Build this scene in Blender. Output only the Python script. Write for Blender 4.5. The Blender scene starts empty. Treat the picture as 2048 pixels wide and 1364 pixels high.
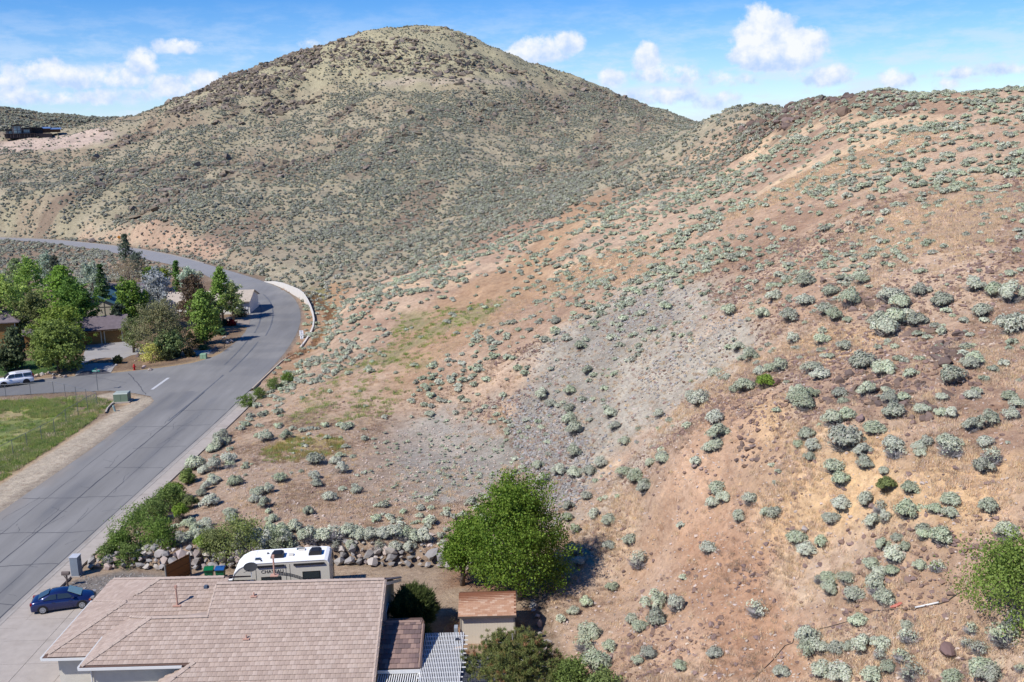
import bpy, bmesh, math, random, time
import numpy as np
from mathutils import Vector, Matrix, Euler
T0 = time.time()
random.seed(7)
rng = np.random.default_rng(11)
S = bpy.context.scene
COL = S.collection

# ------------------------------------------------------------------ camera
F_PX, CAM_H, ROLL = 2000.0, 34.0, 0.026
PITCH = math.atan(416 / 2000.0)
cp, sp, cr, sr = math.cos(PITCH), math.sin(PITCH), math.cos(ROLL), math.sin(ROLL)
FWD = np.array([0, cp, -sp]); UP0 = np.array([0, sp, cp]); RT0 = np.array([1.0, 0, 0])
IR = cr * RT0 - sr * UP0
IU = cr * UP0 + sr * RT0
cd = bpy.data.cameras.new('camera'); cam = bpy.data.objects.new('camera', cd); COL.objects.link(cam)
m = Matrix.Identity(4)
for i in range(3):
    m[i][0] = IR[i]; m[i][1] = IU[i]; m[i][2] = -FWD[i]
m[2][3] = CAM_H
cam.matrix_world = m
cd.sensor_width = 36.0; cd.sensor_fit = 'HORIZONTAL'; cd.lens = F_PX / 2048 * 36.0
cd.clip_start = 0.5; cd.clip_end = 20000
S.camera = cam
S.view_settings.view_transform = 'Standard'; S.view_settings.look = 'None'
S.view_settings.gamma = 1.0; S.view_settings.use_curve_mapping = False
S.view_settings.exposure = 0.72
S.cycles.max_bounces = 5; S.cycles.diffuse_bounces = 3; S.cycles.glossy_bounces = 2
S.cycles.transparent_max_bounces = 12; S.cycles.transmission_bounces = 3

# ------------------------------------------------------------------ sun and sky
SUN_DIR = Vector((-0.74, -0.54, 0.98)).normalized()      # towards the sun
sd = bpy.data.lights.new('sun', 'SUN'); sun = bpy.data.objects.new('sun', sd); COL.objects.link(sun)
sun.rotation_euler = SUN_DIR.to_track_quat('Z', 'Y').to_euler(); sun.location = (-60, -30, 120)
sd.energy = 3.4; sd.angle = math.radians(1.2); sd.color = (1.0, 0.955, 0.89)
W = bpy.data.worlds.new('World'); S.world = W; W.use_nodes = True
def node(nt, t, **k):
    n = nt.nodes.new(t)
    for a, b in k.items(): setattr(n, a, b)
    return n
def world():
    nt = W.node_tree; nt.nodes.clear(); L = nt.links.new
    def math_(op, a, b=None, c=None, clamp=False):
        n = node(nt, 'ShaderNodeMath', operation=op); n.use_clamp = clamp
        for i, x in enumerate((a, b, c)):
            if x is None: continue
            if isinstance(x, (int, float)): n.inputs[i].default_value = x
            else: L(x, n.inputs[i])
        return n.outputs[0]
    sky = node(nt, 'ShaderNodeTexSky', sky_type='NISHITA'); sky.sun_disc = False
    el = math.asin(SUN_DIR.z); sky.sun_elevation = el
    sky.sun_rotation = math.atan2(SUN_DIR.x, SUN_DIR.y)
    sky.altitude = 1500; sky.air_density = 1.0; sky.dust_density = 0.1; sky.ozone_density = 5.0
    hs = node(nt, 'ShaderNodeHueSaturation'); hs.inputs['Saturation'].default_value = 1.38
    hs.inputs['Value'].default_value = 0.88; hs.inputs['Hue'].default_value = 0.512; L(sky.outputs[0], hs.inputs['Color'])
    tc = node(nt, 'ShaderNodeTexCoord')
    sx = node(nt, 'ShaderNodeSeparateXYZ'); L(tc.outputs['Generated'], sx.inputs[0])
    az = math_('ARCTAN2', sx.outputs[0], sx.outputs[1])
    hyp = math_('SQRT', math_('ADD', math_('MULTIPLY', sx.outputs[0], sx.outputs[0]), math_('MULTIPLY', sx.outputs[1], sx.outputs[1])))
    ele = math_('ARCTAN2', sx.outputs[2], hyp)
    cv = node(nt, 'ShaderNodeCombineXYZ'); L(az, cv.inputs[0]); L(ele, cv.inputs[1])
    # warp
    def noise(scale, det, rough, vec=None, off=0.0, ys=1.0):
        mp = node(nt, 'ShaderNodeMapping'); mp.inputs['Scale'].default_value = (1, ys, 1); mp.inputs['Location'].default_value = (off, off * .7, off)
        L(vec or cv.outputs[0], mp.inputs[0])
        n = node(nt, 'ShaderNodeTexNoise'); n.inputs['Scale'].default_value = scale; n.inputs['Detail'].default_value = det
        n.inputs['Roughness'].default_value = rough; L(mp.outputs[0], n.inputs['Vector'])
        return n.outputs[0]
    n1 = noise(38, 8, .62, off=3.1)
    n2 = noise(120, 6, .6, off=7.7)
    edge = math_('ADD', math_('MULTIPLY', math_('SUBTRACT', n1, .5), 4.4), math_('MULTIPLY', math_('SUBTRACT', n2, .5), 1.8))
    # each cumulus: azimuth, elevation (radians), half sizes, strength
    blobs = CLOUDS
    acc = None; shade = None
    for (a, e, sa, se, st) in blobs:
        dx = math_('DIVIDE', math_('SUBTRACT', az, a), sa)
        dy = math_('DIVIDE', math_('SUBTRACT', ele, e), se)
        # flat base: below the centre the blob ends sooner
        dyl = math_('MULTIPLY', math_('MINIMUM', dy, 0.0), 1.35)
        dyy = math_('ADD', math_('MAXIMUM', dy, 0.0), dyl)
        r2 = math_('ADD', math_('MULTIPLY', dx, dx), math_('MULTIPLY', dyy, dyy))
        v = math_('MULTIPLY', math_('SUBTRACT', 1.0, r2), st)
        s_ = math_('MULTIPLY', math_('MAXIMUM', v, 0.0), math_('ADD', dy, 0.15))
        acc = v if acc is None else math_('MAXIMUM', acc, v)
        shade = s_ if shade is None else math_('ADD', shade, s_)
    acc = math_('MAXIMUM', acc, -1.6)
    dens = math_('ADD', acc, edge)
    mask = node(nt, 'ShaderNodeMapRange'); mask.interpolation_type = 'SMOOTHSTEP'
    mask.inputs['From Min'].default_value = -0.35; mask.inputs['From Max'].default_value = 1.05
    L(dens, mask.inputs['Value'])
    # thin broken cloud in the lowest sky, everywhere round the horizon
    n3 = noise(17, 9, .66, off=1.3, ys=3.4)
    low = math_('SUBTRACT', 1.0, math_('DIVIDE', math_('ABSOLUTE', math_('SUBTRACT', ele, 0.03)), 0.10), clamp=True)
    m3 = node(nt, 'ShaderNodeMapRange'); m3.interpolation_type = 'SMOOTHSTEP'
    m3.inputs['From Min'].default_value = 0.40; m3.inputs['From Max'].default_value = 0.66; L(n3, m3.inputs['Value'])
    lowm = math_('MULTIPLY', math_('MULTIPLY', m3.outputs[0], low), 0.8)
    hz = math_('MULTIPLY', math_('SUBTRACT', 1.0, math_('DIVIDE', math_('ABSOLUTE', ele), 0.13), clamp=True), 0.42)
    # colours of the clouds: sunlit white tops, blue-grey bases, with inner relief
    n4 = noise(60, 7, .6, off=5.0)
    lum = math_('ADD', math_('MULTIPLY', shade, 0.5), math_('ADD', math_('MULTIPLY', math_('SUBTRACT', n4, .5), 3.0), 0.42), clamp=True)
    cc = node(nt, 'ShaderNodeMix', data_type='RGBA'); L(lum, cc.inputs[0])
    cc.inputs[6].default_value = (3.3, 4.3, 6.1, 1); cc.inputs[7].default_value = (5.7, 5.9, 6.3, 1)
    hzc = node(nt, 'ShaderNodeMix', data_type='RGBA'); L(hz, hzc.inputs[0]); L(hs.outputs[0], hzc.inputs[6]); hzc.inputs[7].default_value = (2.7, 4.0, 6.3, 1)
    a1 = node(nt, 'ShaderNodeMix', data_type='RGBA'); L(lowm, a1.inputs[0]); L(hzc.outputs[2], a1.inputs[6]); a1.inputs[7].default_value = (4.4, 5.1, 6.3, 1)
    a2 = node(nt, 'ShaderNodeMix', data_type='RGBA'); L(mask.outputs[0], a2.inputs[0]); L(a1.outputs[2], a2.inputs[6]); L(cc.outputs[2], a2.inputs[7])
    bg = node(nt, 'ShaderNodeBackground'); bg.inputs['Strength'].default_value = 0.10; L(a2.outputs[2], bg.inputs[0])
    o = node(nt, 'ShaderNodeOutputWorld'); L(bg.outputs[0], o.inputs[0])

def ray(u, v):
    a = (u - 1024) / F_PX; b = -(v - 682) / F_PX
    return FWD + a * IR + b * IU
def angs(u, v):
    r = ray(u, v); return math.atan2(r[0], r[1]), math.atan2(r[2], math.hypot(r[0], r[1]))
def cloud(u, v, w, h, st=1.0):
    a, e = angs(u, v); return (a, e, w / F_PX, h / F_PX, st)
CLOUDS = [cloud(1530, 78, 62, 62, 2.2), cloud(1510, 110, 52, 40, 2.2), cloud(1600, 104, 58, 46, 2.0), cloud(1560, 120, 90, 30, 2.0),
          cloud(1135, 88, 32, 30, 1.6), cloud(1080, 105, 62, 32, 1.5), cloud(1040, 118, 50, 26, 1.3),
          cloud(1292, 118, 28, 34, 1.6), cloud(1225, 158, 30, 22, 1.2), cloud(1330, 150, 60, 20, .9),
          cloud(1440, 160, 70, 17, .8), cloud(1650, 155, 62, 24, 1.3), cloud(1790, 160, 34, 26, 1.5), cloud(1888, 172, 26, 15, 1.1),
          cloud(2010, 142, 50, 14, .9), cloud(1915, 148, 50, 10, .6), cloud(1320, 195, 80, 20, 1.0), cloud(1430, 205, 60, 22, .9),
          cloud(280, 128, 30, 34, 1.6), cloud(250, 158, 50, 26, 1.2), cloud(150, 158, 60, 28, 1.5), cloud(90, 150, 50, 32, 1.5), cloud(20, 165, 50, 34, 1.3),
          cloud(360, 95, 52, 16, 1.1), cloud(410, 165, 34, 26, 1.4), cloud(350, 178, 50, 26, 1.2), cloud(230, 195, 90, 18, .9), cloud(60, 195, 80, 18, .9),
          cloud(630, 95, 42, 12, .5)]
world()

# ------------------------------------------------------------------ numpy noise
def _hash(ix, iy, s):
    h = (ix.astype(np.int64) * 374761393 + iy.astype(np.int64) * 668265263 + s * 974634777) & 0x7fffffff
    h = ((h ^ (h >> 13)) * 1274126177) & 0x7fffffff
    return ((h ^ (h >> 16)) & 0xffff) / 65535.0
def vnoise(x, y, s=0):
    ix = np.floor(x); iy = np.floor(y); fx = x - ix; fy = y - iy
    fx = fx * fx * (3 - 2 * fx); fy = fy * fy * (3 - 2 * fy)
    a = _hash(ix, iy, s); b = _hash(ix + 1, iy, s); c = _hash(ix, iy + 1, s); d = _hash(ix + 1, iy + 1, s)
    return (a + (b - a) * fx) * (1 - fy) + (c + (d - c) * fx) * fy
def fbm(x, y, scale, octv=4, s=0, gain=.5):
    t = 0; amp = 1; tot = 0; f = 1.0 / scale
    for o in range(octv):
        t = t + amp * vnoise(x * f + 17.3 * o, y * f - 9.1 * o, s + o * 13); tot += amp; amp *= gain; f *= 2.03
    return t / tot
def sstep(a, b, x):
    t = np.clip((x - a) / (b - a), 0, 1); return t * t * (3 - 2 * t)
def seg_dist(X, Y, poly, closed=False):
    P = list(poly) + ([poly[0]] if closed else [])
    best = np.full(np.shape(X), 1e9)
    for (x0, y0), (x1, y1) in zip(P[:-1], P[1:]):
        dx, dy = x1 - x0, y1 - y0; l2 = dx * dx + dy * dy + 1e-9
        t = np.clip(((X - x0) * dx + (Y - y0) * dy) / l2, 0, 1)
        best = np.minimum(best, np.hypot(X - x0 - t * dx, Y - y0 - t * dy))
    return best
def inside(X, Y, poly):
    r = np.zeros(np.shape(X), bool); n = len(poly)
    for i in range(n):
        x0, y0 = poly[i]; x1, y1 = poly[(i + 1) % n]
        if y0 == y1: continue
        c = ((y0 > Y) != (y1 > Y)) & (X < (x1 - x0) * (Y - y0) / (y1 - y0) + x0)
        r ^= c
    return r
def sdist(X, Y, poly):       # signed distance, negative inside
    d = seg_dist(X, Y, poly, True); return np.where(inside(X, Y, poly), -d, d)
def gz(u, v, z=0.0):
    r = ray(u, v); t = (z - CAM_H) / r[2]; return (r[0] * t, r[1] * t)
def rayat(u, v, d):
    r = ray(u, v); return (r[0] * d, r[1] * d, CAM_H + r[2] * d)

# ------------------------------------------------------------------ plan of the roads (metres, from the photograph)
ROAD_R = [(-38.6, 5), (-38.2, 68), (-37.9, 80), (-37.4, 98), (-36.7, 118), (-36.5, 135), (-36.6, 150), (-37.1, 162), (-38.4, 176), (-40.2, 188), (-43.2, 202),
          (-47.6, 217), (-53.6, 231), (-60.6, 243.5), (-74.3, 264.3), (-87, 283), (-100, 301.5), (-116, 321), (-132.6, 338), (-165, 366), (-194, 382), (-240, 398), (-330, 420)]
ROAD_L = [(-49.9, 5), (-49.3, 70), (-48.9, 93), (-48.2, 109.6), (-48.1, 128)]
CORNER_L = [(-48.3, 130.2), (-49.6, 132.6), (-52.5, 134.6), (-56.5, 136.4), (-61, 136.3)]
SIDE_LOW = [(-65, 136), (-71.5, 135), (-90, 133.8), (-140, 130)]
SIDE_UP = [(-140, 140), (-90, 141.8), (-75, 142.2), (-70.7, 143.6), (-65.8, 146.0), (-60.8, 147.4), (-56, 149.3), (-52.8, 151)]
ROAD_L2 = [(-50.2, 153), (-48.2, 156.5), (-47.4, 161), (-47.7, 174.8), (-50, 188), (-53.4, 201), (-58.6, 216), (-66, 232), (-75, 250), (-84, 266.5), (-95, 281), (-109, 297.5), (-126, 318), (-158, 351), (-188, 373), (-236, 388), (-328, 410)]
ROAD_OUT = ROAD_R + ROAD_L2[::-1] + SIDE_UP[::-1] + SIDE_LOW[::-1] + CORNER_L[::-1] + ROAD_L[::-1]

# ------------------------------------------------------------------ terrain: thin-plate surface through measured points
PTS = []
def P(u, v, d): PTS.append(rayat(u, v, d))
def B(u, v, d, k=1.3, q=.55):
    x, y, z = rayat(u, v, d); PTS.append((x, y, z)); PTS.append((x * k, y * k, z * q))
for q in [(0, 400, 390), (0, 300, 500), (0, 272, 535), (60, 272, 535), (120, 272, 530), (870, 160, 572), (870, 250, 480), (870, 350, 400), (870, 450, 320), (600, 200, 560),
          (600, 300, 460), (600, 400, 365), (600, 480, 300), (1150, 200, 600), (1150, 280, 500), (1150, 350, 390), (1000, 300, 460), (1000, 400, 350), (300, 300, 470),
          (300, 400, 375), (300, 450, 335), (120, 350, 440), (120, 420, 380), (1300, 280, 480), (1300, 245, 560), (420, 300, 460), (740, 120, 600), (740, 200, 540), (440, 220, 540),
          (1250, 330, 300), (1150, 400, 240), (1000, 460, 235), (900, 520, 210), (800, 560, 198), (700, 600, 180), (1400, 320, 240), (1500, 330, 195), (1600, 300, 160), (1850, 280, 130),
          (2048, 280, 118), (1300, 400, 188), (1500, 400, 143), (1750, 400, 113), (2000, 400, 97), (1150, 500, 160), (1350, 520, 130), (1600, 520, 104), (1900, 520, 86),
          (950, 600, 156), (1100, 600, 140), (1300, 640, 111), (1500, 650, 94), (1750, 650, 80), (2000, 650, 72), (800, 660, 150), (950, 700, 128), (1100, 720, 116),
          (1250, 760, 102), (1450, 720, 92), (1400, 850, 77), (1330, 950, 74), (1200, 850, 97), (1150, 950, 91), (1230, 1000, 82), (1600, 800, 71), (1850, 800, 63),
          (2048, 800, 60), (1600, 950, 63), (1850, 950, 56), (2048, 950, 53), (1450, 1050, 66.5), (1650, 1100, 58), (1900, 1100, 51), (1300, 1100, 73), (1200, 1150, 74.5),
          (1300, 1250, 63), (1500, 1250, 57), (1750, 1250, 50.5), (2000, 1250, 46), (1300, 1364, 57), (1600, 1364, 50.5), (2000, 1364, 43),
          (2400, 300, 95), (2400, 650, 60), (2400, 1100, 40), (2900, 700, 55), (2900, 250, 90)]: P(*q)
for q in [(270, 240, 560), (370, 205, 580), (440, 165, 600), (540, 130, 615), (640, 95, 640), (740, 60, 655), (800, 54, 662), (870, 52, 668), (930, 64, 670), (1000, 104, 675),
          (1140, 151, 685), (1280, 206, 665), (1350, 236, 640)]: B(*q)
for q in [(1640, 192, 215), (1740, 182, 178), (1850, 188, 166), (1950, 186, 160), (2048, 187, 155), (2400, 180, 150), (1560, 215, 265), (1500, 238, 300)]: B(*q, k=1.25, q=.72)
P(1425, 262, 540); P(1432, 264, 345)
for q in [(0, 218, 850), (130, 234, 850), (270, 241, 850), (-200, 190, 850)]: B(*q)
def Z(u, v, z): x, y = gz(u, v, z); PTS.append((x, y, z))
for q in [(500, 1000, 1.5), (700, 950, 1.6), (900, 950, 1.6), (600, 880, 1.6), (850, 850, 1.7), (450, 1080, 1.4), (800, 1080, 1.5), (1000, 1000, 1.6), (1030, 880, 2.2), (700, 760, 3.2),
          (620, 740, 1.3), (650, 690, 1.5), (660, 640, .8), (620, 585, .6), (560, 830, 1.0), (450, 920, .7), (380, 1000, .6), (560, 545, 1.5), (450, 515, 2.5), (300, 485, 2.5), (1100, 1050, 1.9),
          (1060, 1150, .6), (1100, 1250, .5), (1120, 1364, .4), (150, 468, 2), (0, 465, 2)]: Z(*q)
for x, y in [(-44, 20), (-44, 60), (-44, 110), (-60, 60), (-60, 110), (-90, 100), (-60, 165), (-90, 165), (-130, 200), (-80, 210), (-110, 250), (-150, 280), (-160, 330), (-220, 300), (-200, 150), (-200, 60),
             (-20, 60), (-20, 45), (-5, 45), (-5, 62), (-20, 20), (0, 20), (-130, 100), (-260, 360), (-400, 300), (-300, 200)]: PTS.append((x, y, 0.0))
PTS += [(8, 20, 2.0), (25, 20, 9.0), (60, 40, 24.0)]
PA = np.array(PTS)
def lp(X, Y):
    r = np.hypot(X, Y + 30); return np.arctan2(X, Y + 30) * 2.2, np.log(r) * 1.6
def _U(r2): return r2 * np.log(r2 + 1e-12)
def tps_fit():
    a, b = lp(PA[:, 0], PA[:, 1]); n = len(PA)
    K = _U((a[:, None] - a) ** 2 + (b[:, None] - b) ** 2) + np.eye(n) * 1e-4
    Pm = np.stack([np.ones(n), a, b], 1)
    M_ = np.zeros((n + 3, n + 3)); M_[:n, :n] = K; M_[:n, n:] = Pm; M_[n:, :n] = Pm.T
    w = np.linalg.solve(M_, np.concatenate([PA[:, 2], np.zeros(3)]))
    return a, b, w
TA, TB, TW = tps_fit()
def tps(X, Y):
    X = np.asarray(X, float); Y = np.asarray(Y, float); sh = X.shape
    a, b = lp(X.ravel(), Y.ravel()); out = TW[-3] + TW[-2] * a + TW[-1] * b
    for i in range(len(TA)): out += TW[i] * _U((a - TA[i]) ** 2 + (b - TB[i]) ** 2)
    return out.reshape(sh)
WALL = [(-35.0, 76.3), (-31.5, 76.2), (-28.2, 75.6), (-24, 75.6), (-20, 76.0), (-16, 76.2), (-13.6, 75.9), (-11, 75.3), (-8, 74.9), (-5.4, 74.5), (-2.4, 73.9), (-0.2, 72.4), (0.7, 69.5), (1.1, 66), (1.4, 62.5), (1.9, 59)]
YARD = [(-37.0, 10), (-36.4, 77.0)] + [(x, y + .55) for x, y in WALL[:10]] + [(-2.1, 74.4), (0.3, 72.8), (1.2, 69.7), (1.6, 66), (1.9, 62.5), (2.4, 59), (2.6, 10)]
FLATW = [(-300, 5), (-37.2, 5), (-36, 120), (-36, 140), (-37, 176), (-47, 222), (-62, 250), (-110, 318), (-160, 366), (-260, 402), (-400, 420), (-400, 5)]
def zfun(X, Y, fine=True):
    X = np.asarray(X, float); Y = np.asarray(Y, float)
    z = tps(X, Y)
    r = np.hypot(X, Y)
    nf = fbm(X, Y, 22, 4, 3) - .5; ng = fbm(X, Y, 5.0, 4, 9) - .5; nh = fbm(X, Y, 1.3, 3, 21) - .5
    rock = fbm(X, Y, 70, 3, 40)
    hill = sstep(1.0, 9.0, z)
    z = z + hill * (nf * np.clip(r / 90, .4, 7) + ng * (.7 + np.clip(r / 300, 0, 2))) + (ng * .25 + nh * .10) * (.3 + .7 * hill)
    dfl = sdist(X, Y, FLATW)
    k = sstep(0.0, 9.0, dfl)
    base = (ng * .16 + nh * .05)
    z = z * k + base * (1 - k) + 0.0
    dy = sdist(X, Y, YARD)
    z = np.where(dy < 1.2, z * sstep(0.0, 1.1, dy) + (base * .25) * (1 - sstep(0., 1.1, dy)), z)
    da = seg_dist(X, Y, ROAD_R[:-1]); dr = sdist(X, Y, ROAD_OUT)
    sw = np.minimum(dr, np.abs(seg_dist(X, Y, [(-37.4, 5), (-35.7, 138)])) - 1.2)   # the sidewalk strip
    near = 1 - sstep(0.0, 2.5, sw)
    z = z * (1 - near) + (-0.01) * near
    z = np.where(sw < -0.4, -0.14, z)
    far = sstep(1150, 1900, r); z = z * (1 - far)
    return z
def hit(u, v, z0=None):
    u = np.atleast_1d(np.asarray(u, float)); v = np.atleast_1d(np.asarray(v, float))
    R = FWD[None] + ((u - 1024) / F_PX)[:, None] * IR + (-(v - 682) / F_PX)[:, None] * IU
    t = np.full(len(u), 36.0); done = np.zeros(len(u), bool); prev = t.copy(); res = np.full(len(u), np.nan)
    for i in range(260):
        act = ~done
        if not act.any(): break
        x = R[act, 0] * t[act]; y = R[act, 1] * t[act]; z = CAM_H + R[act, 2] * t[act]
        zt = zcoarse(x, y); below = z < zt
        ia = np.where(act)[0]; hb = ia[below]; done[hb] = True; res[hb] = t[hb]
        up = ia[~below]; prev[up] = t[up]; t[up] = t[up] * 1.0135
    lo = prev.copy(); hi = np.where(np.isnan(res), prev, res)
    for i in range(10):
        mid = (lo + hi) / 2; z = CAM_H + R[:, 2] * mid; b = z < zcoarse(R[:, 0] * mid, R[:, 1] * mid)
        hi = np.where(b, mid, hi); lo = np.where(b, lo, mid)
    ok = ~np.isnan(res)
    return R[:, 0] * hi, R[:, 1] * hi, CAM_H + R[:, 2] * hi, ok
# ------------------------------------------------------------------ terrain grid (fan with its apex 30 m behind the viewpoint)
NC, NR = 600, 780
ts = np.linspace(-0.92, 0.92, NC)
rs = 48 * (1500 / 48) ** (np.linspace(0, 1, NR - 6)); rs = np.concatenate([rs, [1800, 2300, 3000, 4200, 6500, 9500]])
GX = np.sin(ts)[None] * rs[:, None]; GY = np.cos(ts)[None] * rs[:, None] - 30
GZ = zfun(GX, GY)
LR = np.log(rs[:NR - 6]); 
def zcoarse(x, y):
    x = np.asarray(x, float); y = np.asarray(y, float)
    r = np.hypot(x, y + 30); a = np.arctan2(x, y + 30)
    fj = (a + .92) / 1.84 * (NC - 1); fi = (np.log(np.maximum(r, 48)) - LR[0]) / (LR[-1] - LR[0]) * (NR - 7)
    fi = np.clip(fi, 0, NR - 8); fj = np.clip(fj, 0, NC - 2)
    i = fi.astype(int); j = fj.astype(int); a_ = fi - i; b_ = fj - j
    return (GZ[i, j] * (1 - b_) + GZ[i, j + 1] * b_) * (1 - a_) + (GZ[i + 1, j] * (1 - b_) + GZ[i + 1, j + 1] * b_) * a_
print('terrain', round(time.time() - T0, 1))
# ------------------------------------------------------------------ helpers
def lin(c):
    c = np.asarray(c, float) / 255.0
    return np.where(c <= .04045, c / 12.92, ((c + .055) / 1.055) ** 2.4)
KA = 0.64
def alb(r, g, b, k=KA): return tuple(float(x) * k for x in lin((r, g, b))) + (1.0,)
MATS = {}
def mat(name, col, rough=.8, metal=0.0, var=.12, scale=3.0, bump=0.0, bscale=20.0, spec=.3, rnd=0.0, coat=0.0, emit=None, attr=None, trans=0.0, stretch=None, dirt=0.0):
    if name in MATS: return MATS[name]
    m = bpy.data.materials.new(name); m.use_nodes = True; nt = m.node_tree; L = nt.links.new
    b = nt.nodes['Principled BSDF']; MATS[name] = m
    b.inputs['Roughness'].default_value = rough; b.inputs['Metallic'].default_value = metal
    b.inputs['Specular IOR Level'].default_value = spec; b.inputs['Coat Weight'].default_value = coat
    if trans: b.inputs['Subsurface Weight'].default_value = 0.0
    tc = node(nt, 'ShaderNodeTexCoord'); vec = tc.outputs['Object']
    if stretch:
        mp = node(nt, 'ShaderNodeMapping'); mp.inputs['Scale'].default_value = stretch; L(vec, mp.inputs[0]); vec = mp.outputs[0]
    if attr:
        at_ = node(nt, 'ShaderNodeAttribute'); at_.attribute_name = attr; src = at_.outputs['Color']
    else:
        rg = node(nt, 'ShaderNodeRGB'); rg.outputs[0].default_value = tuple(col[:3]) + (1,); src = rg.outputs[0]
    hs = node(nt, 'ShaderNodeHueSaturation'); L(src, hs.inputs['Color'])
    n = node(nt, 'ShaderNodeTexNoise'); n.inputs['Scale'].default_value = scale; n.inputs['Detail'].default_value = 6; n.inputs['Roughness'].default_value = .65; L(vec, n.inputs['Vector'])
    mr = node(nt, 'ShaderNodeMapRange'); mr.inputs['From Min'].default_value = .25; mr.inputs['From Max'].default_value = .75
    mr.inputs['To Min'].default_value = 1 - var; mr.inputs['To Max'].default_value = 1 + var; L(n.outputs[0], mr.inputs[0])
    val = mr.outputs[0]
    if rnd:
        oi = node(nt, 'ShaderNodeObjectInfo'); m2 = node(nt, 'ShaderNodeMapRange'); m2.inputs['To Min'].default_value = 1 - rnd; m2.inputs['To Max'].default_value = 1 + rnd; L(oi.outputs['Random'], m2.inputs[0])
        mm = node(nt, 'ShaderNodeMath', operation='MULTIPLY'); L(val, mm.inputs[0]); L(m2.outputs[0], mm.inputs[1]); val = mm.outputs[0]
        w = node(nt, 'ShaderNodeMath', operation='MULTIPLY_ADD'); L(oi.outputs['Random'], w.inputs[0]); w.inputs[1].default_value = 7.31; w.inputs[2].default_value = 0
        fr = node(nt, 'ShaderNodeMath', operation='FRACT'); L(w.outputs[0], fr.inputs[0])
        m3 = node(nt, 'ShaderNodeMapRange'); m3.inputs['To Min'].default_value = .5 - rnd * .045; m3.inputs['To Max'].default_value = .5 + rnd * .045; L(fr.outputs[0], m3.inputs[0]); L(m3.outputs[0], hs.inputs['Hue'])
    L(val, hs.inputs['Value']); out = hs.outputs[0]
    if dirt:
        n5 = node(nt, 'ShaderNodeTexNoise'); n5.inputs['Scale'].default_value = scale * .35; n5.inputs['Detail'].default_value = 5; L(vec, n5.inputs['Vector'])
        m5 = node(nt, 'ShaderNodeMapRange'); m5.inputs['From Min'].default_value = .5; m5.inputs['From Max'].default_value = .75; m5.inputs['To Max'].default_value = dirt; L(n5.outputs[0], m5.inputs[0])
        mx = node(nt, 'ShaderNodeMix', data_type='RGBA'); L(m5.outputs[0], mx.inputs[0]); L(out, mx.inputs[6]); mx.inputs[7].default_value = (.16, .12, .085, 1); out = mx.outputs[2]
    L(out, b.inputs['Base Color'])
    if bump:
        nb = node(nt, 'ShaderNodeTexNoise'); nb.inputs['Scale'].default_value = bscale; nb.inputs['Detail'].default_value = 5; L(vec, nb.inputs['Vector'])
        bu = node(nt, 'ShaderNodeBump'); bu.inputs['Strength'].default_value = min(1, bump * 8); bu.inputs['Distance'].default_value = bump; L(nb.outputs[0], bu.inputs['Height']); L(bu.outputs[0], b.inputs['Normal'])
    if emit: b.inputs['Emission Color'].default_value = tuple(emit) + (1,); b.inputs['Emission Strength'].default_value = 1
    return m
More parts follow.
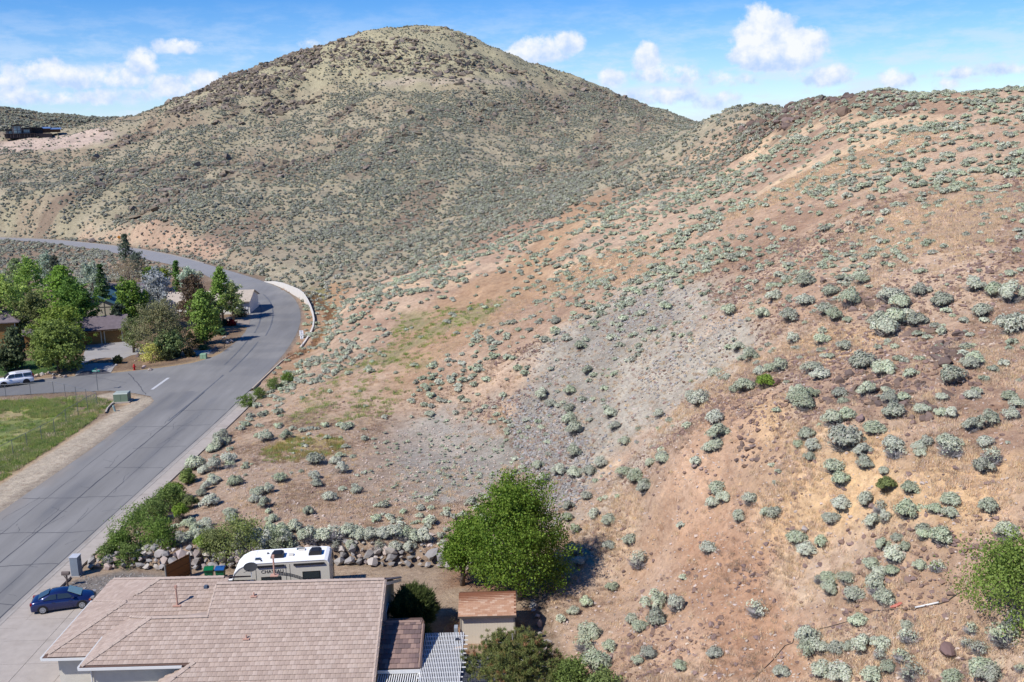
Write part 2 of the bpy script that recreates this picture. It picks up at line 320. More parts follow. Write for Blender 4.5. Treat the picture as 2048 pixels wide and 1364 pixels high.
class MB:
    def __init__(s): s.v = []; s.f = []; s.mi = []; s.cur = 0
    def face(s, pts):
        n = len(s.v); s.v += [tuple(p) for p in pts]; s.f.append(tuple(range(n, n + len(pts)))); s.mi.append(s.cur)
    def add(s, vs, fs):
        n = len(s.v); s.v += [tuple(p) for p in vs]
        for f in fs: s.f.append(tuple(i + n for i in f)); s.mi.append(s.cur)
    def box(s, x0, x1, y0, y1, z0, z1, M=None):
        v = [(x, y, z) for z in (z0, z1) for y in (y0, y1) for x in (x0, x1)]
        if M is not None: v = [tuple(M @ Vector(p)) for p in v]
        s.add(v, [(0, 2, 3, 1), (4, 5, 7, 6), (0, 1, 5, 4), (2, 6, 7, 3), (0, 4, 6, 2), (1, 3, 7, 5)])
    def prism(s, poly, z0, z1):
        n = len(poly); v = [(x, y, z0) for x, y in poly] + [(x, y, z1) for x, y in poly]
        s.add(v, [tuple(range(n - 1, -1, -1)), tuple(range(n, 2 * n))] + [(i, (i + 1) % n, n + (i + 1) % n, n + i) for i in range(n)])
    def extr(s, prof, axis, a, b, M=None):     # profile of 2-D points swept along an axis ('x': prof=(y,z), 'y': prof=(x,z))
        n = len(prof)
        mk = (lambda p, t: (t, p[0], p[1])) if axis == 'x' else (lambda p, t: (p[0], t, p[1]))
        v = [mk(p, a) for p in prof] + [mk(p, b) for p in prof]
        if M is not None: v = [tuple(M @ Vector(p)) for p in v]
        s.add(v, [tuple(range(n - 1, -1, -1)), tuple(range(n, 2 * n))] + [(i, (i + 1) % n, n + (i + 1) % n, n + i) for i in range(n)])
    def tube(s, pts, rad, n=6, cap=True):
        pts = [Vector(p) for p in pts]; k = len(pts); rr = rad if hasattr(rad, '__len__') else [rad] * k
        base = len(s.v); up = Vector((0, 0, 1))
        for i, p in enumerate(pts):
            d = (pts[min(i + 1, k - 1)] - pts[max(i - 1, 0)]).normalized()
            a = d.cross(up) if abs(d.z) < .95 else d.cross(Vector((1, 0, 0))); a.normalize(); b = d.cross(a)
            for j in range(n):
                t = 2 * math.pi * j / n; q = p + (a * math.cos(t) + b * math.sin(t)) * rr[i]; s.v.append(tuple(q))
        for i in range(k - 1):
            for j in range(n):
                s.f.append((base + i * n + j, base + i * n + (j + 1) % n, base + (i + 1) * n + (j + 1) % n, base + (i + 1) * n + j)); s.mi.append(s.cur)
        if cap:
            s.f.append(tuple(base + j for j in range(n))); s.mi.append(s.cur); s.f.append(tuple(base + (k - 1) * n + j for j in range(n - 1, -1, -1))); s.mi.append(s.cur)
    def mesh(s, name):
        me = bpy.data.meshes.new(name); me.from_pydata(s.v, [], s.f); me.update(); return me
    def build(s, name, m, parent=None, smooth=False, fix=True, mats=None, mi=None):
        me = s.mesh(name)
        for x in (mats or [m]): me.materials.append(x)
        if mats: me.polygons.foreach_set('material_index', s.mi)
        if fix:
            bm = bmesh.new(); bm.from_mesh(me); bmesh.ops.recalc_face_normals(bm, faces=bm.faces); bm.to_mesh(me); bm.free()
        if smooth: me.polygons.foreach_set('use_smooth', [True] * len(me.polygons))
        return link(name, me, parent)
def link(name, me, parent=None, loc=None, rot=None, scl=None):
    o = bpy.data.objects.new(name, me); COL.objects.link(o)
    if parent is not None: o.parent = parent
    if loc is not None: o.location = loc
    if rot is not None: o.rotation_euler = rot
    if scl is not None: o.scale = scl
    return o
def tag(o, label=None, cat=None, group=None, kind=None):
    if label: o['label'] = label
    if cat: o['category'] = cat
    if group: o['group'] = group
    if kind: o['kind'] = kind
    return o
def thing(name, label, cat, loc=(0, 0, 0), rz=0, group=None):
    o = bpy.data.objects.new(name, None); COL.objects.link(o); o.location = loc; o.rotation_euler = (0, 0, rz); o.empty_display_size = .3
    return tag(o, label, cat, group)
def copy_tree(o, parent=None):
    c = o.copy(); COL.objects.link(c); c.parent = parent
    for ch in list(o.children): copy_tree(ch, c)
    return c
def struct(o): o['kind'] = 'structure'; return o
def npmesh(name, V, Fq, m, smooth=False, attrs=None):
    me = bpy.data.meshes.new(name); V = np.asarray(V, np.float32); Fq = np.asarray(Fq, np.int32)
    me.vertices.add(len(V)); me.vertices.foreach_set('co', V.ravel())
    me.loops.add(Fq.size); me.loops.foreach_set('vertex_index', Fq.ravel())
    me.polygons.add(len(Fq)); me.polygons.foreach_set('loop_start', np.arange(len(Fq), dtype=np.int32) * Fq.shape[1])
    if m: me.materials.append(m)
    me.update()
    if smooth: me.polygons.foreach_set('use_smooth', np.ones(len(Fq), bool))
    else: me.shade_flat()
    if attrs:
        for k, c in attrs.items():
            a = me.color_attributes.new(k, 'FLOAT_COLOR', 'POINT'); a.data.foreach_set('color', np.concatenate([c, np.ones((len(c), 1))], 1).astype(np.float32).ravel())
    return me

# ------------------------------------------------------------------ ground colours
def wpoly(px):
    u, v = zip(*px); x, y, z, ok = hit(u, v); return [(a, b) for a, b, k in zip(x, y, ok) if k]
n1 = fbm(GX, GY, 9, 4, 50); n2 = fbm(GX, GY, 2.2, 4, 60); n3 = fbm(GX, GY, 30, 4, 70); n4 = fbm(GX, GY, .9, 2, 80)
def C(*c): return lin(c) * KA
col = np.zeros(GX.shape + (3,)); RR = np.hypot(GX, GY)
def paint(w, c, a=1.0):
    global col
    w = (np.clip(w, 0, 1) * a)[..., None]; col = col * (1 - w) + C(*c) * w
def region(poly, soft=2.0, brk=1.0):
    d = sdist(GX, GY, poly) + (n2 - .5) * soft * 2.2 * brk + (n1 - .5) * soft * 3 * brk
    return 1 - sstep(-soft, soft, d)
col[:] = C(196, 165, 141)
hill = sstep(1.0, 6.0, GZ)
# far hill: straw-green grass with paler and browner patches
farm = sstep(205, 265, GY - GX * .25 + (n3 - .5) * 60)
paint(farm, (170, 160, 132)); paint(farm * sstep(.5, .62, n3), (180, 167, 142), .8); paint(farm * sstep(.52, .6, 1 - n3), (170, 148, 126), .7)
stk = fbm(GX * 2.3 - GY * .35, GY * .45, 24, 5, 711); paint(farm * sstep(.60, .66, stk) * (GZ < 70), (132, 108, 96), .65); paint(farm * sstep(.44, .36, stk), (178, 166, 142), .6)
paint(farm * sstep(45, 75, GZ), (186, 178, 142), .8)
# the near hill: brown stony soil and straw-coloured cheatgrass
nearm = 1 - farm
gr = sstep(.47, .60, fbm(GX, GY * .7, 14, 5, 91) + (n2 - .5) * .25)
hillr = nearm * hill
paint(hillr * gr, (222, 191, 157), .9); paint(hillr * (1 - gr) * sstep(.45, .6, n1), (180, 145, 122), .7)
paint(hillr * sstep(110, 170, RR) * .8 * gr, (212, 178, 143))
paint(hillr * sstep(.58, .66, fbm(GX + 50, GY, 20, 4, 93)), (158, 122, 102), .7)
R_ = {}
R_['green'] = wpoly([(800, 625), (900, 615), (1000, 590), (1010, 620), (900, 680), (830, 760), (790, 830), (640, 860), (560, 840), (640, 770), (760, 700)])
R_['orange'] = wpoly([(860, 600), (1040, 520), (1190, 370), (1230, 380), (1080, 600), (930, 690), (800, 780), (780, 720)])
paint(region(R_['orange'], 2.5) * nearm, (182, 141, 104), .75)
paint(region(R_['green'], 2.5) * sstep(.40, .6, n1), (150, 143, 96), .85)
R_['pad'] = wpoly([(780, 845), (880, 832), (990, 850), (1030, 900), (1020, 975), (900, 1000), (760, 1010), (700, 960), (740, 890)])
paint(region(R_['pad'], 2.2), (176, 168, 162), 1)
paint(region(wpoly([(800, 850), (850, 846), (880, 880), (930, 880), (960, 905), (880, 915), (810, 880)]), 1.0), (188, 176, 166), .8)
R_['scree'] = wpoly([(1000, 800), (1060, 740), (1120, 660), (1230, 590), (1340, 560), (1420, 600), (1490, 640), (1520, 690), (1480, 720), (1400, 770), (1330, 850), (1270, 900), (1210, 980), (1150, 1060), (1080, 1075), (1060, 980), (1030, 880)])
paint(region(R_['scree'], 3.6), (176, 168, 158), .95)
paint(region(wpoly([(1000, 800), (1090, 740), (1200, 640), (1290, 600), (1330, 640), (1230, 740), (1210, 850), (1190, 950), (1130, 1040), (1075, 1050), (1060, 950), (1030, 870)]), 1.6), (150, 144, 138), .85)
paint(region(wpoly([(1440, 735), (1490, 730), (1400, 820), (1330, 880), (1250, 990), (1150, 1090), (1200, 980), (1300, 860)]), 1.0), (198, 180, 163), .85)
R_['rib'] = wpoly([(1420, 800), (1520, 760), (1560, 900), (1520, 1010), (1560, 1200), (1640, 1364), (1150, 1364), (1180, 1200), (1290, 1050), (1330, 930)])
paint(region(R_['rib'], 1.5), (196, 154, 124), .9)
paint(region(wpoly([(1330, 920), (1400, 880), (1400, 950), (1340, 1040), (1290, 1130), (1200, 1180), (1130, 1250), (1090, 1364), (1180, 1364), (1330, 1180), (1380, 1000)]), 1.3), (205, 170, 146), .75)
paint(region(wpoly([(1330, 1050), (1440, 1020), (1560, 1180), (1640, 1364), (1420, 1364), (1400, 1200)]), 1.0), (178, 128, 95), .6)
for pp in ([(1520, 805), (1560, 800), (1600, 900), (1590, 960), (1530, 950), (1510, 870)], [(1540, 960), (1600, 930), (1680, 1000), (1690, 1050), (1600, 1060), (1530, 1030)], [(1700, 990), (1820, 930), (2048, 900), (2048, 1050), (1900, 1080), (1800, 1040)],
           [(1560, 700), (1660, 660), (1800, 650), (1780, 700), (1640, 740)], [(1700, 880), (1800, 860), (1760, 940), (1700, 960)]):
    paint(region(wpoly(pp), 1.2), (219, 178, 130), .85)
for pp in ([(1560, 780), (1800, 690), (1900, 640), (1960, 680), (1900, 790), (1830, 850), (1640, 830)], [(1480, 860), (1560, 900), (1570, 960), (1490, 950)], [(1480, 560), (1700, 580), (1760, 640), (1560, 640)]):
    paint(region(wpoly(pp), 1.6), (178, 142, 120), .65)
paint(region(wpoly([(1560, 212), (1640, 194), (1800, 186), (1800, 225), (1640, 235), (1480, 300), (1470, 262)]), 3.0), (122, 98, 84), .85)
paint(region(wpoly([(1700, 1150), (1900, 1120), (1960, 1240), (1900, 1300), (1700, 1230)]), 1.5), (184, 146, 117), .8)
# the flat lot behind the rock wall
lot = wpoly([(300, 1060), (420, 900), (620, 850), (800, 840), (800, 1000), (900, 1100), (330, 1110)])
paint(region(lot, 2.0), (182, 154, 134), .8); paint(region(wpoly([(520, 895), (600, 870), (680, 880), (690, 905), (560, 925)]), 1.0), (184, 160, 96), .85)
# yard of the near house
yd = sdist(GX, GY, YARD); paint(1 - sstep(-.6, .4, yd), (182, 156, 134)); paint((1 - sstep(-.6, .4, yd)) * sstep(-7, -4.5, GX) * sstep(.35, .6, n2) * sstep(58, 60, GY), (148, 102, 72), .8)
paint((1 - sstep(-.5, .5, sdist(GX, GY, [(-35.6, 72.9), (-35.6, 74.2), (-32, 76.0), (-28.2, 74.8), (-26.5, 72), (-26.5, 69), (-31, 69), (-33.6, 69.6)]))), (136, 128, 126))
paint(1 - sstep(0, .9, np.abs(yd) - .3), (135, 118, 104), .7)
# road cut on the foot of the far hill, verges and the flat side of the road
cut = wpoly([(150, 468), (250, 455), (380, 462), (470, 490), (440, 525), (360, 508), (240, 486), (150, 478)])
paint(region(cut, 5.0, .6), (201, 163, 137), .9)
paint(region(wpoly([(0, 285), (120, 270), (230, 262), (200, 285), (80, 300), (0, 305)]), 5, .5), (214, 188, 176), .95)
flat = (1 - sstep(-1, 2, sdist(GX, GY, FLATW)))
west = flat * (GX < -36)
paint(west, (158, 134, 112)); paint(west * sstep(.5, .62, n1), (142, 118, 96), .7)
dR = seg_dist(GX, GY, ROAD_R)
verge = (1 - sstep(1.5, 3.6, dR)) * (GX > -46) * (GY > 139); paint(verge, (196, 152, 117), .9)
paint((1 - sstep(.3, 1.1, dR)) * (GY > 139), (132, 124, 118), .8)
ch = wpoly([(640, 560), (700, 560), (680, 620), (650, 690), (600, 740), (560, 780), (560, 745), (610, 700), (632, 650), (622, 600)])
paint(region(ch, 2.5), (190, 147, 106), .85); paint(region(wpoly([(620, 575), (645, 575), (650, 600), (630, 615)]), 1.5), (140, 142, 84), .9)
paint((1 - sstep(0, 1.6, seg_dist(GX, GY, [(-34.8, 60), (-34.6, 105), (-33.6, 140)]) - .6)) * (GY > 78), (172, 144, 122), .7)
FENCE = [(-75, 129.9), (-68.7, 129.6), (-62.0, 130.7), (-55.1, 128.3), (-56.0, 121.7), (-56.3, 112), (-56.6, 104), (-56.9, 92), (-57.2, 80)]
FIELD = [(-200, 70), (-57.4, 80), (-56.6, 104), (-56.2, 121), (-57.5, 127), (-62, 130.2), (-75, 129.5), (-200, 126)]
fl = region(FIELD, 1.3, .8)
paint(fl, (142, 158, 78)); paint(fl * sstep(.45, .6, fbm(GX, GY, 6, 4, 101)), (176, 170, 92), .85); paint(fl * sstep(.5, .62, fbm(GX, GY, 7, 4, 103)), (96, 124, 58), .85); paint(fl * sstep(.54, .62, fbm(GX, GY, 5, 4, 105)), (186, 164, 122), .85)
weeds = region([(-57.6, 80), (-54.6, 80), (-53.2, 105), (-52.8, 118), (-53.0, 124), (-53.8, 130), (-58, 132.5), (-75, 131.5), (-75, 129.5), (-56, 128), (-56.5, 110)], .5, .8)
paint(weeds, (134, 128, 82), .95); paint(weeds * sstep(.5, .6, n2), (92, 96, 50), .8)
SHO = [(-48.8, 5), (-48.0, 128), (-49.0, 132), (-52.6, 134), (-56, 135.6), (-58, 133), (-54, 131), (-51.6, 128), (-52.2, 120), (-53.2, 100), (-54.2, 80), (-55, 5)]
so = region(SHO, .5, .6); paint(so, (200, 184, 166), .95); paint(so * (1 - sstep(.4, 1.6, seg_dist(GX, GY, ROAD_L))), (150, 136, 124), .6); paint(so * (1 - sstep(.2, 1.0, seg_dist(GX, GY, [(-52.4, 128), (-53.4, 105), (-54.8, 78)]) - .2)), (205, 165, 118), .8)
paint(so * (1 - sstep(.5, 1.5, seg_dist(GX, GY, [(-52, 129), (-52.5, 132.4)]))), (206, 164, 118), .8)
# gardens of the houses across the side street
paint(sstep(620, 700, RR) * (GX < -150), (126, 116, 96), .9)
gard = region([(-140, 141), (-75, 143), (-60, 148), (-52, 152), (-49, 160), (-49, 185), (-58, 215), (-80, 255), (-110, 240), (-140, 200)], 1.5, .5)
paint(gard, (139, 112, 90), .9); paint(gard * sstep(.5, .62, n1), (120, 98, 76), .6)
paint(region([(-95, 145.5), (-72, 147.5), (-69.0, 152), (-72, 158), (-82, 158), (-95, 155)], .5, .3), (60, 104, 36), 1)
paint(region([(-74, 144.2), (-62, 148.4), (-63, 152), (-72, 147)], .5), (176, 146, 120), .8)
paint((1 - sstep(.2, 1.3, seg_dist(GX, GY, SIDE_UP[3:] + ROAD_L2[:3]) - .2)) * (GX > -66), (188, 158, 116), .8)
paint(region([(-58, 152), (-50, 156), (-49, 170), (-51.5, 185), (-60, 180), (-62, 165)], 1, .8), (168, 134, 106), .8)
paint(region([(-120, 262), (-100, 262), (-84, 252), (-92, 276), (-110, 293), (-126, 314)], 4), (196, 166, 142), .8)
col *= (1 + .13 * nearm * hill)[..., None]
col *= (1 + (n4 - .5) * .25 + (n2 - .5) * .22)[..., None]
trk = hit(*zip(*[(1180, 365), (1150, 400), (1110, 450), (1060, 510), (1000, 570), (940, 612), (870, 645), (790, 695)])); TRK = list(zip(trk[0], trk[1]))
w_ = 1 - sstep(.6, 1.8, seg_dist(GX, GY, TRK) + (n2 - .5) * 2); paint(w_, (186, 146, 112), .8)
ter = hit(*zip(*[(740, 168), (800, 163), (870, 164), (940, 160), (1000, 166), (1060, 168)])); w_ = 1 - sstep(1.5, 6, seg_dist(GX, GY, list(zip(ter[0], ter[1]))) + (n1 - .5) * 8); paint(w_, (196, 178, 160), .8)
g_ = col.mean(-1, keepdims=True); col = np.clip(g_ + (col - g_) * .78, .004, .9) * 1.20 * np.array([1.0, .995, .91])

def ground_mat():
    m = bpy.data.materials.new('ground'); m.use_nodes = True; nt = m.node_tree; L = nt.links.new; b = nt.nodes['Principled BSDF']
    b.inputs['Roughness'].default_value = .95; b.inputs['Specular IOR Level'].default_value = .15
    at_ = node(nt, 'ShaderNodeAttribute'); at_.attribute_name = 'Col'; geo = node(nt, 'ShaderNodeNewGeometry')
    def nz(s, d=5, r=.7):
        n = node(nt, 'ShaderNodeTexNoise'); n.inputs['Scale'].default_value = s; n.inputs['Detail'].default_value = d; n.inputs['Roughness'].default_value = r; L(geo.outputs['Position'], n.inputs['Vector']); return n.outputs[0]
    def mr(x, a, c, lo, hi):
        q = node(nt, 'ShaderNodeMapRange'); q.inputs['From Min'].default_value = a; q.inputs['From Max'].default_value = c; q.inputs['To Min'].default_value = lo; q.inputs['To Max'].default_value = hi; L(x, q.inputs[0]); return q.outputs[0]
    def mul(a, c):
        q = node(nt, 'ShaderNodeMath', operation='MULTIPLY'); L(a, q.inputs[0]); L(c, q.inputs[1]); return q.outputs[0]
    v = mul(mr(nz(2.6, 8, .75), .3, .7, .74, 1.26), mr(nz(.35, 5), .3, .7, .88, 1.12))
    vo = node(nt, 'ShaderNodeTexVoronoi'); vo.inputs['Scale'].default_value = 5.5; vo.inputs['Randomness'].default_value = 1; L(geo.outputs['Position'], vo.inputs['Vector'])
    st = mr(vo.outputs['Distance'], .12, .30, 1, 0)
    sc = node(nt, 'ShaderNodeSeparateColor'); L(vo.outputs['Color'], sc.inputs[0])
    keep = mr(sc.outputs[0], .62, .66, 0, 1); stm = mul(st, keep)
    hs = node(nt, 'ShaderNodeHueSaturation'); L(at_.outputs['Color'], hs.inputs['Color']); L(v, hs.inputs['Value'])
    tint = node(nt, 'ShaderNodeMix', data_type='RGBA'); L(sc.outputs[1], tint.inputs[0]); tint.inputs[6].default_value = (.12, .085, .07, 1); tint.inputs[7].default_value = (.52, .42, .34, 1)
    mx = node(nt, 'ShaderNodeMix', data_type='RGBA'); 
    f = node(nt, 'ShaderNodeMath', operation='MULTIPLY'); L(stm, f.inputs[0]); f.inputs[1].default_value = .75; L(f.outputs[0], mx.inputs[0]); L(hs.outputs[0], mx.inputs[6]); L(tint.outputs[2], mx.inputs[7])
    # a second, finer layer of grit, and straw / bare-earth mottling
    v2 = node(nt, 'ShaderNodeTexVoronoi'); v2.inputs['Scale'].default_value = 13.0; L(geo.outputs['Position'], v2.inputs['Vector']); s2 = node(nt, 'ShaderNodeSeparateColor'); L(v2.outputs['Color'], s2.inputs[0])
    g2 = node(nt, 'ShaderNodeMix', data_type='RGBA'); L(mul(mr(v2.outputs['Distance'], .2, .45, .55, 0), mr(s2.outputs[0], .5, .6, 0, 1)), g2.inputs[0]); L(mx.outputs[2], g2.inputs[6]); t2 = node(nt, 'ShaderNodeMix', data_type='RGBA'); L(s2.outputs[1], t2.inputs[0]); t2.inputs[6].default_value = (.10, .07, .055, 1); t2.inputs[7].default_value = (.50, .40, .31, 1); L(t2.outputs[2], g2.inputs[7])
    mo = nz(1.1, 10, .78); ma = node(nt, 'ShaderNodeMix', data_type='RGBA', blend_type='MULTIPLY'); L(mr(mo, .50, .62, 0, .8), ma.inputs[0]); L(g2.outputs[2], ma.inputs[6]); ma.inputs[7].default_value = (.74, .66, .60, 1)
    mb = node(nt, 'ShaderNodeMix', data_type='RGBA', blend_type='MULTIPLY'); L(mr(mo, .50, .36, 0, .8), mb.inputs[0]); L(ma.outputs[2], mb.inputs[6]); mb.inputs[7].default_value = (1.18, 1.13, 1.02, 1)
    L(mb.outputs[2], b.inputs['Base Color'])
    bu = node(nt, 'ShaderNodeBump'); bu.inputs['Strength'].default_value = .8; bu.inputs['Distance'].default_value = .16; L(nz(3.2, 8, .75), bu.inputs['Height']); L(bu.outputs[0], b.inputs['Normal'])
    return m
i_, j_ = np.meshgrid(np.arange(NR - 1), np.arange(NC - 1), indexing='ij'); a_ = (i_ * NC + j_).ravel()
gme = npmesh('ground', np.stack([GX, GY, GZ], -1).reshape(-1, 3), np.stack([a_, a_ + 1, a_ + NC + 1, a_ + NC], -1), ground_mat(), True, {'Col': col.reshape(-1, 3)})
struct(link('ground', gme))
print('ground', round(time.time() - T0, 1))

# ------------------------------------------------------------------ road surface, pavement, kerbs
def asphalt_mat():
    m = bpy.data.materials.new('asphalt'); m.use_nodes = True; nt = m.node_tree; L = nt.links.new; b = nt.nodes['Principled BSDF']
    b.inputs['Roughness'].default_value = .85; b.inputs['Specular IOR Level'].default_value = .25
    geo = node(nt, 'ShaderNodeNewGeometry'); at_ = node(nt, 'ShaderNodeAttribute'); at_.attribute_name = 'Col'
    def nz(s, d=5, r=.6, sc=None):
        n = node(nt, 'ShaderNodeTexNoise'); n.inputs['Scale'].default_value = s; n.inputs['Detail'].default_value = d; n.inputs['Roughness'].default_value = r
        mp = node(nt, 'ShaderNodeMapping'); mp.inputs['Scale'].default_value = sc or (1, 1, 1); L(geo.outputs['Position'], mp.inputs[0]); L(mp.outputs[0], n.inputs['Vector']); return n.outputs[0]
    q = node(nt, 'ShaderNodeMath', operation='MULTIPLY_ADD'); L(nz(1.2, 8, .7, (1, .12, 1)), q.inputs[0]); q.inputs[1].default_value = .36; q.inputs[2].default_value = .56
    q2 = node(nt, 'ShaderNodeMath', operation='MULTIPLY_ADD'); L(nz(14, 5, .8), q2.inputs[0]); q2.inputs[1].default_value = .30; L(q.outputs[0], q2.inputs[2])
    hs = node(nt, 'ShaderNodeHueSaturation'); L(at_.outputs['Color'], hs.inputs['Color']); L(q2.outputs[0], hs.inputs['Value']); L(hs.outputs[0], b.inputs['Base Color'])
    return m
def offset(poly, d):
    out = []
    for i in range(len(poly)):
        a = np.array(poly[max(i - 1, 0)]); b = np.array(poly[min(i + 1, len(poly) - 1)]); t = (b - a) / np.linalg.norm(b - a)
        out.append((poly[i][0] + t[1] * d, poly[i][1] - t[0] * d))
    return out
def resample(poly, step):
    out = [poly[0]]
    for p, q in zip(poly[:-1], poly[1:]):
        n = max(1, int(math.hypot(q[0] - p[0], q[1] - p[1]) / step))
        for k in range(1, n + 1): out.append((p[0] + (q[0] - p[0]) * k / n, p[1] + (q[1] - p[1]) * k / n))
    return out
def smooth_line(poly, it=2):
    for _ in range(it):
        out = [poly[0]]
        for p, q in zip(poly[:-1], poly[1:]):
            out += [(p[0] * .75 + q[0] * .25, p[1] * .75 + q[1] * .25), (p[0] * .25 + q[0] * .75, p[1] * .25 + q[1] * .75)]
        out.append(poly[-1]); poly = out
    return poly
# asphalt sheet with a fine grid so that wear can be coloured: clipped to the outline
def asphalt():
    bm = bmesh.new(); out = ROAD_OUT
    rr = [(-38.6, 5)] + smooth_line(ROAD_R, 1)[1:]
    outl = rr + smooth_line(ROAD_L2, 1)[::-1] + SIDE_UP[::-1] + SIDE_LOW[::-1] + CORNER_L[::-1] + ROAD_L[::-1]
    f = bm.faces.new([bm.verts.new((x, y, 0.0)) for x, y in outl]); f.normal_update()
    if f.normal.z < 0: f.normal_flip()
    bmesh.ops.triangulate(bm, faces=bm.faces)
    def cut_(co, no): bmesh.ops.bisect_plane(bm, geom=bm.verts[:] + bm.edges[:] + bm.faces[:], plane_co=co, plane_no=no)
    for y in np.arange(8, 200, 1.0): cut_((0, y, 0), (0, 1, 0))
    for y in np.arange(200, 400, 3.0): cut_((0, y, 0), (0, 1, 0))
    for x in np.arange(-54, -36, .5): cut_((x, 0, 0), (1, 0, 0))
    for x in np.arange(-200, -54, 3.0): cut_((x, 0, 0), (1, 0, 0))
    me = bpy.data.meshes.new('road'); bm.to_mesh(me); bm.free()
    V = np.zeros(len(me.vertices) * 3); me.vertices.foreach_get('co', V); V = V.reshape(-1, 3); X, Y = V[:, 0], V[:, 1]
    c = np.tile(C(164, 162, 158), (len(V), 1)) * (1 + (fbm(X * 3, Y * .5, 6, 4, 5) - .5) * .42)[:, None]
    dl = seg_dist(X, Y, ROAD_L); w = ((1 - sstep(.2, 2.2, dl)) * sstep(.4, .6, fbm(X * 2, Y, 3, 3, 8)))[:, None] * .5; c = c * (1 - w) + C(176, 165, 152) * w
    w = ((np.exp(-((X + 44.5) / 1.0) ** 2) + .8 * np.exp(-((X + 40.3) / .5) ** 2) + .8 * np.exp(-((X + 47.0) / .5) ** 2)) * (Y < 135) * sstep(.45, .65, fbm(X, Y * .3, 4, 4, 15)))[:, None] * .45; c = c * (1 - w) + C(112, 116, 124) * w
    w = (sstep(130, 150, Y) * (Y < 260) * sstep(.40, .62, fbm(X, Y * 2, 9, 3, 19)))[:, None] * .28; c = c * (1 - w) + C(118, 121, 127) * w
    w = (X < -60)[:, None] * (Y < 150)[:, None] * .35; c = c * (1 - w) + C(120, 122, 128) * w
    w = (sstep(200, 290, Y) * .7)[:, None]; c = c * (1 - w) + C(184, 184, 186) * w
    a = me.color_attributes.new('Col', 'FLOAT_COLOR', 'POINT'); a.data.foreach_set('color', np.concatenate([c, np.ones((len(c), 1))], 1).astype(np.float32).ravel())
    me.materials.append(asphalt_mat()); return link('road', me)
ROAD = struct(asphalt())
def ribbon(pts, w, z, b, jit=0.0, w2=None):
    pts = [Vector((p[0], p[1], 0)) for p in pts]
    L_, R2 = [], []
    for i, p in enumerate(pts):
        t = (pts[min(i + 1, len(pts) - 1)] - pts[max(i - 1, 0)]).normalized(); n = Vector((t.y, -t.x, 0)); ww = w * (1 + random.uniform(-jit, jit)) / 2
        L_.append(p + n * ww + Vector((0, 0, z))); R2.append(p - n * ww + Vector((0, 0, z)))
    for i in range(len(pts) - 1): b.face([L_[i], R2[i], R2[i + 1], L_[i + 1]])
def jagged(a, b, amp, step):
    n = max(2, int(math.hypot(b[0] - a[0], b[1] - a[1]) / step)); d = np.array(b) - np.array(a); nn = np.array([d[1], -d[0]]) / (np.linalg.norm(d) + 1e-9); o = []; acc = 0
    for i in range(n + 1):
        acc += random.uniform(-amp, amp) - acc * .2; o.append(tuple(np.array(a) + d * i / n + nn * acc))
    return o
# sealed cracks: a long centre seam and transverse cracks, as thin tar lines proud of the surface
ck = MB()
ribbon(jagged((-43.6, 30), (-42.6, 134), .05, 1.2), .11, .005, ck, .3)
ribbon(jagged((-46.4, 40), (-46.2, 118), .05, 1.5), .05, .005, ck, .5)
ribbon(jagged((-40.4, 60), (-40.2, 112), .05, 1.5), .045, .005, ck, .5)
for y, a, b_ in ((63, -49, -38.3), (70.2, -49, -38.2), (77.4, -43.8, -38.1), (84.6, -49, -38), (93.3, -48.6, -37.8), (102, -44, -37.6), (109.5, -43.4, -37.5), (118, -47.6, -37.2), (124.5, -43, -37)):
    ribbon(jagged((a, y + random.uniform(-.4, .4)), (b_, y), .12, .6), .075, .007, ck, .4)
for _ in range(14):
    x = random.uniform(-48, -40); y = random.uniform(60, 128); ribbon(jagged((x, y), (x + random.uniform(-1.2, 1.2), y + random.uniform(2, 7)), .12, .5), .035, .0055, ck, .4)
ribbon(jagged((-58, 147.0), (-50.5, 133.8), .1, .8), .10, .005, ck, .4); ribbon(jagged((-56, 141), (-64, 146), .1, .8), .06, .006, ck, .4)
ribbon([(x - .05, y) for x, y in resample(smooth_line(ROAD_R[:6], 1), 1.5)], .10, .008, ck, .6)
for _ in range(26):
    x = random.uniform(-48, -39); y = random.uniform(58, 125); ribbon(jagged((x, y), (x + random.uniform(-2.2, 2.2), y + random.uniform(-1.5, 1.5)), .10, .4), .03, .0058, ck, .4)
struct(ck.build('road_crack', mat('tar_crack', alb(84, 86, 92), .7, var=.2), None, fix=False))
tm = MB()      # tyre marks round the bend
def arc(off, y0, y1, w):
    line = [p for p in resample(offset(smooth_line(ROAD_R, 2), off), 1.5) if y0 < p[1] < y1]; ribbon(line, w, .004, tm, .35)
for off, a, b_ in ((-7.6, 176, 212), (-5.3, 172, 222), (-7.9, 150, 172), (-5.9, 146, 170), (-6.3, 120, 146)): arc(off, a, b_, .26)
struct(tm.build('tyre_mark', mat('tyre_rubber', alb(118, 121, 126), .7, var=.25, scale=.8), None, fix=False))
sl = MB(); sl.face([(-54.35, 137.6, .006), (-54.0, 137.5, .006), (-53.0, 144.2, .006), (-53.35, 144.3, .006)])
sb = (gz(304, 779), gz(337, 755.5)); sl = MB(); ribbon([sb[0], sb[1]], .42, .006, sl)
struct(sl.build('stop_line', mat('road_paint', alb(225, 226, 226), .7, var=.1, scale=6), None, fix=False))
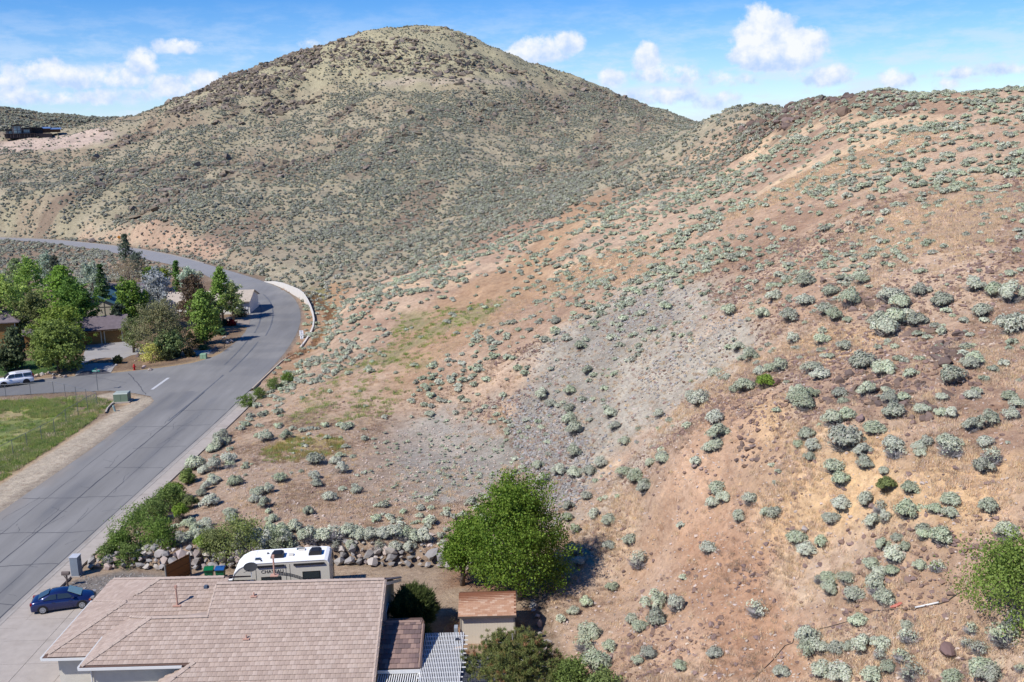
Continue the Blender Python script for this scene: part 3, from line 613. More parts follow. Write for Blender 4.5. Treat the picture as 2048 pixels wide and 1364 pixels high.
# kerb, gutter and pavement slabs along the near side
M_CONC = mat('concrete', alb(205, 194, 182), .85, var=.10, scale=1.6, bump=.004, bscale=40, dirt=.25)
M_CONC2 = mat('gutter_concrete', alb(186, 179, 170), .85, var=.12, scale=2.0, dirt=.3)
SWL = smooth_line([(-38.6, 5), (-38.2, 68), (-37.9, 80), (-37.4, 98), (-36.7, 118), (-36.45, 134)], 1)
kb = MB(); pr = resample(SWL, 2.0)
def sweep(b, line, prof):      # prof: (offset to the right, z)
    rows = [[(x, y, prof[k][1]) for (x, y) in offset(line, prof[k][0])] for k in range(len(prof))]
    for k in range(len(prof) - 1):
        for i in range(len(line) - 1): b.face([rows[k][i], rows[k + 1][i], rows[k + 1][i + 1], rows[k][i + 1]])
sweep(kb, pr, [(0, -.1), (0, .012), (.34, .0), (.40, .045), (.52, .10), (.66, .105), (.67, -.1)])
struct(kb.build('kerb', M_CONC2, None))
pv = thing('pavement', 'x', 'x'); del pv['label']; del pv['category']; pv['kind'] = 'structure'
sl_l = offset(resample(SWL, 1.52), .685); sl_r = offset(resample(SWL, 1.52), 2.15)
for i in range(len(sl_l) - 1):
    def lerp(a, b_, t): return (a[0] + (b_[0] - a[0]) * t, a[1] + (b_[1] - a[1]) * t)
    if sl_l[i][1] < 40 and i % 2: pass
    b = MB(); e = .011
    q = [lerp(sl_l[i], sl_l[i + 1], e), lerp(sl_r[i], sl_r[i + 1], e), lerp(sl_r[i], sl_r[i + 1], 1 - e), lerp(sl_l[i], sl_l[i + 1], 1 - e)]
    z = .105 + random.uniform(-.004, .004); b.prism(q, -.1, z); o = b.build('slab', M_CONC, pv)
# driveway of the near house: slabs meeting the pavement
DR = [(-35.9, 71.9), (-33.2, 70.6), (-29.2, 69.4), (-27.3, 69.4), (-27.3, 45), (-36.1, 45)]
dv = thing('driveway', 'x', 'x'); del dv['label']; del dv['category']; dv['kind'] = 'structure'
ys = [45, 48.4, 51.6, 54.8, 58.0, 61.2, 64.4, 67.6]; xs = [-36.05, -33.1, -30.1, -27.3]
for i in range(len(ys) - 1):
    for j in range(3):
        b = MB(); b.box(xs[j] + .015, xs[j + 1] - .015, ys[i] + .015, ys[i + 1] - .015, -.12, .10 + random.uniform(-.004, .004)); b.build('slab', M_CONC, dv)
b = MB(); b.prism([(-36.05, 67.63), (-33.115, 67.63), (-33.115, 70.7), (-34.5, 71.6), (-36.05, 72.2)], -.12, .10); b.build('slab', M_CONC, dv)
b = MB(); b.prism([(-33.085, 67.63), (-30.1, 67.63), (-30.1, 69.7), (-33.085, 70.5)], -.12, .098); b.build('slab', M_CONC, dv)
b = MB(); b.prism([(-30.07, 67.63), (-27.3, 67.63), (-27.3, 69.5), (-30.07, 69.6)], -.12, .101); b.build('slab', M_CONC, dv)
# berm and far kerbs
bk = MB(); line = smooth_line([(-36.4, 135.0), (-36.35, 141), (-36.2, 148), (-36.0, 153.5), (-35.2, 157.5), (-33.6, 160.2)], 2)
sweep(bk, line, [(0, -.1), (0.02, .16), (.20, .17), (.24, -.1)]); struct(bk.build('berm', mat('berm_concrete', alb(214, 200, 180), .85, var=.1), None))
bk = MB(); sweep(bk, smooth_line(offset([p for p in ROAD_R if p[1] > 280], .05), 1), [(0, -.1), (0, .13), (.3, .13), (.32, -.2)]); struct(bk.build('far_kerb', M_CONC2, None))
bk = MB(); sweep(bk, [(-90, 142.0), (-75, 142.4), (-70.7, 143.8), (-67.4, 145.4)], [(-.02, -.1), (-.02, .10), (-.3, .10), (-.32, -.1)]); struct(bk.build('side_kerb', mat('berm_concrete', None), None))
# ------------------------------------------------------------------ plants and stones: shared meshes
def leaves(cent, nrm, size, r, cols, long_=1.6, quad=False):
    n = len(cent); nrm = nrm / (np.linalg.norm(nrm, axis=1)[:, None] + 1e-9)
    a = r.normal(size=(n, 3)); t = np.cross(nrm, a); t /= np.linalg.norm(t, axis=1)[:, None] + 1e-9; b = np.cross(nrm, t)
    s = size * r.uniform(.65, 1.35, n)[:, None] if np.isscalar(size) else size[:, None]
    if quad:
        V = np.stack([cent - t * s * long_ * .5, cent - b * s * .5, cent + t * s * long_ * .5, cent + b * s * .5], 1).reshape(-1, 3); k = 4
    else:
        V = np.stack([cent - t * s * .5 * long_ - b * s * .35, cent + t * s * .5 * long_ - b * s * .1, cent + b * s * .6], 1).reshape(-1, 3); k = 3
    return V, np.arange(n * k).reshape(n, k), np.repeat(cols, k, 0)
def strips(A, B_, w, r, colr):      # thin flat twigs as crossed triangles
    n = len(A); d = B_ - A; a = r.normal(size=(n, 3)); s = np.cross(d, a); s /= np.linalg.norm(s, axis=1)[:, None] + 1e-9; s = s * (w if np.isscalar(w) else w[:, None])
    V = np.stack([A - s, A + s, B_], 1).reshape(-1, 3); return V, np.arange(3 * n).reshape(n, 3), np.repeat(colr, 3, 0)
def join(parts):
    V, Fq, Cc = [], [], []; o = 0
    for v, f, c in parts: V.append(v); Fq.append(f + o); Cc.append(c); o += len(v)
    return np.concatenate(V), np.concatenate(Fq), np.concatenate(Cc)
def jitc(r, base, n, am=.18, gm=.05):
    c = np.array(base)[None, :3] * (1 + r.uniform(-am, am, (n, 1))) * (1 + r.uniform(-gm, gm, (n, 3))); return np.clip(c, 0, 1)
def bush(seed, nl=22, n=700, size=.075, col=(.26, .32, .23), tw=(.20, .18, .17), h=.62, ntw=160, low=.0, up=1.0, only=None, spread=1.0):
    r = np.random.default_rng(seed)
    ph = r.uniform(0, 2 * np.pi, nl); el = np.arcsin(r.uniform(.05, 1, nl) ** .8); rad = r.uniform(.16, .34, nl) * spread
    asp = 1 + .25 * np.cos(ph - r.uniform(0, 6))
    c = np.stack([np.cos(ph) * np.cos(el) * rad * asp, np.sin(ph) * np.cos(el) * rad * asp, h * (.30 + .42 * np.sin(el) * r.uniform(.8, 1.1, nl))], 1)
    lr = r.uniform(.10, .17, nl)
    li = r.integers(0, nl, n); d = r.normal(size=(n, 3)); d[:, 2] = np.abs(d[:, 2]) * 1.1 - .25; d /= np.linalg.norm(d, axis=1)[:, None]
    p = c[li] + d * lr[li][:, None] * r.uniform(.7, 1.1, n)[:, None]; p[:, 2] = np.maximum(p[:, 2], .03)
    cc = jitc(r, col, n, .09, .05) * (.85 + .3 * (r.uniform(0, 1, nl))[li])[:, None]
    dd = r.normal(size=(n, 3)); dd[:, 2] = np.abs(dd[:, 2]); 
    F1 = leaves(p, d + dd * .32, size, r, cc)
    base = r.normal(size=(ntw, 3)) * [.06, .06, 0]; base[:, 2] = .0
    e = c[r.integers(0, nl, ntw)] * r.uniform(.8, 1.12, ntw)[:, None]; e[:, 2] *= r.uniform(.35, .95, ntw)
    k = ntw // 3; a2 = r.uniform(0, 6.283, k); e[:k] = np.stack([np.cos(a2) * r.uniform(.3, .47, k), np.sin(a2) * r.uniform(.3, .47, k), r.uniform(.05, .3, k)], 1)
    T1 = strips(base, e, r.uniform(.006, .016, ntw), r, jitc(r, tw, ntw, .3))
    if only == 'f': return F1
    if only == 't': return T1
    return join([F1, T1])
def leafmat(name, rnd=.2, rough=.75, trans=0.25):
    if name in MATS: return MATS[name]
    m = bpy.data.materials.new(name); m.use_nodes = True; nt = m.node_tree; L = nt.links.new; nt.nodes.clear(); MATS[name] = m
    at_ = node(nt, 'ShaderNodeAttribute'); at_.attribute_name = 'Col'; oi = node(nt, 'ShaderNodeObjectInfo'); hs = node(nt, 'ShaderNodeHueSaturation'); L(at_.outputs['Color'], hs.inputs['Color'])
    m2 = node(nt, 'ShaderNodeMapRange'); m2.inputs['To Min'].default_value = 1 - rnd; m2.inputs['To Max'].default_value = 1 + rnd; L(oi.outputs['Random'], m2.inputs[0]); L(m2.outputs[0], hs.inputs['Value'])
    w = node(nt, 'ShaderNodeMath', operation='MULTIPLY'); L(oi.outputs['Random'], w.inputs[0]); w.inputs[1].default_value = 7.31; fr = node(nt, 'ShaderNodeMath', operation='FRACT'); L(w.outputs[0], fr.inputs[0])
    m3 = node(nt, 'ShaderNodeMapRange'); m3.inputs['To Min'].default_value = .5 - rnd * .10; m3.inputs['To Max'].default_value = .5 + rnd * .03; L(fr.outputs[0], m3.inputs[0]); L(m3.outputs[0], hs.inputs['Hue'])
    m4 = node(nt, 'ShaderNodeMapRange'); m4.inputs['To Min'].default_value = 1 - rnd * .9; m4.inputs['To Max'].default_value = 1 + rnd * .9; L(fr.outputs[0], m4.inputs[0]); L(m4.outputs[0], hs.inputs['Saturation'])
    d = node(nt, 'ShaderNodeBsdfPrincipled'); d.inputs['Roughness'].default_value = rough; d.inputs['Specular IOR Level'].default_value = .2; L(hs.outputs[0], d.inputs['Base Color'])
    t = node(nt, 'ShaderNodeBsdfTranslucent'); L(hs.outputs[0], t.inputs[0]); mx = node(nt, 'ShaderNodeMixShader'); mx.inputs[0].default_value = trans; L(d.outputs[0], mx.inputs[1]); L(t.outputs[0], mx.inputs[2])
    o = node(nt, 'ShaderNodeOutputMaterial'); L(mx.outputs[0], o.inputs[0]); return m
M_SAGE = leafmat('sage_leaf', .26); M_TWIG = leafmat('grey_twig', .15, .9, 0.0); M_LEAF = leafmat('green_leaf', .10, .6, .35); M_STONE = leafmat('stone', .22, .9, 0.0); M_STRAW = leafmat('straw', .18, .9, .3)
SAGE = (.47, .50, .375); SAGEY = (.25, .29, .13); DEAD = (.33, .315, .31); RAB = (.17, .235, .06)
def me_of(name, part, m): V, Fq, Cc = part; return npmesh(name, V, Fq, m, False, {'Col': Cc})
NEARB = []
for s in range(9):
    kw = dict(seed=100 + s, nl=(20, 26, 16, 24, 14, 30, 22, 18, 26)[s], n=2100, size=.046, h=(.52, .48, .6, .44, .56, .5, .62, .44, .52)[s], ntw=260)
    NEARB.append((me_of('foliage', bush(only='f', col=SAGE, **kw), M_SAGE), me_of('twigs', bush(only='t', tw=(.235, .215, .20), **kw), M_TWIG)))
DEADB = []
for s in range(3):
    kw = dict(seed=140 + s, nl=18, n=260, size=.05, h=.55, ntw=900); DEADB.append((me_of('foliage', bush(only='f', col=SAGE, **kw), M_SAGE), me_of('twigs', bush(only='t', tw=DEAD, **kw), M_TWIG)))
YELB = []
for s in range(3):
    kw = dict(seed=160 + s, nl=24, n=1800, size=.048, h=.7, ntw=200); YELB.append((me_of('foliage', bush(only='f', col=RAB, **kw), M_SAGE), me_of('twigs', bush(only='t', tw=(.2, .17, .12), **kw), M_TWIG)))
def rock(seed, sub=1, rough=.35, flat=.75):
    bm = bmesh.new(); bmesh.ops.create_icosphere(bm, subdivisions=sub, radius=.5); r = random.Random(seed)
    pl_ = [(Vector((r.gauss(0, 1), r.gauss(0, 1), r.gauss(0, 1))).normalized(), r.uniform(.16, .32)) for _ in range(11)]
    for v in bm.verts:
        for n_, d in pl_:
            k = v.co.dot(n_) - d
            if k > 0: v.co -= n_ * k
        v.co *= 1.45 * (1 + r.uniform(-rough, rough) * .2); v.co.z *= flat
    V = np.array([v.co[:] for v in bm.verts]); Fq = np.array([[v.index for v in f.verts] for f in bm.faces]); bm.free(); return V, Fq
def rock_part(seed, col, sub=1, flat=.75): V, Fq = rock(seed, sub, .35, flat); return V, Fq, np.tile(np.array(col)[None, :3], (len(V), 1))

# ------------------------------------------------------------------ scattered ground cover through geometry nodes
def stuff(name, label, cat, P3, scl, rz, vid, meshes, tilt=None):
    src = bpy.data.collections.new(name + '_source')
    for i, me in enumerate(meshes):
        o = bpy.data.objects.new('%s_source.%03d' % (name, i), me); src.objects.link(o)
    me = bpy.data.meshes.new(name); me.vertices.add(len(P3)); me.vertices.foreach_set('co', np.asarray(P3, np.float32).ravel())
    a = me.attributes.new('scl', 'FLOAT_VECTOR', 'POINT'); s3 = np.asarray(scl, np.float32); s3 = np.stack([s3] * 3, 1) if s3.ndim == 1 else s3; a.data.foreach_set('vector', s3.ravel())
    a = me.attributes.new('rot', 'FLOAT_VECTOR', 'POINT'); r3 = np.zeros((len(P3), 3), np.float32); r3[:, 2] = rz
    if tilt is not None: r3[:, :2] = tilt
    a.data.foreach_set('vector', r3.ravel())
    a = me.attributes.new('vid', 'INT', 'POINT'); a.data.foreach_set('value', np.asarray(vid, np.int32))
    o = link(name, me); ng = bpy.data.node_groups.new(name, 'GeometryNodeTree')
    ng.interface.new_socket('Geometry', in_out='INPUT', socket_type='NodeSocketGeometry'); ng.interface.new_socket('Geometry', in_out='OUTPUT', socket_type='NodeSocketGeometry')
    gi = ng.nodes.new('NodeGroupInput'); go = ng.nodes.new('NodeGroupOutput'); ip = ng.nodes.new('GeometryNodeInstanceOnPoints'); ci = ng.nodes.new('GeometryNodeCollectionInfo')
    ci.inputs['Collection'].default_value = src; ci.inputs['Separate Children'].default_value = True; ci.inputs['Reset Children'].default_value = True
    L = ng.links.new; L(gi.outputs[0], ip.inputs['Points']); L(ci.outputs[0], ip.inputs['Instance']); ip.inputs['Pick Instance'].default_value = True
    for nm, ty, sk in (('scl', 'FLOAT_VECTOR', 'Scale'), ('rot', 'FLOAT_VECTOR', 'Rotation'), ('vid', 'INT', 'Instance Index')):
        na = ng.nodes.new('GeometryNodeInputNamedAttribute'); na.data_type = ty; na.inputs['Name'].default_value = nm; L(na.outputs[0], ip.inputs[sk])
    L(ip.outputs[0], go.inputs[0]); md = o.modifiers.new('scatter', 'NODES'); md.node_group = ng
    return tag(o, label, cat, None, 'stuff')
def cand(n, r0, r1, amax=.60, r=rng):
    a = r.uniform(-amax, amax, n); rr = np.sqrt(r.uniform(r0 ** 2, r1 ** 2, n)); return np.sin(a) * rr, np.cos(a) * rr
def pix(X, Y, Z):
    q = np.stack([X, Y, Z - CAM_H], -1); d = q @ FWD; return 1024 + F_PX * (q @ IR) / d, 682 - F_PX * (q @ IU) / d, d
def keepout(X, Y):     # True where plants and stones may stand: off roads, pavement, yard, drive
    dr = sdist(X, Y, ROAD_OUT); sw = np.abs(seg_dist(X, Y, [(-37.2, 5), (-35.7, 138)])) - 1.6
    return (dr > .9) & (sw > .4) & (sdist(X, Y, YARD) > .4)
GARD = [(-140, 139), (-75, 141), (-60, 146), (-48, 150), (-46, 160), (-46, 190), (-56, 218), (-78, 256), (-108, 246), (-140, 205)]
WESTP = [(-200, 5), (-38, 5), (-38, 135), (-55, 138), (-200, 140)]

# big sagebrush read off the photograph, one by one
TILES = [(1248, 1064, 4.547, "60,70,130 140,250,200g 290,640,230 470,670,180 150,860,150 290,790,180 70,790,130 230,1100,150 130,1170,110 820,1080,150 505,1215,130 770,140,170 1210,700,190g 450,790,60 20,620,90"),
 (1548, 1064, 4.547, "200,55,180 300,160,160 425,85,130 425,185,100 980,120,130 1110,45,110 1180,130,110 1080,220,190 895,290,150 970,350,130 1070,350,130 920,440,160 940,510,190g 500,410,150 410,430,110g 510,520,160 660,420,170 710,570,200 760,430,90 1020,600,190 765,790,170 300,970,220 330,1060,180 430,1060,150 560,1050,160 670,1030,130 800,1040,170 850,1110,100 960,880,100 1060,880,100 990,1010,180 970,1110,130g 1210,850,120 1230,950,180g 1180,1130,170g 60,1260,140 430,1260,200 620,1270,220 700,1180,100 900,1310,170 1040,1240,150 1240,1270,200g"),
 (1748, 1064, 4.547, "420,300,120 560,310,130g 500,370,90g 490,455,80 670,200,80g 770,520,80 620,30,220 440,30,130 1200,940,270g 1240,870,130 1290,790,160g 880,880,120g 930,910,80 680,980,70 700,1020,90g 860,1010,120g 950,1060,140g 870,1140,100g 960,1230,220 1060,1290,190 720,1320,170 1340,1240,110g 1180,20,180"),
 (1248, 764, 4.547, "225,30,90 355,135,100 320,300,110 355,480,90 360,690,130 600,130,120 690,160,180 790,160,80 830,320,180 850,470,190 770,590,130 840,570,140 1010,55,130 1080,80,90 1280,20,140y 1345,130,60y 1580,70,130 1560,145,140 1700,90,140 1650,210,170 860,740,70 1085,795,55 100,865,150 190,940,140 40,800,90 835,950,180 910,1040,140 800,1090,130 780,1180,80 1145,1070,150 915,1205,100 1040,1230,130 1290,1190,120 1380,1190,140 1660,480,170 1590,560,110 1710,580,150 1590,670,100 1690,675,110 1780,660,80 1600,780,90"),
 (1648, 764, 4.547, "140,100,140 170,165,110 40,210,100 200,300,160 80,350,190 390,80,170 490,90,70 600,160,150 710,135,120 630,260,190 770,290,80g 890,240,140 860,320,90 1060,275,110 1160,290,110 1055,135,110 1340,120,120 1500,340,190 1335,400,150 1705,310,150 1680,120,140 1750,190,140 450,410,200 160,515,300 20,460,80 620,560,180 640,620,190g 740,590,80 345,630,150 360,740,140 440,780,80 930,555,130 870,600,140 880,640,110 1110,540,180 1230,570,100 1150,610,190g 1450,545,140 1500,625,100 1530,680,180g 1440,750,180 545,810,110 920,800,90 20,670,70 80,770,170 150,890,170 230,940,100 290,980,100g 570,955,160y 780,960,150 160,1110,160 380,1080,150 510,1140,140g 70,1240,150 755,1150,230 1140,1060,180 1010,1150,140 1150,1180,130 1490,1120,170 1190,1270,80 1270,1290,60 440,1280,150 550,1240,130 590,1300,90 890,1340,140 1660,1350,180"),
 (1048, 964, 4.547, "170,110,60 180,200,80g 480,140,80 560,120,120 520,10,70 400,220,110 470,230,80 400,320,110 640,290,130 720,260,70 780,350,130 460,430,120 560,230,60 455,600,160 650,640,100g 570,620,80 775,570,110 865,740,100 690,490,60 800,430,60 500,720,130 550,920,90 720,920,100 810,950,110 810,1060,60 560,1090,130 450,1160,120 510,1220,80 590,1250,100 850,1240,80"),
 (1048, 1100, 5.167, "690,830,240 630,960,220g 890,990,150 760,1140,280"),
 (330, 860, 5.12, "590,45,150 620,110,140 550,140,150 480,180,130 730,130,100 860,40,110 930,75,80 1040,70,150 1240,60,120 1350,40,110 900,160,80 840,195,100g 1020,165,90 1045,215,70 730,195,70 730,235,80 300,340,200 640,300,170 510,370,160 400,400,130 250,380,130 665,355,120g 490,510,150 710,520,150 240,500,150y 360,560,80 430,580,120 380,640,120 480,720,180 390,700,80 100,680,240y 240,770,160y 170,880,200y 260,955,140 425,955,150 120,1030,90 210,1020,60 310,1020,120 1075,550,110 1060,600,140 960,630,140 840,705,90 920,700,130 1170,495,140 1240,545,90 1310,555,80 1380,575,90 1255,645,90 1385,620,80 1510,620,90 1090,670,70g 1020,760,130 1080,795,80 1210,745,110 970,830,90 1280,800,80 1290,840,70 1190,840,80 1240,890,90 1100,900,120 670,835,130 790,840,100g 700,920,140 610,930,80 920,930,100g 1530,295,180 1740,305,130 1830,300,100 1805,395,140 1540,460,120 1650,455,110 1555,540,120 1680,680,140 1470,750,110y 1600,760,90 1470,820,120 1570,840,110 1725,815,90 1690,890,100 1610,940,80 1740,930,80 1870,880,100 1880,500,90 1980,490,110 1960,610,120"
  " 170,1130,170 240,1110,170g 330,1070,170 450,1050,190 400,1200,200y 820,1030,190 780,1120,180 950,1080,190 1050,1110,210 1080,1030,170 1200,1020,160 1220,1100,180 1330,990,160 1420,1060,170 1500,1070,210g 1600,1060,190 1750,1050,210g 1880,1030,200 2000,1060,180 2100,1050,190 2230,1060,180 2350,1050,200 700,1190,130 860,1200,140g 1000,1190,140 1150,1200,130 1300,1190,140g 1600,1210,110 1750,1180,130g 1900,1190,120 2050,1180,120 2200,1190,140g 2350,1190,130 2500,1200,140 2480,1060,200g 2560,1090,180 2650,1090,170"),
 (0, 0, 1, "1075,930,26 1120,940,30 1147,905,33 1148,945,34 1180,940,30 1200,925,30 1085,957,32g 1150,860,38 1140,835,34 1140,815,28 1085,790,28 1103,805,24 1140,780,26 1220,827,30 1230,852,26 1175,740,24 1160,690,24 1135,700,22 1110,640,24 1250,880,26 1300,925,24 1325,915,34 1290,975,32 1272,955,34 1247,945,32 1475,695,26 1500,715,34 1520,740,30 1490,770,40 1400,800,40 1430,745,30 1455,760,22 1525,765,30y 1545,735,28 1460,620,30 1580,630,40 1525,625,30 1610,600,34 1625,735,40 1640,745,40 1560,735,34 1720,718,56 1770,735,48 1790,640,48 1830,640,40 1900,750,48 1940,725,34 1950,720,30 2020,590,50 2030,650,60 1960,620,40 1985,580,36 1945,570,36 1880,600,40 1840,580,36 1760,640,44 1770,655,50 1700,600,44 1650,620,34 1670,630,34 1585,680,30 1640,680,34 1690,690,30 1605,800,44 1590,790,40 1550,590,36 1610,560,38 1660,580,34 1720,560,30 1780,590,50 1800,605,40")]
ENTRY = []
for ox, oy, sc_, s in TILES:
    for t in s.split():
        k = t[-1] if t[-1] in 'gy' else 's'; a, b_, w = map(float, t.rstrip('gy').split(',')); ENTRY.append((ox + a / sc_, oy + b_ / sc_, w / sc_, k))
ENTRY.sort(key=lambda e: -e[2])
eu = np.array([e[0] for e in ENTRY]); ev = np.array([e[1] + e[2] * .30 for e in ENTRY]); ex, ey, ez, eok = hit(eu, ev)
SW = {'sx': [], 'kind': []}
LBL = {'s': ['rounded pale grey-green sagebrush standing on the', 'low spreading grey-green sagebrush growing on the'], 'g': ['half-dead grey twiggy sagebrush standing on the'], 'y': ['brighter yellow-green rabbitbrush growing on the']}
def place_name(u, v):
    if u < 900 and v > 1058: return 'bank above the boulder retaining wall', 'bushes along the top of the boulder wall'
    if u < 900: return 'flat brown lot beside the curving road', 'bushes on the flat lot by the road'
    if v > 1180: return ('brown dirt slope nearest the camera, right of the shed' if u < 1560 else 'lower right corner of the brown hillside'), 'bushes on the slope nearest the camera'
    if u < 1340 and v > 700: return 'grey gravelly cut slope above the leafy tree', 'bushes on the grey gravel slope'
    if v > 900: return 'straw-coloured grass slope in the right foreground', 'bushes on the right foreground slope'
    return 'rust-brown stony slope below the right ridge', 'bushes on the stony slope at the right'
LM = [('white pipe', 1853, 1215), ('smooth reddish-brown boulder', 1897, 1312), ('square paving slab', 2003, 1328), ('big green shrub at the right edge', 1990, 1140), ('flat brown boulder', 1719, 843), ('dark boulder behind the yellow-green bush', 1552, 771), ('two pale boulders on the bare rib', 1395, 937),
      ('heap of brown rocks', 1495, 905), ('whitish flat boulder', 1610, 1062), ('tool shed', 975, 1230), ('large leafy tree', 1030, 1080), ('olive pine', 1000, 1330), ('left end of the black pipe', 1590, 1280), ('yellow grass patch', 600, 895), ('motorhome', 570, 1120), ('wooden gate', 380, 1120),
      ('tall utility cabinet', 148, 1135), ('end of the pavement', 505, 775), ('grey flat', 900, 920), ('rock patch high on the right hill', 1880, 690), ('foot of the grey rubble slope', 1100, 960)]
ORD = ['nearest', 'second', 'third', 'fourth', 'fifth', 'sixth', 'seventh', 'eighth', 'ninth', 'tenth', 'eleventh', 'twelfth', 'thirteenth', 'fourteenth', 'fifteenth', 'sixteenth', 'seventeenth', 'eighteenth']
_use = [i for i in range(len(ENTRY)) if eok[i] and (keepout(np.array([ex[i]]), np.array([ey[i]]))[0] or (ENTRY[i][0] < 900 and ENTRY[i][1] > 1040))][:300]
_key = {}
for i in _use:
    u, v = ENTRY[i][:2]; n_, lu, lv = min(LM, key=lambda l: math.hypot(l[1] - u, l[2] - v)); s_ = int(((math.degrees(math.atan2(lv - v, u - lu)) + 22.5) % 360) // 45); _key.setdefault((n_, s_), []).append((math.hypot(lu - u, lv - v), i))
SEC = ['right', 'upper right', 'top', 'upper left', 'left', 'lower left', 'bottom', 'lower right']
LABEL = {}
for (n_, s_), l in _key.items():
    for r_, (_, i) in enumerate(sorted(l)):
        w = ENTRY[i][2]; k = ENTRY[i][3]; sz = 'large' if w > 34 else ('small' if w < 19 else 'mid-sized'); c = {'s': 'grey-green sagebrush', 'g': 'dead-grey twiggy sagebrush', 'y': 'yellow-green rabbitbrush'}[k]
        LABEL[i] = sz + ' ' + c + ', ' + ORD[min(r_, 17)] + ' bush ' + {0: 'to the right', 1: 'to the upper right', 2: 'straight above', 3: 'to the upper left', 4: 'to the left', 5: 'to the lower left', 6: 'straight below', 7: 'to the lower right'}[s_] + (' ' if s_ in (2, 6) else ' of ') + 'the ' + n_
cnt = 0; EXC = []
for i, (u, v, w, k) in enumerate(ENTRY):
    if not eok[i]: continue
    if not keepout(np.array([ex[i]]), np.array([ey[i]]))[0] and not (u < 900 and v > 1040): continue
    d = math.sqrt(ex[i] ** 2 + ey[i] ** 2 + (CAM_H - ez[i]) ** 2); size = w / F_PX * d * 1.36
    EXC.append((ex[i], ey[i], size))
    if cnt >= 300: continue
    fam = {'s': NEARB, 'g': DEADB, 'y': YELB}[k]; fo, tw_ = fam[random.randrange(len(fam))]; pn, grp = place_name(u, v); t = LBL[k][random.randrange(len(LBL[k]))]
    if k == 's': t = LBL['s'][0] if w > 26 else LBL['s'][1]
    big = 'large ' if w > 34 else ('small ' if w < 19 else '')
    th = thing('sagebrush' if k != 'y' else 'rabbitbrush', ' '.join(LABEL.get(i, t).split()[:16]), 'shrub', (ex[i], ey[i], ez[i] - .03 * size), random.uniform(0, 6.28), grp + ', ' + {'s': 'green', 'g': 'dead grey', 'y': 'yellow-green'}[k] + (' ' + big.strip() if big else ''))
    th.scale = (size * random.uniform(.95, 1.1), size * random.uniform(.85, 1.05), size * random.uniform(.95, 1.2))
    link('foliage', fo, th); link('twigs', tw_, th); cnt += 1
LISTED = [[(1048, 770), (2100, 770), (2100, 1400), (1048, 1400)], [(330, 860), (745, 860), (745, 1100), (330, 1100)]]
# the rest of the sagebrush, near and middle distance
MIDM = []
for s in range(6): MIDM.append(me_of('sagebrush_mid', bush(seed=200 + s, nl=(14, 18, 11)[s % 3], n=230, size=.135, col=SAGE, tw=(.27, .25, .235), ntw=60, h=.46), M_SAGE))
FARM = []
for s in range(6): FARM.append(me_of('sagebrush_far', bush(seed=230 + s, nl=9, n=70, size=.26, col=(.40, .405, .31), tw=(.28, .25, .22), ntw=14, h=.46), M_SAGE))
def sage_points():
    X, Y = cand(600000, 55, 720, .62); Z = zcoarse(X, Y); R = np.hypot(X, Y); u, v, d = pix(X, Y, Z)
    ok = (u > -120) & (u < 2170) & (v < 1420) & keepout(X, Y) & ~inside(X, Y, GARD) & ~inside(X, Y, WESTP)
    far = sstep(205, 265, Y - X * .25)
    cl = fbm(X, Y, 7, 3, 301); cl2 = fbm(X, Y, 28, 4, 303)
    rho = (1 - far) * (.22 + .62 * sstep(.42, .62, cl) * (.6 + .8 * cl2)) + far * (.22 + .78 * sstep(.38, .60, fbm(X * 2.3 - Y * .35, Y * .45, 16, 4, 305)) * sstep(.25, .6, cl2))
    rho *= np.where((far > .5) & (Z > 58), .45, 1.0); rho *= np.where((far > .5) & (Z < 58) & (u > 640) & (v < 480), 1.35, 1)
    rho *= np.where((u < 440) & (v < 262) & (Y > 380), .45, 1) * np.where((u < 250) & (v > 262) & (v < 300) & (Y > 400), .15, 1)
    rho *= np.where((X < -60) & (Y > 240) & (far < .99), 1.5, 1)
    for nm, f in (('green', .12), ('orange', .45), ('pad', .25), ('scree', .8), ('rib', .2)):
        rho = np.where(inside(X, Y, R_[nm]), rho * f, rho)
    rho = np.where(inside(X, Y, cut), rho * .25, rho)
    rho *= np.where((X < -33) & (Y < 190) & (Y > 136), .3, 1)
    inl = ((u > 1048) & (v > 765)) | ((u > 330) & (u < 745) & (v > 860)) | ((u > 1400) & (v > 655))
    rho = np.where(inl, rho * np.where(u < 760, .35, np.where(v < 762, .62, .26)), rho)
    rho = np.where((u > 1350) & (v < 640) & (far < .5), rho * 1.25, rho)
    dens = 600000 / (.62 * (720 ** 2 - 55 ** 2))
    ok &= rng.uniform(0, 1, len(X)) < rho / dens
    X, Y, Z, R = X[ok], Y[ok], Z[ok], R[ok]; far = far[ok]; u, v = u[ok], v[ok]
    size = np.where(far > .5, rng.uniform(.6, 1.65, len(X)), rng.uniform(.6, 1.5, len(X))) * (.8 + .4 * rng.uniform(0, 1, len(X)))
    size = np.where(R < 110, size * .8, size)
    for nm in ('pad',): size = np.where(inside(X, Y, R_[nm]), size * .45, size)
    bad = np.zeros(len(X), bool)
    for (a, b_, s) in EXC:
        bad |= (np.abs(X - a) < s * .6) & (np.abs(Y - b_) < s * .6)
    k = ~bad; return X[k], Y[k], Z[k], size[k], R[k]
sx_, sy_, sz_, ss_, sr_ = sage_points()
nf = sr_ < 210
def go(name, label, mask, meshes):
    n = mask.sum(); s = ss_[mask]; stuff(name, label, 'shrubs', np.stack([sx_[mask], sy_[mask], sz_[mask] - .03], 1), np.stack([s * rng.uniform(.85, 1.2, n), s * rng.uniform(.85, 1.1, n), s * rng.uniform(.75, 1.1, n)], 1), rng.uniform(0, 6.28, n), rng.integers(0, len(meshes), n), meshes)
go('hillside_sagebrush', 'countless small grey-green sagebrush covering the near hillside', nf, MIDM)
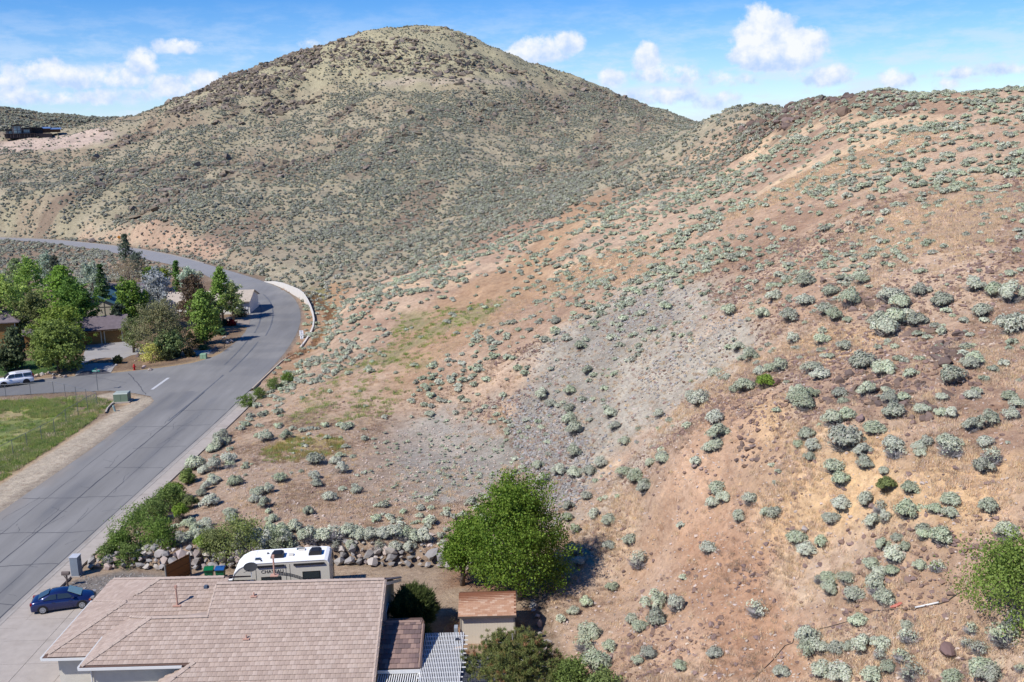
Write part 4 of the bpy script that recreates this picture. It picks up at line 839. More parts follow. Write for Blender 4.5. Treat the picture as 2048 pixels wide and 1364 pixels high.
X, Y = cand(60000, 720, 1050, .62); Z = zcoarse(X, Y); u, v, d = pix(X, Y, Z); k = (u < 420) & (u > -80) & (rng.uniform(0, 1, len(X)) < .7); n_ = k.sum()
stuff('ridge_sagebrush', 'dark scrub on the distant ridge behind the hill house', 'shrubs', np.stack([X[k], Y[k], Z[k]], 1), rng.uniform(1.6, 3.4, n_), rng.uniform(0, 6, n_), rng.integers(0, 6, n_), FARM)
go('far_sagebrush', 'dense dark sagebrush speckling the big far hill', ~nf, FARM)
# small plants on the near slope: tufts of straw and little green weeds
def tuft(seed, n, h, w, col, spread=.2):
    r = np.random.default_rng(seed); a = r.uniform(0, 6.28, n); rr = np.sqrt(r.uniform(0, 1, n)) * spread; A = np.stack([np.cos(a) * rr, np.sin(a) * rr, np.zeros(n)], 1)
    b_ = r.uniform(0, 6.28, n); l = r.uniform(.1, .5, n) * h; Bq = A + np.stack([np.cos(b_) * l, np.sin(b_) * l, h * r.uniform(.5, 1, n)], 1)
    return strips(A, Bq, w, r, jitc(r, col, n, .25))
TUF = [me_of('grass_tuft', tuft(400 + i, 46, .26, .012, (.72, .57, .39), .30), M_STRAW) for i in range(4)]
TUFG = [me_of('green_tuft', tuft(410 + i, 40, .22, .014, c, .26), M_STRAW) for i, c in enumerate([(.30, .40, .11), (.38, .43, .14), (.20, .31, .09)])]
TUFY = me_of('yellow_tuft', tuft(431, 34, .20, .014, (.44, .42, .17), .28), M_STRAW)
TUFB = [me_of('brown_tuft', tuft(420 + i, 40, .22, .012, (.42, .31, .22), .3), M_STRAW) for i in range(3)]
def tufts(name, label, n, rmax, wf, meshes, smin, smax, cat='grass', amax=.6, rmin=38):
    X, Y = cand(n, rmin, rmax, amax); Z = zcoarse(X, Y); u, v, d = pix(X, Y, Z); w = wf(X, Y, Z)
    ok = (u > -80) & (u < 2130) & (v < 1430) & (sdist(X, Y, ROAD_OUT) > .25) & (rng.uniform(0, 1, n) < w); X, Y, Z = X[ok], Y[ok], Z[ok]; k = len(X)
    stuff(name, label, cat, np.stack([X, Y, Z - .01], 1), rng.uniform(smin, smax, k), rng.uniform(0, 6.28, k), rng.integers(0, len(meshes), k), meshes); return k
def w_straw(X, Y, Z):
    X = X + 0.0
    return keepout(X, Y) * sstep(1, 4, Z) * sstep(.47, .58, fbm(X, Y * .7, 14, 5, 91) + (fbm(X, Y, 2.2, 4, 60) - .5) * .25) * np.where(inside(X, Y, R_['scree']) | inside(X, Y, R_['rib']), .02, 1.0) * .8 + .05 * keepout(X, Y) * (X > -34) * ~inside(X, Y, R_['pad'])
k1 = tufts('dry_grass', 'straw-coloured dry cheatgrass on the right hillside', 330000, 150, w_straw, TUF, .5, 1.25)
k2 = tufts('brown_weeds', 'low brown dead weeds among the sagebrush', 150000, 120, lambda X, Y, Z: keepout(X, Y) * sstep(.5, .6, fbm(X, Y, 5, 4, 511)) * (X > -34) * np.where(inside(X, Y, R_['scree']) | inside(X, Y, R_['pad']), .04, 1.0) * .5, TUFB, .4, 1.0)
# weeds along the fence, in the field, and in the patch on the flat lot
fieldm = lambda X, Y, Z: ((sdist(X, Y, FIELD) < 0) * .75 + (inside(X, Y, [(-57.6, 80), (-54.8, 80), (-53.4, 105), (-53.0, 118), (-53.2, 124), (-53.8, 130), (-58, 132.3), (-75, 131.3), (-75, 129.5), (-56, 128), (-56.5, 110)])) * .9)
k3 = tufts('field_weeds', 'green weeds and grass filling the fenced field', 420000, 150, lambda X, Y, Z: fieldm(X, Y, Z) * (.03 + .5 * sstep(.48, .60, fbm(X, Y, 5, 4, 521))), TUFG + [TUFY], .9, 2.0, amax=.6, rmin=95)

YP = wpoly([(520, 900), (570, 880), (640, 872), (690, 880), (690, 900), (600, 925), (540, 925)])
def patch(name, label, poly, dens, meshes, s0, s1, cat='grass', brk=.45):
    xs_ = [p[0] for p in poly]; ys_ = [p[1] for p in poly]; x0, x1, y0, y1 = min(xs_) - 1, max(xs_) + 1, min(ys_) - 1, max(ys_) + 1
    n = int((x1 - x0) * (y1 - y0) * dens); X = rng.uniform(x0, x1, n); Y = rng.uniform(y0, y1, n); w = 1 - sstep(-1.2, .6, sdist(X, Y, poly)); w = w * sstep(brk - .1, brk + .1, fbm(X, Y, 1.6, 3, 541))
    ok = rng.uniform(0, 1, n) < w; X, Y = X[ok], Y[ok]; k = len(X); return stuff(name, label, cat, np.stack([X, Y, zcoarse(X, Y) - .01], 1), rng.uniform(s0, s1, k), rng.uniform(0, 6.28, k), rng.integers(0, len(meshes), k), meshes)
patch('yellow_grass', 'patch of tall yellow-green grass on the flat brown lot', YP, 9, [me_of('yellow_tuft', tuft(430, 30, .35, .014, (.44, .35, .13), .3), M_STRAW), TUFG[0]], .8, 1.6)
patch('verge_grass', 'orange dry grass between the road bend and the low white wall', [(-36, 157), (-33.5, 162), (-33.5, 178), (-37, 196), (-45, 216), (-52, 228), (-51, 231), (-42, 216), (-35.5, 198), (-31.5, 178), (-32, 161), (-35, 150)], 5, [me_of('rust_tuft', tuft(440 + i, 30, .3, .02, (.42, .27, .15), .35), M_STRAW) for i in range(2)], .9, 1.8, brk=.3)
FW = [(-57.6, 80), (-54.8, 80), (-53.4, 105), (-53.0, 118), (-53.2, 124), (-53.8, 130), (-58, 133.4), (-75, 133.2), (-75, 131.8), (-56.4, 130), (-56.8, 110)]
patch('fence_weeds', 'mixed green and straw weeds along the foot of the chain-link fence', FW, 6, TUFG + TUF[:2] + [TUFY], 1.0, 2.2, 'weeds', brk=.35)
patch('lot_weeds', 'small pale green weeds on the grey flat', R_['pad'], 1.3, [me_of('small_weed', bush(seed=450, nl=8, n=60, size=.2, col=SAGE, ntw=6, h=.5), M_SAGE)], .18, .65, 'weeds')
patch('slope_weeds', 'low green weeds on the slope beyond the flat lot', R_['green'], 1.6, TUFG, .8, 1.9, 'weeds')
print('plants', round(time.time() - T0, 1), cnt, len(sx_), k1, k2, k3)
# ------------------------------------------------------------------ loose stones
BRN = [me_of('brown_stone', rock_part(600 + i, (.21, .145, .115)), M_STONE) for i in range(5)]
GRY = [me_of('grey_stone', rock_part(610 + i, (.30, .285, .265)), M_STONE) for i in range(5)]
PAL = [me_of('pale_stone', rock_part(620 + i, (.46, .38, .31)), M_STONE) for i in range(4)]
def stones(name, label, X, Y, size, meshes, sink=.15):
    Z = zcoarse(X, Y); k = len(X); stuff(name, label, 'stones', np.stack([X, Y, Z + size * (.28 - sink)], 1), np.stack([size * rng.uniform(.8, 1.4, k), size * rng.uniform(.7, 1.2, k), size * rng.uniform(.6, 1.1, k)], 1), rng.uniform(0, 6.28, k), rng.integers(0, len(meshes), k), meshes, rng.uniform(-.4, .4, (k, 2)))
def powr(n, a, b_, p=2.6): return a + (b_ - a) * rng.uniform(0, 1, n) ** p
def inpoly(poly, dens):
    xs_ = [p[0] for p in poly]; ys_ = [p[1] for p in poly]; n = int((max(xs_) - min(xs_)) * (max(ys_) - min(ys_)) * dens); X = rng.uniform(min(xs_), max(xs_), n); Y = rng.uniform(min(ys_), max(ys_), n); ok = inside(X, Y, poly); return X[ok], Y[ok]
X, Y = cand(130000, 38, 120, .6); w = keepout(X, Y) * (X > -30) * (.10 + .9 * sstep(.50, .60, fbm(X, Y, 6, 4, 611))) * sstep(1.5, 3, zcoarse(X, Y)); ok = rng.uniform(0, 1, len(X)) < w * np.where(inside(X, Y, R_['scree']), .1, 1)
stones('loose_brown_stones', 'rust-brown stones littering the right hillside', X[ok], Y[ok], powr(ok.sum(), .07, .45, 3.0), BRN)
X, Y = cand(90000, 40, 110, .6); ok = keepout(X, Y) & (X > -30) & (rng.uniform(0, 1, len(X)) < .5)
stones('loose_pale_stones', 'small pale stones scattered over the dirt', X[ok], Y[ok], powr(ok.sum(), .05, .26, 3.2), PAL)
X, Y = inpoly(R_['scree'], 11); w = .22 + .78 * sstep(.45, .6, fbm(X, Y, 5, 3, 613)); ok = rng.uniform(0, 1, len(X)) < w
stones('talus', 'grey broken gravel on the cut slope', X[ok], Y[ok], powr(ok.sum(), .08, .42, 2.2), GRY + PAL[:1] + BRN[:1])
X, Y = inpoly(wpoly([(1000, 800), (1060, 770), (1130, 830), (1190, 900), (1170, 1000), (1110, 1060), (1070, 1060), (1060, 960), (1020, 870)]), 16)
stones('dark_talus', 'darker grey rubble at the foot of the cut slope', X, Y, powr(len(X), .1, .5, 2.5), GRY[:3] + BRN[:1])
RK = [me_of('rock_lump', rock_part(630 + i, (.17, .125, .10), 2), M_STONE) for i in range(5)]
for nm, lb, pp, dn, s0, s1 in (('rock_field', 'rust-brown broken rocks in a patch on the right hillside', [(1810, 670), (1880, 650), (1930, 660), (1920, 720), (1880, 740), (1830, 720)], 5, .2, .9),
        ('rock_band', 'band of dark brown rocks across the right slope', [(1700, 720), (1830, 740), (1900, 790), (1860, 850), (1760, 830), (1640, 800)], 3, .15, .8),
        ('rock_heap', 'heap of brown rocks beside a sagebrush in the right foreground', [(1470, 880), (1520, 880), (1530, 920), (1490, 935), (1460, 910)], 7, .2, .6),
        ('rock_slide', 'rust rocks in the middle of the right slope', [(1640, 560), (1760, 575), (1790, 620), (1720, 640), (1640, 610)], 2.2, .2, .9),
        ('ridge_rocks', 'dark rock outcrop along the right skyline', [(1470, 262), (1560, 225), (1640, 200), (1740, 192), (1830, 196), (1830, 222), (1700, 228), (1600, 250), (1500, 285)], .55, .4, 2.2)):
    X, Y = inpoly(wpoly(pp), dn); ok = fbm(X, Y, 4, 3, 640) > .46; stones(nm, lb, X[ok], Y[ok], powr(ok.sum(), s0, s1, 1.8), RK, .2)
RK2 = [me_of('far_rock', rock_part(650 + i, (.20, .165, .125)), M_STONE) for i in range(4)]
X, Y = cand(80000, 380, 715, .4); Z = zcoarse(X, Y); u, v, d = pix(X, Y, Z)
w = sstep(.46, .53, fbm(X, Y, 35, 4, 660)) * ((v < 150) * (u > 480) * .5 + ((v < 260) & (u < 640) & (u > 330)) * 1.2 + ((u > 860) & (v < 230)) * .14) + .004
w = w + .25 * sstep(.60, .66, fbm(X * 2.3 - Y * .35, Y * .45, 24, 5, 711)) * (Z < 70); ok = (rng.uniform(0, 1, len(X)) < w * .7) & (Y > 200); stones('crag_rocks', 'brown volcanic rocks breaking through the far hill', X[ok], Y[ok], powr(ok.sum(), .8, 4.2, 2.2), RK2, .2)
X, Y = inpoly(cut, .25); stones('cut_rocks', 'rocks in the pink road cut at the foot of the far hill', X, Y, powr(len(X), .3, 1.5, 2), RK2)
X, Y = inpoly([(-37.5, 68.2), (-27.4, 69.9), (-27.4, 73.9), (-30.5, 75.3), (-35.4, 74.9), (-35.6, 72.6)], 22); ok = (Y > 72.6 - (X + 36) * .22) & (X < -27.6) & (X > -35.3)
stones('gravel_bed', 'grey decorative gravel beside the driveway', X[ok], Y[ok], powr(ok.sum(), .06, .16, 1.5), GRY)
# the boulder retaining wall: every boulder is a part
STN = [me_of('stone', rock_part(700 + i, c, 1, .85), M_STONE) for i, c in enumerate([(.33, .30, .265), (.38, .34, .30), (.27, .255, .24), (.37, .30, .26), (.30, .285, .265), (.42, .38, .33), (.34, .285, .255), (.25, .235, .22)])]
rw = thing('rock_wall', 'dry-stacked boulder retaining wall behind the motorhome and yard', 'wall', (-18, 76, 0))
wl = resample(WALL, .66)
for row in range(4):
    random.seed(row + 5); line = offset(wl, -.15 - .40 * row)
    for i, (x, y) in enumerate(line):
        if row == 3 and random.random() < .35: continue
        if (x < -33 or x > -.4) and row > 1: continue
        if x > -.4 and (row > 0 or random.random() < .35): continue
        if -24 < x < -21 and row == 0: pass
        s = (.38 + .85 * random.random() ** 1.5) * (1 if row < 3 else .7)
        if random.random() < .12: s *= .6
        o = link('stone', STN[random.randrange(8)], rw, (x + 18 + random.uniform(-.12, .12), y - 76 + random.uniform(-.08, .08), .24 + row * .38 + random.uniform(-.06, .06)), (random.uniform(-.3, .3), random.uniform(-.3, .3), random.uniform(0, 6.3)))
        o.scale = (s * random.uniform(.9, 1.35), s * random.uniform(.8, 1.05), s * random.uniform(.75, 1.0))
X, Y = inpoly([(-34, 76.6), (-27.5, 76.6), (-27.5, 80), (-30.5, 79.6)], 4); stones('rubble', 'loose rubble piled above the left end of the boulder wall', X, Y, powr(len(X), .15, .6, 2), PAL + GRY)
X, Y = inpoly([(-15, 77.2), (-3, 75.6), (-4, 78.2), (-14, 79)], 2.2); stones('bank_stones', 'stones on the bank above the boulder wall behind the yard', X, Y, powr(len(X), .15, .6, 2), PAL + GRY)
print('stones', round(time.time() - T0, 1))
# ------------------------------------------------------------------ trees
def clumpcloud(r, cent, nrm, per, rad, size, cols, quad=True, droop=0.0):
    n = len(cent); idx = np.repeat(np.arange(n), per); p = cent[idx] + r.normal(size=(n * per, 3)) * rad * np.array([1, 1, .7]); 
    if droop: p[:, 2] -= np.abs(r.normal(size=n * per)) * droop
    nn = nrm[idx] + r.normal(size=(n * per, 3)) * .7; c = cols[idx] * (1 + r.uniform(-.18, .18, (n * per, 1)))
    return leaves(p, nn, size, r, np.clip(c, 0, 1), 1.3, quad)
BARK = mat('bark', (.13, .105, .085, 1), .9, var=.3, scale=5, bump=.02, bscale=15)
BARKG = mat('grey_bark', (.24, .225, .20, 1), .9, var=.25, scale=5)
def tree(name, label, base, h, w, col, seed, n=5200, size=.20, kind='round', cb=.16, trunk=.14, group=None, cat='tree', bark=None, lean=(0, 0), gap=.5, col2=None, per=9, lobes=None, wy=None):
    if group: col = tuple(min(.5, c * 1.75) for c in col[:3]); col2 = tuple(min(.55, c * 1.5) for c in col2[:3]) if col2 is not None else None
    r = np.random.default_rng(seed); th = thing(name, label, cat, base, 0, group); b = MB(); wy = wy or w
    col = np.array(col[:3]); col2 = np.array(col2[:3]) if col2 is not None else col * 1.25
    nc = n // per
    if kind in ('round', 'spread', 'willow', 'shrub'):
        nl = lobes or 16; L0 = []
        for i in range(nl):
            a = 2.4 * i + r.uniform(-.4, .4); t = (i + .5) / nl; zz = h * (cb + (1 - cb) * (t ** .8) * .86); prof = math.sin(math.pi * min(1, (.18 + .82 * t) ** .85)) ** .6 if kind != 'spread' else (1 - t * .65)
            rr = .33 * (1.16 - .42 * t) * prof * r.uniform(.55, 1.12) * (0.35 if i == nl - 1 else 1); L0.append((math.cos(a) * w * rr + lean[0] * t, math.sin(a) * wy * rr + lean[1] * t, zz, w * r.uniform(.14, .21) * (.75 + .35 * prof)))
        L0 = np.array(L0); li = r.integers(0, nl, nc); d = r.normal(size=(nc, 3)); d[:, 2] = d[:, 2] * .8 + .25; d /= np.linalg.norm(d, axis=1)[:, None]
        cen = L0[li, :3] + d * L0[li, 3][:, None] * r.uniform(.45, 1.15, nc)[:, None] * np.array([1, wy / w, .85]); cen[:, 2] = np.maximum(cen[:, 2], h * cb * .45)
        ns = max(20, nc // 22); sc = r.integers(0, nl, ns); sd = r.normal(size=(ns, 3)); sd[:, 2] = np.abs(sd[:, 2]) * .9 + .15; sd /= np.linalg.norm(sd, axis=1)[:, None]; m_ = nc // 3; pick = r.integers(0, ns, m_)
        cen[:m_] = L0[sc[pick], :3] + sd[pick] * (L0[sc[pick], 3] * r.uniform(.8, 1.75, m_))[:, None] + r.normal(size=(m_, 3)) * .05 * w ** .5
        cen[:, 2] = np.clip(cen[:, 2], h * cb * .45, h * 1.05)
        mixc = r.uniform(0, 1, (nc, 1)) ** 1.6; cols = col * (1 - mixc) + col2 * mixc; nr = d
        part = clumpcloud(r, cen, nr, per, .055 * w if w < 4 else .22, size, cols, True, .5 if kind == 'willow' else 0)
        top = L0[-1]
        b.tube([(0, 0, -.1), (lean[0] * .1, lean[1] * .1, h * .25), (lean[0] * .4, lean[1] * .4, h * .55), (lean[0] * .8, lean[1] * .8, h * .85)], [trunk * 1.2, trunk, trunk * .6, trunk * .2], 7)
        for l in L0[::2]:
            z0 = max(.25, l[2] * .42); b.tube([(lean[0] * .2, lean[1] * .2, z0), (l[0] * .5, l[1] * .5, (z0 + l[2]) / 2 + .1), (l[0], l[1], l[2])], [trunk * .45, trunk * .28, trunk * .08], 5)
    elif kind == 'conifer':
        t = r.uniform(0, 1, nc) ** .75; a = r.uniform(0, 6.28, nc); lay = np.floor(t * 13) / 13; rr = (1 - t) * w * .5 * r.uniform(.35, 1.08, nc) * (.8 + .4 * r.uniform(0, 1, 200)[(np.floor(a * 2) + 13 * np.floor(t * 13)).astype(int) % 200])
        cen = np.stack([np.cos(a) * rr, np.sin(a) * rr, h * (.06 + .94 * (lay * .75 + t * .25)) - rr * .25], 1); cols = col * (1 - r.uniform(0, 1, (nc, 1))) + col2 * r.uniform(0, 1, (nc, 1)); nr = np.stack([np.cos(a), np.sin(a), np.full(nc, .8)], 1)
        part = clumpcloud(r, cen, nr, per, .16, size, cols); b.tube([(0, 0, -.1), (0, 0, h * .98)], [trunk, .02], 7)
    elif kind == 'column':
        t = r.uniform(0, 1, nc); a = r.uniform(0, 6.28, nc); pr = np.sin(np.pi * np.clip(t * .86 + .1, 0, 1)) ** .7; rr = pr * w * .5 * r.uniform(.3, 1.1, nc) * (1 + .3 * np.sin(a * 3 + t * 14))
        cen = np.stack([np.cos(a) * rr, np.sin(a) * rr, h * (.08 + .92 * t)], 1); mixc = r.uniform(0, 1, (nc, 1)); cols = col * (1 - mixc) + col2 * mixc; nr = np.stack([np.cos(a), np.sin(a), np.full(nc, .5)], 1)
        part = clumpcloud(r, cen, nr, per, .18, size, cols); b.tube([(0, 0, -.1), (0, 0, h * .95)], [trunk, .03], 7)
        for i in range(7): aa = i * 2.4; z = h * (.15 + i * .1); b.tube([(0, 0, z), (math.cos(aa) * w * .3, math.sin(aa) * w * .3, z + h * .12)], [trunk * .4, .02], 5)
    elif kind == 'spiky':      # juniper or yew with upswept sprays
        a = r.uniform(0, 6.28, nc); el = np.arcsin(r.uniform(-.1, 1, nc)); d = np.stack([np.cos(a) * np.cos(el), np.sin(a) * np.cos(el), np.sin(el)], 1); rr = r.uniform(.55, 1.0, nc) * (1 + .12 * np.sin(a * 7) * np.cos(el * 9))
        cen = d * rr[:, None] * np.array([w / 2, wy / 2, h * .55]) + np.array([0, 0, h * .42]); cen[:, 2] = np.maximum(cen[:, 2], .05); up = d * np.array([1, 1, .6]) + np.array([0, 0, .5]); up /= np.linalg.norm(up, axis=1)[:, None]
        idx = np.repeat(np.arange(nc), per); A = cen[idx] + r.normal(size=(nc * per, 3)) * .10; Bq = A + (up[idx] + r.normal(size=(nc * per, 3)) * .28) * (size * 2.6); mixc = r.uniform(0, 1, (nc, 1)) ** 2; cols = (col * (1 - mixc) + col2 * mixc)[idx] * (1 + r.uniform(-.2, .2, (nc * per, 1)))
        part = strips(A, Bq, size * .32, r, np.clip(cols, 0, 1)); b.tube([(0, 0, -.1), (0, 0, h * .8)], [trunk, .03], 6)
    o = b.build('trunk', bark or BARK, th, smooth=True); me = npmesh('crown', part[0], part[1], M_LEAF, False, {'Col': part[2]}); link('crown', me, th); return th
def tpx(u, vb, vt, wpx, **k):        # base pixel, top pixel, width -> position, height, width in metres
    x, y = gz(u, vb); r = ray(u, vt); h = CAM_H + r[2] * y / r[1]; d = math.hypot(x, y); d = math.sqrt(x * x + y * y + CAM_H ** 2); return (x, y, 0), h, wpx / F_PX * d * .93
G1, G2, G3 = (.15, .22, .05), (.20, .26, .065), (.09, .15, .035)
NEIGH = 'garden trees round the houses across the side street'
TL = [('leafy_tree', 'tall bright green leafy tree behind the tan house, second from the left edge', 68, 645, 512, 78, G1, 'round', {}),
 ('leafy_tree', 'pale green tall narrow tree just left of the tall bright green tree', 40, 600, 518, 44, (.13, .18, .07), 'column', {}),
 ('leafy_tree', 'yellow-green broad tree at the left edge of the picture', 12, 690, 552, 120, G2, 'round', {'n': 9000}),
 ('weeping_birch', 'olive-brown weeping birch with pale trunk between two bright green trees', 76, 690, 575, 78, (.12, .135, .05), 'willow', {'bark': BARKG}),
 ('leafy_tree', 'upright bright green poplar-like tree left of the spruce', 134, 660, 532, 66, (.12, .185, .04), 'column', {'n': 7000}),
 ('leafy_tree', 'dense deep green round tree beside the blue-roofed gable', 160, 678, 560, 84, (.08, .145, .028), 'round', {'n': 9000}),
 ('leafy_tree', 'low wide yellow-green tree right behind the garage roof', 122, 700, 622, 130, (.12, .155, .035), 'spread', {'n': 7000}),
 ('spruce', 'dark green conical spruce between the leafy trees', 211, 640, 524, 54, (.05, .085, .028), 'conifer', {'n': 7000}),
 ('leafy_tree', 'round green tree in front of the garage beside the lawn', 118, 742, 650, 128, (.105, .145, .03), 'round', {'n': 14000}),
 ('leafy_tree', 'bright green tree left of the silvery olive tree', 268, 665, 553, 74, (.11, .175, .032), 'round', {'n': 7000}),
 ('silver_tree', 'silvery blue-grey Russian olive tree in the middle of the gardens', 322, 655, 540, 84, (.27, .33, .27), 'round', {'col2': (.36, .42, .36), 'n': 6500}),
 ('plum_tree', 'dark reddish-brown purple-leaf plum tree', 392, 665, 549, 78, (.085, .062, .045), 'round', {'col2': (.14, .10, .06), 'n': 6000}),
 ('leafy_tree', 'bright green tree nearest the road bend, above the white garage', 446, 640, 532, 58, (.11, .175, .035), 'round', {'n': 6000}),
 ('leafy_tree', 'thin pale green tree leaning out to the asphalt bend', 468, 640, 560, 46, (.17, .21, .08), 'round', {'n': 2600}),
 ('aspen_tree', 'slender light green aspen clump in front of the plum tree', 410, 688, 580, 50, (.12, .18, .04), 'column', {'bark': BARKG, 'n': 6000}),
 ('aspen_tree', 'small light green sapling right of the aspen clump', 433, 668, 617, 22, (.12, .17, .04), 'column', {'n': 1500}),
 ('locust_tree', 'big olive-brown thin-leaved tree beside the driveway', 326, 712, 606, 128, (.135, .14, .07), 'round', {'col2': (.20, .18, .10), 'n': 11000, 'size': .16}),
 ('locust_tree', 'smaller olive-green tree at the garage corner', 268, 705, 634, 50, (.12, .14, .06), 'round', {'n': 3600, 'size': .16}),
 ('willow_shrub', 'light green willowy shrub under the big olive-brown tree', 342, 714, 660, 66, (.125, .17, .065), 'shrub', {'n': 4500}),
 ('pine_tree', 'dark blue-green narrow tree standing by the upper road', 254, 530, 468, 24, (.06, .08, .05), 'column', {'n': 3000}),
 ('silver_tree', 'grey-green bushy tree beside the narrow dark tree at the upper road', 275, 545, 503, 42, (.085, .105, .075), 'round', {'n': 2600}),
 ('bare_tree', 'tan-brown barely leafed tree below the upper road', 262, 588, 517, 96, (.19, .16, .085), 'round', {'col2': (.27, .21, .13), 'n': 5200, 'size': .15}),
 ('silver_tree', 'thin silver-green tree left of the spruce with dark limbs', 190, 615, 527, 78, (.22, .26, .19), 'round', {'n': 3800, 'bark': BARK}),
 ('silver_tree', 'hazy silver-grey tree behind the tallest green tree', 98, 575, 503, 56, (.20, .24, .18), 'round', {'n': 3000}),
 ('dark_tree', 'dark brown-green tree right of the hazy silver tree', 116, 590, 512, 26, (.06, .07, .045), 'column', {'n': 2200}),
 ('cypress', 'thin dark green column tree behind the silvery olive', 357, 592, 522, 15, (.06, .115, .025), 'column', {'n': 1800}),
 ('silver_tree', 'pale grey-green tree behind the plum tree', 382, 600, 534, 54, (.24, .28, .21), 'round', {'n': 2600}),
 ('leafy_tree', 'bright green bushy tree below the pink roadside bank', 302, 585, 530, 42, (.09, .14, .03), 'round', {'n': 2200}),
 ('leafy_tree', 'yellow-green bushy tree right of the bright bushy tree', 328, 578, 534, 30, (.15, .18, .04), 'round', {'n': 1800}),
 ('dark_tree', 'dark grey-green tree beside the blue-roofed gable', 241, 675, 604, 30, (.045, .06, .04), 'round', {'n': 3200}),
 ('dark_tree', 'dim green slender tree against the tan house wall', 34, 738, 655, 42, (.06, .075, .035), 'column', {'n': 3600}),
 ('dark_shrub', 'dark leafy shrub at the foot of the tan house', 12, 742, 698, 40, (.045, .06, .025), 'shrub', {'n': 2600}),
 ('leafy_tree', 'green tree filling the gap above the gable roof', 205, 612, 572, 46, (.07, .12, .03), 'round', {'n': 3000}),
 ('leafy_tree', 'deep green tree between the bright tree and the silvery olive', 300, 650, 590, 50, (.055, .095, .025), 'round', {'n': 3200}),
 ('leafy_tree', 'shadowy green tree between the plum and the aspen', 425, 655, 600, 44, (.06, .10, .03), 'round', {'n': 3000})]
for i, (nm, lb, u, vb, vt, wp, c, kd, ex) in enumerate(TL):
    p, h, w = tpx(u, vb, vt, wp); k = dict(n=5200, size=.26, per=8); k.update(ex); tree(nm, lb, p, h, w, c, 800 + i, kind=kd, group=NEIGH, trunk=.13 + .01 * h, **k)
# the two trees of the yard, the dark juniper, the pine and the shrubs near the camera
def yard_tree(nm, lb, x, y, vt, w, seed, n, **k):
    r = ray(1000, vt); h = CAM_H + r[2] * y / r[1]; return tree(nm, lb, (x, y, 0), h, w, (.115, .195, .032), seed, n=n, col2=(.24, .32, .065), size=.115, per=10, trunk=.17, **k)
yard_tree('leafy_tree', 'large bright green leafy tree overhanging the tool shed roof', .0, 69.0, 958, 7.7, 901, 46000, lobes=38, cb=.10, wy=6.6, bark=BARKG)
yard_tree('leafy_tree', 'smaller green leafy tree with bare trunk beside the boulder wall', -4.3, 71.6, 1030, 4.2, 902, 15000, lobes=20, cb=.26, lean=(1.0, 0), bark=BARK)
tree('juniper', 'large dark green juniper against the end wall of the near house', (-7.35, 64.9, 0), 3.0, 3.0, (.075, .115, .03), 903, n=26000, size=.11, kind='spiky', wy=3.8, col2=(.12, .15, .04), per=10, cat='shrub')
tree('juniper', 'smaller dark green juniper tucked behind the little lean-to roof', (-7.3, 61.4, 0), 2.2, 2.7, (.05, .085, .024), 904, n=14000, size=.10, kind='spiky', wy=2.4, col2=(.12, .16, .045), per=10, cat='shrub')
def pine(nm, lb, base, h, w, seed, n, wy=None):
    r = np.random.default_rng(seed); th = thing(nm, lb, 'tree', base); b = MB(); b.tube([(0, 0, -.1), (.1, 0, h * .5), (0, 0, h * .9)], [.16, .1, .03], 7)
    tips = []
    for i in range(150):
        t = r.uniform(.12, 1); a = r.uniform(0, 6.28); rr = w * .5 * (1.05 - t * .72) * r.uniform(.45, 1.0); z0 = h * t * .7; e = np.array([math.cos(a) * rr, math.sin(a) * rr * ((wy or w) / w), min(h, z0 + rr * .35 + .25)]); b.tube([(0, 0, z0), tuple(e * [.55, .55, 1] - [0, 0, .12]), tuple(e)], [.035, .025, .012], 4, False)
        for j in range(9): tips.append(e + r.normal(size=3) * [.30, .30, .20])
        for s in (.55, .75): tips.append(e * [s, s, 1] - [0, 0, (1 - s) * .3] + r.normal(size=3) * .12)
    tips = np.array(tips); per = n // len(tips); idx = np.repeat(np.arange(len(tips)), per); dd = r.normal(size=(len(idx), 3)) * .6 + [0, 0, .75]; dd /= np.linalg.norm(dd, axis=1)[:, None]
    A = tips[idx] + r.normal(size=(len(idx), 3)) * .05; cols = jitc(r, (.23, .26, .09), len(idx), .35, .12); hot = (r.uniform(0, 1, len(tips)) < .30)[idx] & (r.uniform(0, 1, len(idx)) < .5); cols[hot] = jitc(r, (.34, .30, .12), hot.sum(), .25, .1)
    rb = (r.uniform(0, 1, len(tips)) < .045)[idx]; cols[rb] = jitc(r, (.40, .22, .11), rb.sum(), .2)
    part = strips(A, A + dd * .19, .017, r, np.clip(cols, 0, 1)); b.build('trunk', BARKG, th); link('crown', npmesh('crown', part[0], part[1], M_LEAF, False, {'Col': part[2]}), th)
pine('pine_tree', 'dark olive pine with brownish candles in front of the tool shed', (-.45, 55.9, 0), 4.7, 6.9, 905, 72000, 4.9)
pine('mugo_pine', 'yellowish pine top poking up below the lean-to roof', (-7.5, 53.1, 0), 2.3, 2.6, 906, 20000)
pine('mugo_pine', 'second yellowish pine top just right of the first, under the pergola', (-5.9, 53.0, 0), 2.15, 2.0, 907, 14000)
def shrub_px(nm, lb, u, vb, wp, hp, col, seed, n, size=.12, col2=None, kind='shrub', cat='shrub', group=None, z=None, per=8, bark=None):
    x, y, zz, ok = hit(u, vb); x, y, zz = float(x[0]), float(y[0]), float(zz[0]); d = math.sqrt(x * x + y * y + (CAM_H - zz) ** 2)
    return tree(nm, lb, (x, y, zz - .05), hp / F_PX * d * 1.12, wp / F_PX * d, col, seed, n=n, size=size, kind=kind, cb=.05, trunk=.05, cat=cat, col2=col2, group=group, per=per, lobes=14, bark=bark or BARKG)
shrub_px('green_shrub', 'big bright green shrub with grey branches at the right edge of the slope', 2030, 1225, 225, 112, (.14, .23, .03), 910, 11000, .09, (.22, .32, .055))
